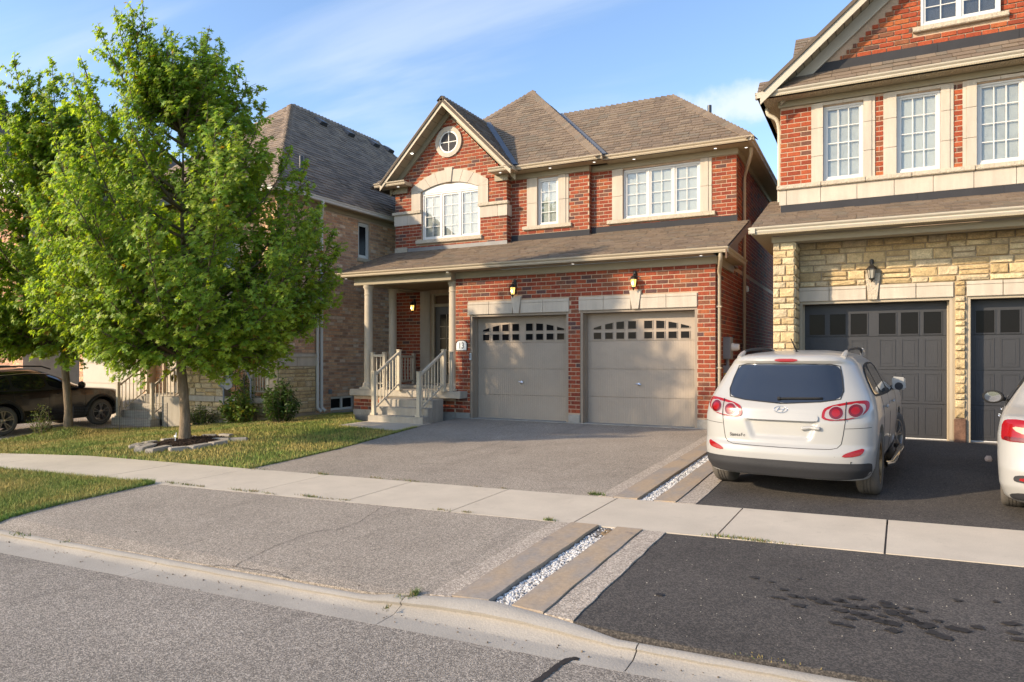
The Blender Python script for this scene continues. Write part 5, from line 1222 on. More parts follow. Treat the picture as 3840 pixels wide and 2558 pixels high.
# skirt roof at the corner
sk = MB().box(-12.9, -12.8, 12.8, 13.2, 3.1, 3.12).build('skirt_roof', MT['deck'], H3)
roof_plane(P3, sk, PAL_SHING_D, (-12.36, 11.6, 3.0), (-12.36, 14.0, 3.0), (-12.8, 13, 3.34), [(-12.36, 11.6, 3.0), (-12.36, 14.0, 3.0), (-12.8, 14.0, 3.34), (-12.8, 12.1, 3.34)])
gutter(H3, (-12.33, 11.6, 3.0), (-12.33, 14.0, 3.0), (1, 0, 0), MT['white']); MB().box(-12.8, -12.42, 11.9, 14.0, 2.88, 2.9).build('soffit', MT['soffit'], H3)
roof_plane(P3, sk, PAL_SHING_D, (-17.4, 11.6, 3.0), (-12.36, 11.6, 3.0), (-14, 12.5, 3.5), [(-17.4, 11.6, 3.0), (-12.36, 11.6, 3.0), (-12.8, 12.5, 3.5), (-17.4, 12.5, 3.5)])
gutter(H3, (-17.4, 11.57, 3.0), (-12.33, 11.57, 3.0), (0, -1, 0), MT['white'])
# front: brick above, recessed stone porch below
FF = FY(12.5)
fu = core(FF, -22.5, -12.806, 2.9, 5.66, .25, [(-15.6, -14.2, 3.9, 5.3)]).build('wall', MT['mortar_tan'], H3)
PAL_TAN_SUNLIT = [(c[0]*1.25, c[1]*1.2, c[2]*1.1) for c in PAL_TAN]  # same tan brick, sunlight on the front put into its colour
bricks(P3, fu, MT['brick'], PAL_TAN_SUNLIT, FF, 2.95, 5.5, lambda z: cut([(-22.5, -12.81)], -15.75, -14.05) if 3.75 < z < 5.4 else [(-22.5, -12.81)], L=.22, C=.083)
window(H3, FF, -15.6, -14.2, 3.9, 5.3, 2, 2, 4); MB().fbox(FF, -15.75, -14.05, 3.8, 3.89, -.05, .06).build('sill', MT['rocklime'], H3)
for a, b in ((-15.74, -15.61), (-14.19, -14.06)): MB().fbox(FF, a, b, 3.9, 5.38, -.02, .03).build('jamb_stone', MT['lime'], H3)
FFp = FY(13.9)
fp = core(FFp, -22.5, -12.81, -.5, 2.95, .25, [(-18.85, -17.95, .5, 2.6)]).build('wall', MT['mortar_tan'], H3)
bricks(P3, fp, MT['brick'], PAL_TAN_SUNLIT, FFp, .56, 2.9, lambda z: cut([(-19.2, -12.82)], -18.95, -17.85) if z < 2.7 else [(-19.2, -12.82)], L=.22, C=.083)
FFh = FY(12.5)                                      # stone half wall of the porch
hw = MB().box(-16.15, -14.62, 12.5, 12.7, -.5, 1.36).box(-14.62, -12.83, 12.5, 12.7, -.5, .48).build('porch_wall', MT['mortar_stone'], H3)
stones(P3, hw, MT['stone'], FFh, .63, 1.345, lambda z: [(-16.15, -14.62)], rows=(.19, .13, .21, .12, .19), d=.05)
stones(P3, hw, MT['stone'], FFh, -.16, .48, lambda z: [(-16.15, -12.85)], rows=(.19, .13, .19), d=.05)
for a, b in ((-16.2, -15.4), (-15.395, -14.58)): MB().fbox(FFh, a, b, 1.36, 1.50, -.22, .05).build('wall_cap', MT['lime'], H3, bevel=.005)
for a, b in ((-16.2, -14.9), (-14.895, -12.85)): MB().fbox(FFh, a, b, .49, .625, -.02, .07).build('porch_slab', MT['conc_step'], H3, bevel=.01)
d3 = MB().fbox(FFp, -18.85, -17.95, .57, 2.6, -.12, -.08).build('front_door', MT['cream'], H3)
for z0, z1 in ((.75, 1.3), (1.4, 2.45)):
    for a in (-18.75, -18.36): MB().fbox(FFp, a, a+.3, z0, z1, -.08, -.065).build('panel', MT['cream'], d3, bevel=.006)
MB().lathe([(.055, -.03), (.11, -.03), (.12, 0), (.11, .03), (.055, .03), (.055, -.03)], (-18.4, 13.90, 1.0), 20, 'y').build('wreath', M('wreath', (.12, .10, .02), .9, var=.4, vscale=30, bump=1, bscale=40), d3, smooth=True)
MB().box(-17.3, -12.95, 12.7, 13.9, -.5, .55).box(-19.1, -17.3, 13.3, 13.9, -.5, .55).build('porch_floor', MT['conc_step'], H3)
for x in (-13.0, -16.3): MB().box(x-.10, x+.10, 12.52, 12.70, .6, 2.95).build('porch_post', MT['trim'], H3, bevel=.01)
MB().box(-17.4, -12.8, 12.45, 12.75, 2.75, 2.95).build('porch_beam', MT['trim'], H3, bevel=.01)
# garage of the same house
gg = MB().box(-22.5, -19.2, 13.6, 13.9, -.5, 2.95).build('garage_wall', MT['mortar_tan'], H3)
FG = FY(13.6); bricks(P3, gg, MT['brick'], PAL_TAN_SUNLIT, FG, -.4, 2.9, lambda z: cut([(-22.5, -19.21)], -22.3, -19.4) if z < 2.1 else [(-22.5, -19.21)], L=.22, C=.083)
gd = MB().fbox(FG, -22.3, -19.4, -.45, 2.1, -.05, .006).build('garage_door', MT['cream'], H3)
for k in range(4): MB().fbox(FG, -22.25, -19.45, -.42+.62*k, .17+.62*k, .006, .03).build('panel', MT['cream'], gd, bevel=.005)
P3.flush()
st3 = thing('stone_steps', (-18.2, 12.9, -.28), 'concrete stoop steps up to the tan brick house, beside the black SUV', 'steps')
for k in range(4): MB().box(-19.05, -17.36, 12.40+.27*k, 13.6, -.6, -.07+.2*k-.01*k).build('step', MT['conc_step'], st3, bevel=.012)
railing('stair_railing', (-18.92, 12.52), (-18.92, 13.42), -.07, .52, .90, 1.48, 'tan railing of the neighbour steps next to the black SUV', 7)
railing('stair_railing', (-17.46, 12.52), (-17.46, 13.42), -.07, .52, .90, 1.48, 'tan railing of the neighbour steps next to the larger maple trunk', 7)
railing('porch_railing', (-13.75, 12.6), (-13.2, 12.6), .62, .62, 1.62, 1.62, 'short tan porch railing above the dark shrub of the tan brick house', 5)
t = thing('downpipe_block', (-12.55, 14.0, .1), 'pale concrete splash block under the white downpipes', 'splash block'); MB().box(-12.70, -12.42, 13.75, 14.2, .03, .14).build('block', MT['conc_step'], t, bevel=.015)
t = thing('dryer_vent', (-12.79, 14.34, .7), 'small grey wall vent above the basement window of the tan house', 'vent'); MB().fbox(FL, 14.28, 14.40, .64, .77, 0, .04).build('hood', MT['grey'], t, bevel=.01); MB().fbox(FL, 14.30, 14.38, .66, .75, .04, .05).build('flap', MT['grey'], t)

# ------------------------------------------------------------------ house further left
P4 = Pieces()
H4 = thing('white_gable_house', (-28, 13, -.3), 'house with white sided gable and brick below at the left edge', 'house')
FW = FY(13.2)
b4 = MB().box(-32, -24.9, 13.2, 24, -.6, 6.9).build('wall', MT['mortar_tan'], H4)
bricks(P4, b4, MT['brick'], [(c[0]*1.1, c[1]*.95, c[2]*.95) for c in PAL_TAN], FW, -.3, 6.85, lambda z: [(-29.5, -24.9)], L=.22, C=.083)
MB().fbox(FW, -32.2, -24.6, 6.9, 7.12, .0, .25).build('gable_band', MT['white'], H4)
gb = MB().prism([FW.p(-32.2, 7.0, .02), FW.p(-24.7, 7.0, .02), FW.p(-28.4, 10.4, .02)], (0, .3, 0)).build('gable', MT['linen'], H4)
for k in range(14):
    z = 7.12+.23*k; h = (10.35-z)/.91; MB().hexa([FW.p(-28.4-h, z, .02), FW.p(-28.4+h, z, .02), FW.p(-28.4+h, z, .055), FW.p(-28.4-h, z, .055), FW.p(-28.4-h+.2, z+.222, .02), FW.p(-28.4+h-.2, z+.222, .02), FW.p(-28.4+h-.2, z+.222, .03), FW.p(-28.4-h+.2, z+.222, .03)]).build('plank', MT['linen'], gb)
for s in (-1, 1):
    plank(H4, 'rake_fascia', MT['white'], [(-28.4, 12.9, 10.65), (-28.4+s*4.2, 12.9, 6.95), (-28.4+s*4.2, 12.9, 6.65), (-28.4, 12.9, 10.35)], (0, .04, 0))
    rp = MB().box(-28.5, -28.3, 14, 15, 9, 9.1).build('roof', MT['deck'], H4)
    roof_plane(P4, rp, PAL_SHING_D, (-28.4+s*4.25, 12.85, 6.93), (-28.4+s*4.25, 24, 6.93), (-28.4, 13, 10.67), [(-28.4+s*4.25, 12.85, 6.93), (-28.4+s*4.25, 24, 6.93), (-28.4, 24, 10.67), (-28.4, 12.85, 10.67)], show=False)
P4.flush()

# ------------------------------------------------------------------ cars
class Car:
    def __init__(s, root, table, D=.45, n=3.3, Df=.7, nf=3.0, recess=None):
        s.root, s.T, s.D, s.n, s.Df, s.nf, s.recess = root, table, D, n, Df, nf, recess
    def val(s, z, i): return sum(interp(z+d, [(t[0], t[i]) for t in s.T]) for d in (-.012, 0, .012))/3
    def yrear(s, x, z):
        W, R = s.val(z, 1), s.val(z, 2); a = min(.9999, abs(x)/W)
        y = R+s.D*(1-(1-a**s.n)**(1/s.n))
        if s.recess: y += s.recess(x, z)
        return y
    def yfront(s, x, z):
        W, F = s.val(z, 1), s.val(z, 3); a = min(.9999, abs(x)/W); return F-s.Df*(1-(1-a**s.nf)**(1/s.nf))
    def xside(s, y, z):
        W, R, F = s.val(z, 1), s.val(z, 2), s.val(z, 3)
        if y < R+s.D: t = min(1, max(0, (R+s.D-y)/s.D)); return W*max(0, 1-t**s.n)**(1/s.n)
        if y > F-s.Df: t = min(1, max(0, (y-F+s.Df)/s.Df)); return W*max(0, 1-t**s.nf)**(1/s.nf)
        return W
    def ring(s, z):
        W, R, F = s.val(z, 1), s.val(z, 2), s.val(z, 3); D, Df = min(s.D, (F-R)*.45), min(s.Df, (F-R)*.45); P = []
        for k in range(34): x = W*.86*k/33; P.append((x, s.yrear(x, z)))
        c0 = math.acos(max(-1, (1-.86**s.n)**.5)); 
        for k in range(1, 12):
            a = c0+(pi/2-c0)*k/11; P.append((W*sin(a)**(2/s.n), R+D*(1-max(0, cos(a))**(2/s.n))))
        y0, y1 = R+D, F-Df
        for k in range(1, 16): P.append((W, y0+(y1-y0)*k/16))
        for k in range(0, 14):
            a = pi/2*(1-k/13); P.append((W*max(0, sin(a))**(2/s.nf), F-Df*(1-max(0, cos(a))**(2/s.nf))))
        P[-1] = (0, F)
        return P+[(-x, y) for x, y in P[-2:0:-1]]
    def body(s, paint, axles, r_arch, z0, z1, name='body'):
        mb = MB(); L = int((z1-z0)/.017); rings = [s.ring(z0+(z1-z0)*k/L) for k in range(L+1)]; m = len(rings[0])
        for k, r in enumerate(rings): mb.v += [(x, y, z0+(z1-z0)*k/L) for x, y in r]
        mb.f = [(k*m+i, k*m+(i+1) % m, (k+1)*m+(i+1) % m, (k+1)*m+i) for k in range(L) for i in range(m)]+[tuple(range(m))[::-1], tuple(L*m+i for i in range(m))]
        o = mb.build(name, paint, s.root, smooth='auto', local=True)
        cut_ = MB()
        for y in axles:
            for sx in (-1, 1): cut_.lathe([(0, sx*.45), (r_arch, sx*.45), (r_arch, sx*1.3), (0, sx*1.3)], (0, y, s.zw), 40, 'x')
        c = cut_.build('cutter', paint, s.root, local=True)
        md = o.modifiers.new('arches', 'BOOLEAN'); md.operation = 'DIFFERENCE'; md.object = c; md.solver = 'EXACT'
        bpy.context.view_layer.update(); dg = bpy.context.evaluated_depsgraph_get(); me = bpy.data.meshes.new_from_object(o.evaluated_get(dg))
        o.modifiers.clear(); o.data = me; me.materials.clear(); me.materials.append(paint)
        me.polygons.foreach_set('use_smooth', [True]*len(me.polygons)); 
        try: me.set_sharp_from_angle(angle=radians(38))
        except Exception: pass
        bpy.data.objects.remove(c)
        li = MB()
        for y in axles:
            for sx in (-1, 1): li.lathe([(.05, sx*.47), (r_arch-.006, sx*.47), (r_arch-.006, sx*(s.val(s.zw+.1, 1)-.035))], (0, y, s.zw), 36, 'x', a0=-.16, arc=pi+.32)
        li.build('wheel_arch_liner', MT['seam'], s.root, local=True, fixn=False, kind='stuff')
        return o
    def patch(s, name, mat, poly, fn, off, parent=None, n=16, m=22, smoothing=3, mirror=False):
        P = list(poly)
        for _ in range(smoothing):
            Q = []
            for a, b in zip(P, P[1:]+P[:1]): Q += [(a[0]*.75+b[0]*.25, a[1]*.75+b[1]*.25), (a[0]*.25+b[0]*.75, a[1]*.25+b[1]*.75)]
            P = Q
        lo, hi = min(p[1] for p in P)+1e-4, max(p[1] for p in P)-1e-4; mb = MB()
        for k in range(n+1):
            t = .5-.5*cos(pi*k/n); z = lo+(hi-lo)*t; X = []
            for a, b in zip(P, P[1:]+P[:1]):
                if (a[1] <= z) != (b[1] <= z): X.append(a[0]+(b[0]-a[0])*(z-a[1])/(b[1]-a[1]))
            x0, x1 = min(X), max(X)
            for i in range(m+1): mb.v.append(fn(x0+(x1-x0)*i/m, z, off))
        mb.f = [(k*(m+1)+i, k*(m+1)+i+1, (k+1)*(m+1)+i+1, (k+1)*(m+1)+i) for k in range(n) for i in range(m)]
        if mirror: mb.v = [(-x, y, z) for x, y, z in mb.v]
        return mb.build(name, mat, parent or s.root, smooth=True, local=True)
    def rear(s, x, z, off): return (x, s.yrear(x, z)-off, z)
    def side(s, y, z, off): return (s.xside(y, z)+off, y, z)
    def front(s, x, z, off): return (x, s.yfront(x, z)+off, z)
    def line(s, name, mat, pts, fn, off, r, parent=None, n=6, mirror=False):
        out = []
        for a, b in zip(pts, pts[1:]): out += [fn(a[0]+(b[0]-a[0])*k/n, a[1]+(b[1]-a[1])*k/n, off) for k in range(n)]
        out.append(fn(*pts[-1], off))
        if mirror: out = [(-x, y, z) for x, y, z in out]
        return MB().tube(out, r, 6).build(name, mat, parent or s.root, smooth=True, local=True)
def wheel(root, x, y, z, r, w, side, rim='rim', spokes=5, steer=0, rr=.66):
    c = V((x, y, z)); S = side
    t = MB().lathe([(r*rr, -w*.44), (r*.78, -w*.5), (r*.88, -w*.49), (r*.945, -w*.445), (r*.98, -w*.37), (r, -w*.27), (r, -w*.165), (r*.985, -w*.155), (r*.985, -w*.13), (r, -w*.12), (r, -w*.02), (r*.985, -w*.01), (r*.985, w*.01), (r, w*.02), (r, w*.12), (r*.985, w*.13), (r*.985, w*.155), (r, w*.165), (r, w*.27), (r*.98, w*.37), (r*.945, w*.445), (r*.88, w*.49), (r*.78, w*.5), (r*rr, w*.44)], (0, 0, 0), 48, 'x').build('wheel', MT['rubber'], root, smooth='auto', local=True)
    t.location = c; t.rotation_euler = (0, 0, steer)
    ro = S*w*.40; MB().lathe([(r*rr*1.02, S*w*.45), (r*rr*.95, S*w*.44), (r*rr*.92, S*w*.30), (r*rr*.92, -S*w*.4), (r*rr*1.0, -S*w*.45)], (0, 0, 0), 40, 'x').build('rim', MT[rim], t, smooth='auto', local=True)
    sp = MB()
    for k in range(spokes):
        a = 2*pi*k/spokes+.3
        for da in (-.16, .16):
            p = lambda rad, ang, xx: (xx, cos(ang)*rad, sin(ang)*rad)
            a0, a1 = a+da*.6, a+da*1.15; w0, w1 = .10, .085
            sp.hexa([p(r*.10, a0-w0*2.2, ro*.62), p(r*.10, a0+w0*2.2, ro*.62), p(r*rr*.94, a1+w1, ro*.72), p(r*rr*.94, a1-w1, ro*.72), p(r*.10, a0-w0*2, ro*.9), p(r*.10, a0+w0*2, ro*.9), p(r*rr*.94, a1+w1*.8, ro*1.02), p(r*rr*.94, a1-w1*.8, ro*1.02)])
    sp.build('spoke', MT[rim], t, local=True)
    MB().lathe([(0, ro*.98), (r*.13, ro*.96), (r*.17, ro*.86), (r*.17, ro*.5)], (0, 0, 0), 20, 'x').build('hub', MT[rim], t, smooth='auto', local=True)
    MB().lathe([(0, ro*.25), (r*.52, ro*.22), (r*.52, ro*.1)], (0, 0, 0), 30, 'x').build('brake_disc', MT['cladding'], t, smooth='auto', local=True)
    return t
def mirror_half(P): return P+[(-x, z) for x, z in P[::-1] if abs(x) > 1e-6]

# white SUV, seen from behind
oz = .085
suv = thing('parked_suv', (-.885, 7.99, oz), 'white SUV with round red tail lamps backed to the street on the dark driveway', 'car', -radians(5.4), None, radians(1.2))
def rec(x, z):
    if not .60 < z < .88: return 0
    hw = .30+.075*min(1, max(0, (z-.645)/.2)); a = min(1, max(0, (hw-abs(x))/.035)); b = min(1, max(0, (.855-z)/.012))*min(1, max(0, (z-.635)/.05)); f = a*b; return .026*f*f*(3-2*f)
TS = [(.20,.78,.14,4.36),(.25,.83,.05,4.43),(.36,.878,.0,4.5),(.50,.892,.0,4.52),(.565,.897,.012,4.5),(.60,.90,.05,4.48),(.85,.905,.068,4.45),(.97,.89,.095,4.35),(1.02,.88,.125,4.1),(1.06,.87,.155,3.45),(1.10,.855,.185,3.25),(1.20,.81,.255,3.02),(1.32,.755,.34,2.75),(1.42,.705,.405,2.5),(1.455,.685,.425,2.4),(1.475,.668,.385,2.3),(1.53,.61,.40,2.15),(1.56,.52,.50,2.0),(1.58,.38,.75,1.85),(1.592,.2,1.05,1.6)]
C = Car(suv, TS, .52, 3.2, .7, 3.0, rec); C.zw = .352
C.body(MT['carwhite'], (.87, 3.45), .425, .25, 1.59)
gl = mirror_half([(0,1.452),(.44,1.447),(.535,1.425),(.57,1.30),(.592,1.17),(.57,1.09),(.39,1.06),(0,1.033)])
C.patch('rear_window', MT['carglass'], gl, C.rear, .004, n=24, m=40, smoothing=2)
rg = C.line('window_seal', MT['seam'], [(x*1.005, 1.245+(z-1.245)*1.012) for x, z in gl[:8]], C.rear, .002, .006, n=3); C.line('window_seal', MT['seam'], [(-x*1.005, 1.245+(z-1.245)*1.012) for x, z in gl[:8]], C.rear, .002, .006, n=3)
lampP = [(.41,.87),(.41,.955),(.44,1.012),(.63,1.062),(.79,1.08),(.835,1.065),(.84,.985),(.775,.918),(.63,.876)]
for sgn in (1, -1):
    mr_ = sgn < 0
    lp = C.patch('tail_lamp', MT['red'], lampP, C.rear, .012, mirror=mr_, smoothing=2)
    cen = (.625, .972); C.patch('reflector', MT['clear'], [(cen[0]+(x-cen[0])*.86, cen[1]+(z-cen[1])*.78-.008) for x, z in lampP], C.rear, .0155, lp, mirror=mr_, smoothing=2)
    for cx, cz, r in ((.545, .953, .066), (.722, .978, .066)):
        for nm, mt, rr, of in (('lamp_ring', 'clear', 1.13, .0175), ('lens', 'darkred', 1.0, .021), ('lens_core', 'red', .62, .0245)):
            C.patch(nm, MT[mt], [(cx+r*rr*cos(2*pi*k/20), cz+r*rr*.98*sin(2*pi*k/20)) for k in range(20)], C.rear, of, lp, mirror=mr_, n=10, m=10, smoothing=1)
    C.line('lamp_gap', MT['seam'], [(.632, .874), (.632, 1.065)], C.rear, .019, .004, lp, mirror=mr_)
    C.patch('reflector', MT['red'], [(.60,.500),(.625,.535),(.70,.565),(.81,.598),(.79,.53),(.72,.507)], C.rear, .006, mirror=mr_, smoothing=1)
    C.line('tailgate_seam', MT['seam'], [(.632,.87),(.612,.72),(.595,.63),(.56,.59),(.50,.577),(.3,.572),(0,.570)], C.rear, .0005, .0035, mirror=mr_)
    C.line('bumper_seam', MT['seam'], [(.63,.79),(.75,.795),(.86,.80)], C.rear, .0005, .0025, mirror=mr_)
    # sides
    C.patch('window_surround', MT['seam'], [(.60,1.12),(.68,1.30),(.86,1.42),(1.5,1.455),(2.1,1.43),(2.6,1.27),(2.98,1.07),(2.3,1.045),(1.2,1.07),(.72,1.09)], C.side, .003, mirror=mr_, n=20, m=30, smoothing=2)
    for nm, q in (('quarter_window', [(.66,1.13),(.74,1.29),(.90,1.385),(1.16,1.41),(1.22,1.10),(.76,1.11)]), ('rear_door_window', [(1.26,1.10),(1.21,1.415),(1.55,1.43),(1.92,1.415),(1.98,1.075)]), ('front_door_window', [(2.03,1.07),(1.98,1.41),(2.2,1.37),(2.55,1.25),(2.86,1.085)])):
        C.patch(nm, MT['carglass'], q, C.side, .007, mirror=mr_, smoothing=1)
    for q in ([(1.22,1.06),(1.24,.7),(1.45,.36)], [(2.0,1.05),(2.0,.36)], [(2.95,1.05),(3.0,.62),(2.98,.36)]): C.line('door_seam', MT['seam'], q, C.side, .0, .003, mirror=mr_)
    for y in (1.42, 2.32): C.line('door_handle', MT['carwhite'], [(y, .93), (y+.16, .935)], C.side, .022, .017, mirror=mr_)
    C.patch('side_sill', MT['cladding'], [(1.32,.215),(1.32,.34),(3.0,.34),(3.0,.215)], C.side, .008, mirror=mr_, smoothing=0)
    MB().tube([(sgn*.90,1.30,.27),(sgn*.96,1.42,.265),(sgn*.96,2.95,.265),(sgn*.90,3.06,.27)], .04, 10).build('side_step', MT['chrome'], suv, smooth='auto', local=True)
    m_ = MB().hexa([(sgn*.955+x, 2.72+y, 1.13+z) for x, y, z in ((-.085,-.05,-.085),(.085,-.05,-.075),(.06,.07,-.06),(-.07,.07,-.06),(-.085,-.05,.10),(.075,-.05,.09),(.05,.06,.07),(-.07,.06,.075))]).build('door_mirror', MT['carwhite'], suv, smooth='auto', local=True, bevel=.018)
    MB().lathe([(0,-.053),(.05,-.0525)], (sgn*.955,2.72,1.10), 18, 'y').build('mirror_glass', MT['cladding'], m_, local=True, fixn=False)
    MB().tube([(sgn*.84,2.76,1.07),(sgn*.93,2.73,1.09)], .03, 8).build('mirror_arm', MT['seam'], m_, local=True)
    rz_ = lambda y: 1.545+.045*min(1, max(0, (y-.6)/.5))-.02*max(0, (y-1.9))
    rl_ = MB().tube([(sgn*.555, .70, 1.555), (sgn*.56, .84, 1.588), (sgn*.565, 1.1, 1.607), (sgn*.565, 1.7, 1.612), (sgn*.56, 2.15, 1.595), (sgn*.55, 2.4, 1.54)], [.02,.017,.016,.016,.018,.02], 8).build('roof_rail', MT['cladding'], suv, smooth='auto', local=True)
    MB().tube([(sgn*.553, .56, 1.515), (sgn*.557, .68, 1.552), (sgn*.56, .80, 1.582)], [.03,.03,.02], 8).build('rail_foot', MT['carwhite'], rl_, smooth='auto', local=True)
    MB().tube([(sgn*.566, 2.2, 1.592), (sgn*.56, 2.33, 1.565), (sgn*.55, 2.46, 1.52)], [.02,.03,.03], 8).build('rail_foot', MT['carwhite'], rl_, smooth='auto', local=True)
C.patch('bumper_skid', MT['cladding'], mirror_half([(0,.388),(.53,.402),(.60,.386),(.66,.388),(.76,.412),(.862,.445),(.868,.37),(.848,.30),(.76,.256),(0,.252)]), C.rear, .010, n=16, m=60, smoothing=1)
C.patch('plate_strip', MT['carwhite'], mirror_half([(0,.928),(.34,.925),(.375,.915),(.378,.868),(.36,.858),(0,.858)]), C.rear, .022, n=12, m=40, smoothing=1)
C.line('tailgate_handle', MT['carwhite'], [(.215,.775),(.29,.79),(.40,.785)], C.rear, .018, .021, n=6)
C.patch('brake_lamp', MT['red'], [(-.13,1.512),(.125,1.512),(.11,1.476),(-.115,1.476)], C.rear, .006, smoothing=1, n=8, m=16)
em = C.line('emblem', MT['chrome'], [(.068*cos(2*pi*k/28), .97+.034*sin(2*pi*k/28)) for k in range(29)], C.rear, .004, .0045, n=1)
C.line('emblem_stroke', MT['chrome'], [(-.042,.952),(-.012,.992)], C.rear, .004, .0045, em); C.line('emblem_stroke', MT['chrome'], [(.014,.948),(.044,.988)], C.rear, .004, .0045, em); C.line('emblem_stroke', MT['chrome'], [(-.03,.966),(0,.974),(.03,.968)], C.rear, .004, .004, em)
C.line('wiper', MT['seam'], [(-.03,1.083),(.05,1.088),(.41,1.098)], C.rear, .016, .010, n=6); C.line('wiper_hub', MT['seam'], [(-.045,1.085),(-.015,1.085)], C.rear, .016, .018)
MB().tube([(.035,.80,1.575),(.03,.80,1.60),(0.0,.66,1.735)], [.009,.008,.006], 6).lathe([(0,.03),(.02,.02),(.035,0)], (.035,.82,1.565), 12).build('antenna', MT['seam'], suv, local=True)
text('SantaFe', .052, (-.455, C.yrear(-.455, .675)-.004, .675), (pi/2, 0, radians(-4)), MT['cladding'], suv, 'badge', .002, local=True, sx=.95)
C.patch('scratch', MT['seam'], [(.686,.408),(.682,.455),(.70,.458),(.698,.45),(.691,.445),(.692,.408)], C.rear, .003, smoothing=0, n=6, m=3); C.patch('scratch', MT['seam'], [(.54,.50),(.535,.512),(.545,.497)], C.rear, .003, smoothing=0, n=4, m=3)
for sgn, st_ in ((1, 1), (-1, 1)):
    wheel(suv, sgn*.785, .87, .352, .352, .235, sgn, 'rim_rust', 5); wheel(suv, sgn*.785, 3.45, .352, .352, .235, sgn, 'rim', 5, radians(-14))
MB().tube([(-.60,.35,.27),(-.42,.32,.28)], .05, 10).build('exhaust', MT['cladding'], suv, local=True); MB().tube([(-.8,.87,.33),(.8,.87,.33)], .05, 8).build('axle', MT['seam'], suv, local=True)

# white saloon at the right edge
sed = thing('parked_saloon', (1.90, 7.72, .07), 'white saloon car cut off at the right edge, wide red tail lamp', 'car', -radians(9), None, radians(1.2))
TD = [(.17,.76,.12,4.42),(.22,.83,.04,4.5),(.34,.87,.0,4.56),(.50,.88,.0,4.58),(.60,.885,.03,4.56),(.80,.885,.06,4.5),(.93,.865,.09,4.35),(.98,.85,.14,4.0),(1.01,.835,.40,3.5),(1.04,.815,.62,3.25),(1.12,.77,.86,3.0),(1.25,.70,1.2,2.7),(1.33,.655,1.42,2.5),(1.38,.60,1.6,2.3),(1.41,.50,1.75,2.15),(1.425,.35,1.85,2.05),(1.43,.2,1.95,2.0)]
C = Car(sed, TD, .42, 3.2, .7, 3.0); C.zw = .315
C.body(MT['carwhite'], (.95, 3.6), .375, .18, 1.428)
for sgn in (1, -1):
    mr_ = sgn < 0
    lp = C.patch('tail_lamp', MT['red'], [(.42,.80),(.46,.93),(.60,.955),(.78,.965),(.845,.935),(.855,.79),(.84,.755),(.6,.76)], C.rear, .012, mirror=mr_, smoothing=1)
    C.patch('amber_lens', MT['amber'], [(.45,.83),(.47,.89),(.62,.89),(.78,.90),(.72,.84),(.6,.825)], C.rear, .016, lp, mirror=mr_, smoothing=1)
    C.patch('lamp_stripe', MT['darkred'], [(.44,.765),(.44,.80),(.62,.80),(.82,.80),(.84,.765)], C.rear, .016, lp, mirror=mr_, smoothing=0)
    C.patch('bumper_vent', MT['cladding'], [(.40,.39),(.42,.45),(.62,.465),(.735,.455),(.76,.42),(.74,.385)], C.rear, .006, mirror=mr_, smoothing=1)
    C.patch('reflector', MT['red'], [(.42,.395),(.42,.44),(.70,.44),(.715,.40)], C.rear, .011, mirror=mr_, smoothing=1)
    C.patch('window_surround', MT['seam'], [(1.02,1.02),(1.30,1.20),(1.6,1.32),(2.1,1.35),(2.6,1.22),(3.05,1.015),(2.2,.99),(1.3,.995)], C.side, .003, mirror=mr_, n=20, m=30, smoothing=1)
    for nm, q in (('quarter_window', [(1.12,1.02),(1.32,1.17),(1.46,1.245),(1.48,1.02)]), ('rear_door_window', [(1.52,1.02),(1.50,1.25),(1.7,1.315),(2.06,1.325),(2.1,1.01)]), ('front_door_window', [(2.14,1.01),(2.10,1.325),(2.3,1.29),(2.6,1.18),(2.92,1.025)])):
        C.patch(nm, MT['carglass'], q, C.side, .007, mirror=mr_, smoothing=1)
    C.line('door_seam', MT['seam'], [(1.25,.98),(1.32,.7),(1.5,.3)], C.side, .0, .003, mirror=mr_); C.line('door_seam', MT['seam'], [(2.12,.98),(2.1,.3)], C.side, .0, .003, mirror=mr_)
    for y in (1.5, 2.4): C.line('door_handle', MT['chrome'], [(y, .87), (y+.16, .875)], C.side, .022, .015, mirror=mr_)
    m_ = MB().lathe([(0,-.045),(.072,-.045),(.085,-.02),(.075,.03),(.04,.065),(0,.075)], (0, 0, 0), 20, 'y').build('door_mirror', MT['carwhite'], sed, smooth='auto', local=True)
    m_.location = (sgn*.985, 2.78, 1.0); m_.scale = (1.35, 1, .95); m_.rotation_euler = (0, 0, sgn*.15)
    MB().lathe([(0,-.047),(.071,-.046)], (0, 0, 0), 20, 'y').build('mirror_glass', MT['mirror'], m_, local=True, fixn=False); MB().lathe([(.066,-.046),(.078,-.05),(.088,-.03),(.078,-.02)], (0, 0, 0), 20, 'y').build('mirror_rim', MT['seam'], m_, local=True, smooth=True)
    MB().tube([(-sgn*.11,.05,-.04),(-sgn*.03,.02,-.02)], .025, 8).build('mirror_arm', MT['seam'], m_, local=True)
    for y in (.95, 3.6): wheel(sed, sgn*.765, y, .315, .315, .205, sgn, 'rim', 5)
C.patch('bumper_skid', MT['cladding'], mirror_half([(0,.30),(.6,.30),(.74,.285),(.80,.25),(.74,.20),(0,.20)]), C.rear, .008, n=8, m=50, smoothing=1)
C.line('boot_seam', MT['seam'], [(-.58,.955),(-.5,.76),(-.45,.56),(.45,.56),(.5,.76),(.58,.955)], C.rear, .0, .0035)
C.patch('rear_window', MT['carglass'], mirror_half([(0,1.34),(.5,1.33),(.56,1.30),(.68,1.07),(.66,1.05),(0,1.045)]), C.rear, .004, n=20, m=40, smoothing=1)

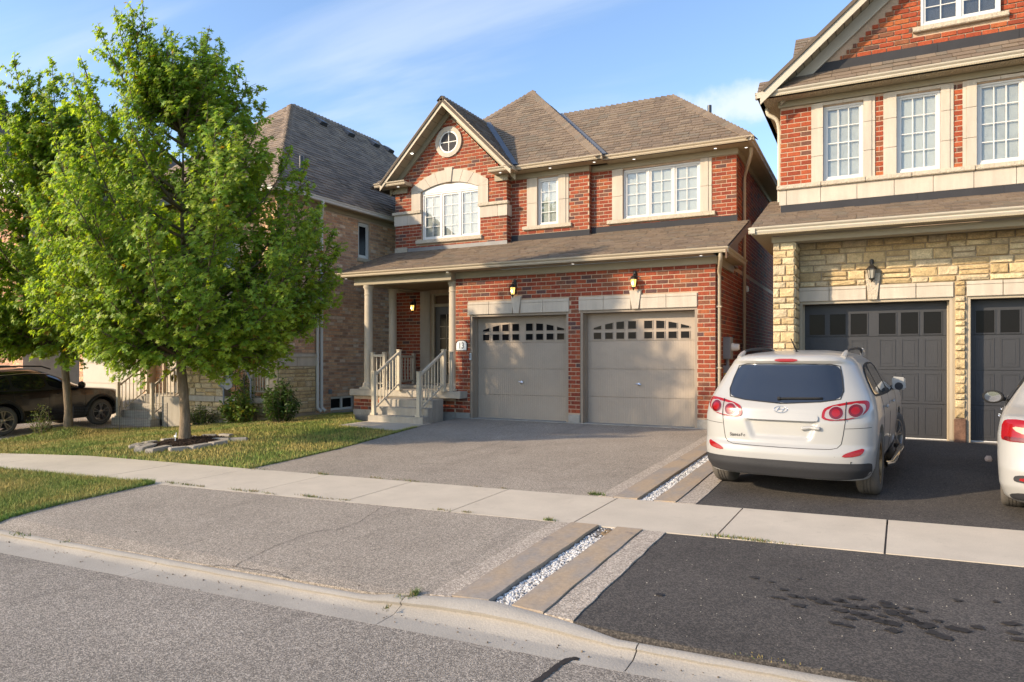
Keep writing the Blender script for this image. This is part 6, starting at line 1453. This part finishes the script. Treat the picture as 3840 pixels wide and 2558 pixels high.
# black SUV in the neighbour's drive, seen from its side
bk = thing('parked_suv', (-19.80, 8.62, G(-19.5, 9)+.015), 'black SUV with grey alloy wheels in the drive behind the left maple', 'car', radians(7), None, radians(.8))
TB = [(.24,.80,.12,4.42),(.30,.87,.04,4.52),(.42,.90,.0,4.58),(.56,.915,.0,4.60),(.68,.92,.03,4.58),(.88,.92,.06,4.52),(.98,.91,.09,4.38),(1.03,.90,.12,4.05),(1.07,.885,.15,3.55),(1.10,.87,.18,3.35),(1.2,.83,.24,3.1),(1.35,.77,.33,2.82),(1.48,.715,.40,2.5),(1.55,.68,.38,2.3),(1.60,.61,.42,2.15),(1.63,.5,.52,2.0),(1.65,.36,.75,1.85),(1.66,.2,1.0,1.6)]
C = Car(bk, TB, .40, 3.4, .75, 2.8); C.zw = .36
C.body(MT['carblack'], (.93, 3.62), .43, .245, 1.66)
for sgn in (1, -1):
    mr_ = sgn < 0
    C.patch('window_surround', MT['seam'], [(.62,1.10),(.72,1.36),(1.0,1.49),(1.6,1.515),(2.2,1.49),(2.75,1.30),(3.15,1.085),(2.3,1.06),(1.2,1.075)], C.side, .003, mirror=mr_, n=20, m=30, smoothing=1)
    for nm, q in (('quarter_window', [(.74,1.12),(.82,1.33),(1.0,1.43),(1.12,1.45),(1.16,1.11)]), ('rear_door_window', [(1.22,1.11),(1.18,1.46),(1.6,1.475),(2.0,1.465),(2.06,1.09)]), ('front_door_window', [(2.13,1.09),(2.07,1.465),(2.3,1.44),(2.75,1.27),(3.02,1.105)])):
        C.patch(nm, MT['carglass'], q, C.side, .007, mirror=mr_, smoothing=1)
    C.line('window_trim', MT['chrome'], [(.72,1.37),(.98,1.485),(1.6,1.515),(2.2,1.49),(2.6,1.36)], C.side, .008, .009, mirror=mr_)
    for y in (.93, 3.62):                            # grey flares round the wheels
        C.line('arch_flare', MT['cladding2'], [(y+.47*cos(a), .36+.47*sin(a)) for a in [pi*(-.02+1.04*k/14) for k in range(15)] if .36+.47*sin(a) > .25], C.side, .004, .045, mirror=mr_, n=2)
        wheel(bk, sgn*.79, y, .36, .36, .225, sgn, 'rim', 5, rr=.69)
    C.patch('sill_cladding', MT['cladding2'], [(1.40,.25),(1.40,.42),(3.15,.42),(3.15,.25)], C.side, .010, mirror=mr_, smoothing=0)
    for q in ([(1.17,1.07),(1.2,.75),(1.42,.42)], [(2.09,1.06),(2.09,.42)], [(3.08,1.08),(3.12,.7),(3.06,.42)]): C.line('door_seam', MT['seam'], q, C.side, .0, .004, mirror=mr_)
    for y in (1.34, 2.32): C.line('door_handle', MT['carblack'], [(y, .96), (y+.17, .965)], C.side, .022, .017, mirror=mr_)
    m_ = MB().lathe([(0,-.05),(.08,-.045),(.105,0),(.08,.06),(0,.085)], (sgn*1.02, 2.92, 1.16), 18, 'y').build('door_mirror', MT['carblack'], bk, smooth='auto', local=True); MB().tube([(sgn*.88,2.95,1.09),(sgn*.96,2.92,1.12)], .03, 8).build('mirror_arm', MT['seam'], m_, local=True)
    MB().tube([(sgn*.60,.70,1.61),(sgn*.61,.9,1.68),(sgn*.615,1.5,1.70),(sgn*.61,2.1,1.68),(sgn*.60,2.35,1.60)], .02, 8).build('roof_rail', MT['cladding'], bk, smooth=True, local=True)
    C.patch('headlamp', MT['clear'], [(.48,.86),(.52,.95),(.80,.965),(.86,.92),(.78,.86)], C.front, .010, mirror=mr_, smoothing=1)
    C.patch('tail_lamp', MT['red'], [(.40,.92),(.42,1.02),(.80,1.05),(.86,1.0),(.80,.92)], C.rear, .010, mirror=mr_, smoothing=1)
C.patch('windscreen', MT['carglass'], mirror_half([(0,1.49),(.5,1.48),(.58,1.46),(.76,1.14),(.74,1.12),(0,1.115)]), C.front, .004, n=20, m=40, smoothing=1)
C.patch('rear_window', MT['carglass'], mirror_half([(0,1.49),(.5,1.48),(.58,1.43),(.68,1.17),(.64,1.12),(0,1.115)]), C.rear, .004, n=20, m=40, smoothing=1)
C.patch('grille', MT['cladding2'], mirror_half([(0,.90),(.5,.89),(.60,.80),(.66,.42),(.55,.34),(0,.34)]), C.front, .008, n=14, m=40, smoothing=1)

# ------------------------------------------------------------------ maples
LEAF = [(0,-.40),(.36,-.42),(.17,-.10),(.60,.16),(.19,.14),(0,.68),(-.19,.14),(-.60,.16),(-.17,-.10),(-.36,-.42)]
def leaf(mb, p, s, nrm, tone, shape=LEAF):
    n = nrm.normalized(); a = n.orthogonal().normalized(); q = Matrix.Rotation(U(0, 6.28), 3, n); a = q @ a; b = n.cross(a); k = len(mb.v); c = U(-.25, .1)
    for x, y in shape: mb.v.append(tuple(p+a*(x*s)+b*(y*s)+n*(c*s*(x*x+y*y)*1.6)))
    mb.f.append(tuple(range(k, k+len(shape)))); mb.t += [tone]*len(shape)
def rvec(): return V((random.gauss(0, 1), random.gauss(0, 1), random.gauss(0, 1))).normalized()
def leaf_tone(pale_share=.5):
    f = U(.75, 1.2); k = R_()
    if k < .018: c = (.30, .17, .03)
    elif k < pale_share: c = (.33, .415, .055)
    else: c = (.21, .33, .05)
    return tuple(v*f for v in c)
def maple(name, base, label, H, env, peaks, trunk_r, fork, nfill, per, lsize=(.06, .098), lean=(0, 0)):
    t = thing(name, base, label, 'tree', 0, 'street maples on the lawn'); B = V(base)
    vd = V((B.x, B.y, 0)).normalized(); rt = V((vd.y, -vd.x, 0))                  # away from and across the street view
    top = B+V((lean[0], lean[1], H*.80)); n = 14
    path = [B+V((0, 0, -.15))]+[B+(top-B)*(k/n)+V((.03*sin(k*1.3), .03*cos(k*.9), 0)) for k in range(n+1)]
    rad = [trunk_r*1.6]+[trunk_r*(1.28 if k == 0 else 1-.12*k/n if k/n*.8*H < fork else max(.12, 1-.95*(k/n)**.9)) for k in range(n+1)]
    MB().tube(path, rad, 14).build('trunk', MT['bark'], t, smooth=True)
    wood = MB(); lv = MB()
    def trunk_at(h): f = min(1, max(0, h/(H*.80))); return B+(top-B)*f
    tips = []
    for lat, h in peaks: tips.append((rt*lat+vd*U(-.5, .5)*min(1.2, env(h)), h, True))
    for k in range(nfill):
        h = U(fork*.9, H*.93)**1; h = fork*.95+(H*.95-fork*.95)*(k+.5)/nfill+U(-.2, .2); a = k*2.39996+U(-.3, .3); r = env(h)*U(.70, 1.0)
        tips.append((V((cos(a), sin(a), 0))*r, h, False))
    for off, h, peak in tips:
        r = off.length; h0 = max(fork, h-r*U(.75, 1.25)-(.4 if peak else .1)); h0 = min(h0, H*.72); p0 = trunk_at(h0); p3 = trunk_at(min(h, H*.8)); p3 = V((B.x, B.y, B.z))+off+V((0, 0, h))+V((lean[0], lean[1], 0))*min(1, h/H)
        p1 = p0+(off*.42)+V((0, 0, (h-h0)*.16)); p2 = p0+off*.86+V((0, 0, (h-h0)*.52)); L_ = (p3-p0).length
        bz = lambda s: p0*(1-s)**3+p1*3*s*(1-s)**2+p2*3*s*s*(1-s)+p3*s**3
        m = 9; pts = [bz(k/m) for k in range(m+1)]; rb = min(trunk_r*.42, .014+.016*L_)
        wood.tube(pts, [max(.006, rb*(1-.9*k/m)) for k in range(m+1)], 6); lt = U(.8, 1.15)
        ns = max(4, int(L_*per))
        for k in range(ns):
            s = .22+.78*(k+R_())/ns; q = bz(s); d = (bz(min(1, s+.05))-bz(max(0, s-.05))).normalized()
            side = rvec(); side = (side-d*side.dot(d)).normalized(); ln = (.62*(1-s)**.6+.20)*U(.6, 1.2)*min(1, L_/1.6+.3)
            e = (d*.55+side*.9+V((0, 0, .25))).normalized()
            if s > .93: e = (d+side*.25+V((0, 0, .3))).normalized(); ln = .22
            wood.tube([q, q+e*ln*.5, q+e*ln+V((0, 0, .06*ln))], [.007, .005, .003], 4, False)
            nc = max(4, int(ln*22)); pale_base = U(.15, .6)
            for c in range(nc):
                g = q+e*ln*(.15+.9*c/nc)
                for _ in range(3 if c < nc-1 else 6):
                    o = rvec()*U(.02, .10); ax = g-B; nn = V((ax.x, ax.y, 0)).normalized()*.55+V((U(-.7, .7), U(-.7, .7), U(.1, 1)))+o.normalized()*.4+SUND*.7
                    leaf(lv, g+o+V((0, 0, -.03)), U(*lsize), nn, leaf_tone(pale_base+.35*(c/nc)))  # pale and dark clumps put into the leaf colour, paler towards shoot tips
    wood.build('limb', MT['twig'], t, smooth=True, kind='stuff', fixn=False)
    lv.build('crown', MT['leaf'], t, kind='stuff', fixn=False)
    return t
def mk_env(P): return lambda h: interp(h, P)
B1 = (-10.82, 8.36, G(-10.75, 8.4)+.07)
k1 = .943
pk1 = [((x-422)/130, (1010-y)/130) for x, y in ((340,45),(290,75),(262,110),(318,60),(472,82),(500,105),(545,130),(560,170),(590,240),(228,190),(215,240),(600,300),(650,335),(690,360),(655,420),(738,440),(755,520),(762,560),(765,620),(735,700),(745,660),(640,790),(560,815),(500,830),(330,835),(260,800),(240,760),(215,640),(210,560),(210,480),(205,420),(380,120),(430,150),(360,200),(700,740),(600,820))]
maple('maple_tree', B1, 'larger maple in the stone-edged mulch bed, trunk bare up to head height', 7.5, mk_env([(1.3,.7),(1.7,1.6),(2.4,2.4),(3.6,2.6),(4.4,2.35),(5.2,1.6),(6.0,1.0),(6.8,.55),(7.6,.2)]), pk1, .083, 1.45, 92, 11, (.062, .102))
B2 = (-17.3, 10.15, G(-17.3, 10.15)+.17)
pk2 = [((x-168)/95, (990-y)/95) for x, y in ((140,152),(115,190),(70,168),(95,205),(195,210),(165,230),(35,225),(50,262),(215,300),(235,360),(12,315),(-20,330),(5,420),(-60,450),(-90,540),(-110,620),(-100,720),(-60,760),(20,775),(70,785),(110,790),(240,790),(270,740),(250,700),(270,600),(300,500))]
maple('maple_tree', B2, 'maple on the grassy mound in front of the black SUV', 8.4, mk_env([(1.9,.9),(2.3,2.0),(3.0,2.8),(4.2,3.0),(5.2,2.7),(6.2,2.0),(7.2,1.4),(8.0,.8),(8.8,.3)]), pk2, .085, 1.95, 80, 9.5, (.08, .13))

# mulch bed, edging stones
mb = MB()
for _ in range(900):
    a, r = U(0, 6.283), sqrt(R_()); x, y = bedc[0]+.56*r*cos(a), bedc[1]+.74*r*sin(a); z = Gb(x, y)+.075*(1-r*r*.8)+.012; g = U(.5, 1.3)
    d = V((U(-1, 1), U(-1, 1), U(-.3, .3))).normalized()*U(.015, .04); s = V((-d.y, d.x, 0)).normalized()*.008; p = V((x, y, z))
    mb.hexa([p-d-s, p+d-s, p+d+s, p-d+s, p-d-s+V((0,0,.008)), p+d-s+V((0,0,.008)), p+d+s+V((0,0,.008)), p-d+s+V((0,0,.008))], (.045*g, .026*g, .017*g))
mb.build('mulch', MT['mulch'], kind='stuff', fixn=False)
mb = MB(); mb.v.append((bedc[0], bedc[1], Gb(*bedc)+.085))
for r in (1, 2, 3):
    for k in range(24): a = 2*pi*k/24; x, y = bedc[0]+.62*r/3*cos(a), bedc[1]+.82*r/3*sin(a); mb.v.append((x, y, Gb(x, y)+.085-.075*(r/3)**2))
mb.f = [(0, 1+k, 1+(k+1) % 24) for k in range(24)]+[(1+24*r+k, 1+24*r+(k+1) % 24, 25+24*r+(k+1) % 24, 25+24*r+k) for r in range(2) for k in range(24)]
mb.build('mulch_bed', M('mulch_ground', (.03, .018, .012), .95, var=.3, fine=.3, bump=1), smooth=True)['kind'] = 'structure'
cE = lambda x, y: onground(420+x/4.059, 1580+y/4.059, .06)
for (a, b, wd, lab) in (((400, 425), (640, 345), .15, 'flat edging stone at the street end of the mulch bed, nearest the left maple'), ((560, 445), (860, 375), .16, 'second edging stone in the front row of the mulch bed, slanting away'), ((870, 415), (1140, 390), .19, 'edging stone straight in front of the larger maple trunk'), ((1180, 395), (1480, 330), .17, 'long slanted edging stone right of the trunk front'), ((1500, 335), (1715, 300), .17, 'edging stone at the driveway corner of the mulch bed'), ((1540, 262), (1810, 262), .17, 'edging stone at the back right of the mulch bed'), ((1800, 262), (2060, 255), .14, 'thin outlying edging stone lying off the back corner of the bed'), ((380, 385), (615, 332), .10, 'thin pale edging stone behind the street end stone')):
    p, q = V((*cE(*a), 0)), V((*cE(*b), 0)); d = (q-p); d = d.normalized(); s = V((-d.y, d.x, 0))*wd/2; m = (p+q)/2; z0 = Gb(m.x, m.y)-.02; zt = z0+.095
    o = MB().hexa([p-s+V((0,0,z0)), q-s+V((0,0,z0)), q+s+V((0,0,z0)), p+s+V((0,0,z0)), p-s*.95+V((0,0,zt+U(-.01,.01))), q-s*.95+V((0,0,zt+U(-.01,.01))), q+s*.95+V((0,0,zt+U(-.01,.01))), p+s*.95+V((0,0,zt))]).build('edging_stone', MT['edging'], bevel=.012)
    tag(o, lab, 'edging stone', 'edging stones round the mulch bed')
for k in range(7):                                  # rest of the ring, on the lawn side behind the trunk
    a = radians(100+24*k); c = V((bedc[0]+.72*cos(a), bedc[1]+.92*sin(a), 0)); d = V((-sin(a), cos(a)*1.2, 0)).normalized(); n = V((d.y, -d.x, 0)); z0 = Gb(c.x, c.y)-.03
    p = [c-d*.13-n*.07, c+d*.13-n*.07, c+d*.13+n*.07, c-d*.13+n*.07]
    o = MB().hexa([q+V((0,0,z0)) for q in p]+[q+V((0,0,z0+.09)) for q in p]).build('edging_stone', MT['edging'], bevel=.012); tag(o, 'edging stone half sunk in grass behind the larger maple trunk', 'edging stone', 'edging stones round the mulch bed')
t = thing('tree_tag', (B1[0]+.05, B1[1]-.17, B1[2]), 'pale plastic tie hanging at the foot of the larger maple', 'tag')
MB().tube([(B1[0]+.03, B1[1]-.16, B1[2]+.14), (B1[0]+.05, B1[1]-.19, B1[2]+.06), (B1[0]+.05, B1[1]-.20, B1[2]-.02)], .008, 6).build('tie', MT['plastic_white'], t); MB().box(B1[0]+.02, B1[0]+.08, B1[1]-.20, B1[1]-.19, B1[2]+.07, B1[2]+.10).build('ticket', MT['plastic_white'], t)

# shrubs by the porch of the tan house
OVAL = [(0,-.5),(.22,-.2),(.24,.15),(0,.5),(-.24,.15),(-.22,-.2)]
def shrub(name, c, r, h, label, n, tones, size, upright=.5, shape=OVAL):
    z0 = Gb(c[0], c[1]); t = thing(name, (c[0], c[1], z0), label, 'shrub', 0, 'shrubs by the stone porch'); st, lv = MB(), MB()
    for k in range(max(14, n//45)):
        a = U(0, 6.283); q = sqrt(R_()); x, y = c[0]+r[0]*q*cos(a), c[1]+r[1]*q*sin(a); hh = h*(1-.55*q**2)*U(.75, 1.05); b = V((c[0]+.35*(x-c[0]), c[1]+.35*(y-c[1]), z0)); e = V((x, y, z0+hh))
        m = b+(e-b)*.5+V((U(-.05, .05), U(-.05, .05), hh*.08)); st.tube([b, m, e], [.010, .008, .004], 5, False)
        for _ in range(45):
            s = U(.18, 1.03); p = b*(1-s)**2+m*2*s*(1-s)+e*s*s+rvec()*U(.02, .13); g = random.choice(tones); f = U(.7, 1.3)
            leaf(lv, p, U(*size), V((U(-1, 1), U(-1, 1), upright+U(0, .6))), tuple(v*f for v in g), shape)
    st.build('stem', MT['twig'], t, kind='stuff', fixn=False); lv.build('foliage', MT['shrubleaf'], t, kind='stuff', fixn=False); return t
DK = [(.06, .105, .022), (.075, .13, .026)]; MD = [(.15, .20, .03), (.115, .19, .03), (.24, .23, .045)]; LT = [(.11, .15, .03), (.08, .12, .03), (.16, .17, .04)]
shrub('shrub', (-14.95, 12.1), (.50, .32), .52, 'low olive shrub against the stone wall beside the larger maple trunk', 1300, LT, (.04, .07), .6)
shrub('shrub', (-13.5, 11.95), (.48, .36), .78, 'yellow-green broad leaved shrub between the low olive one and the dark one', 1700, MD, (.07, .12), .5)
shrub('shrub', (-12.12, 11.9), (.46, .42), 1.0, 'tall dark green shrub at the porch corner next to the white downpipes', 3600, DK+[(.06, .10, .018)], (.05, .085), .4)
shrub('climbing_plant', (-13.75, 12.38), (.3, .10), 1.5, 'thin climbing plant hanging on the porch above the yellow-green shrub', 900, DK+MD, (.04, .08), .3)
shrub('sapling_weeds', (-17.65, 9.75), (.35, .3), .75, 'wispy weeds sprouting left of the mound maple trunk', 420, LT, (.03, .06), .6)
t = thing('garden_panel', (-13.95, 12.30, .0), 'dark peaked garden frame with an arched opening, behind the shrubs', 'garden frame')
pn = [(-14.42, .45), (-13.48, .45), (-13.48, 1.05), (-13.62, 1.30), (-13.9, 1.40), (-14.1, 1.32), (-14.6, .92), (-14.42, .85)]
fr = MB(); Fp_ = FY(12.30)
for a, b in zip(pn, pn[1:]+pn[:1]): fr.tube([Fp_.p(*a), Fp_.p(*b)], .022, 6)
fr.build('frame', MT['grey'], t)
pb = MB(); pb.prism([Fp_.p(*q) for q in ((-14.6, .92), (-14.1, 1.32), (-14.12, .88), (-14.3, .80))], (0, .02, 0)); pb.build('side_panel', MT['grey'], t)
for x in (-14.0, -13.85, -13.7): MB().tube([Fp_.p(x, .45), Fp_.p(x, 1.33 if x < -13.8 else 1.22)], .01, 5).build('bar', MT['blackpipe'], t)
sheet('planting_bed', [(-16.1, 12.3), (-15.6, 11.85), (-13.6, 11.6), (-12.0, 11.45), (-11.6, 12.0), (-12.3, 13.8), (-12.78, 13.8), (-12.78, 12.5), (-16.1, 12.5)], .03, M('bed_soil', (.10, .065, .04), .95, var=.3, vscale=6, fine=.3, bump=1, bscale=40), skirt=.05)

# wire fence between the left maple and the steps
t = thing('wire_fence', (-17.5, 10.9, G(-17.5, 10.9)), 'low black wire mesh fence on the lawn between the left maple and the steps', 'fence')
fa, fb = V((-18.05, 10.75, 0)), V((-15.6, 11.6, 0)); L_ = (fb-fa).length; wv, wh = MB(), MB()
for k in range(int(L_/.05)+1):
    p = fa+(fb-fa)*(k*.05/L_); z = Gb(p.x, p.y); wv.tube([p+V((0, 0, z)), p+V((0, 0, z+.62))], .0022, 3, False)
for j in range(9):
    hh = .04+.07*j if j < 5 else .04+.28+(j-4)*.075; P = [fa+(fb-fa)*(k/8) for k in range(9)]; wh.tube([p+V((0, 0, Gb(p.x, p.y)+hh)) for p in P], .0022, 3, False)
wv.build('wire', MT['blackpipe'], t, kind='stuff', fixn=False); wh.build('cross_wire', MT['blackpipe'], t, kind='stuff', fixn=False)
for f in (0, .5, 1): p = fa+(fb-fa)*f; z = Gb(p.x, p.y); MB().tube([p+V((0, 0, z-.1)), p+V((0, 0, z+.66))], .009, 6).build('stake', MT['blackpipe'], t)
mb = MB(); x, y = onground(3540+435/2.613, 1360+965/2.613); pebble(mb, x, y, Gb(x, y)+.03, .06, (.55, .42, .33)); o = mb.build('stone', MT['gravel'], fixn=True); tag(o, 'small pale stone lying on the dark driveway beside the saloon', 'stone')
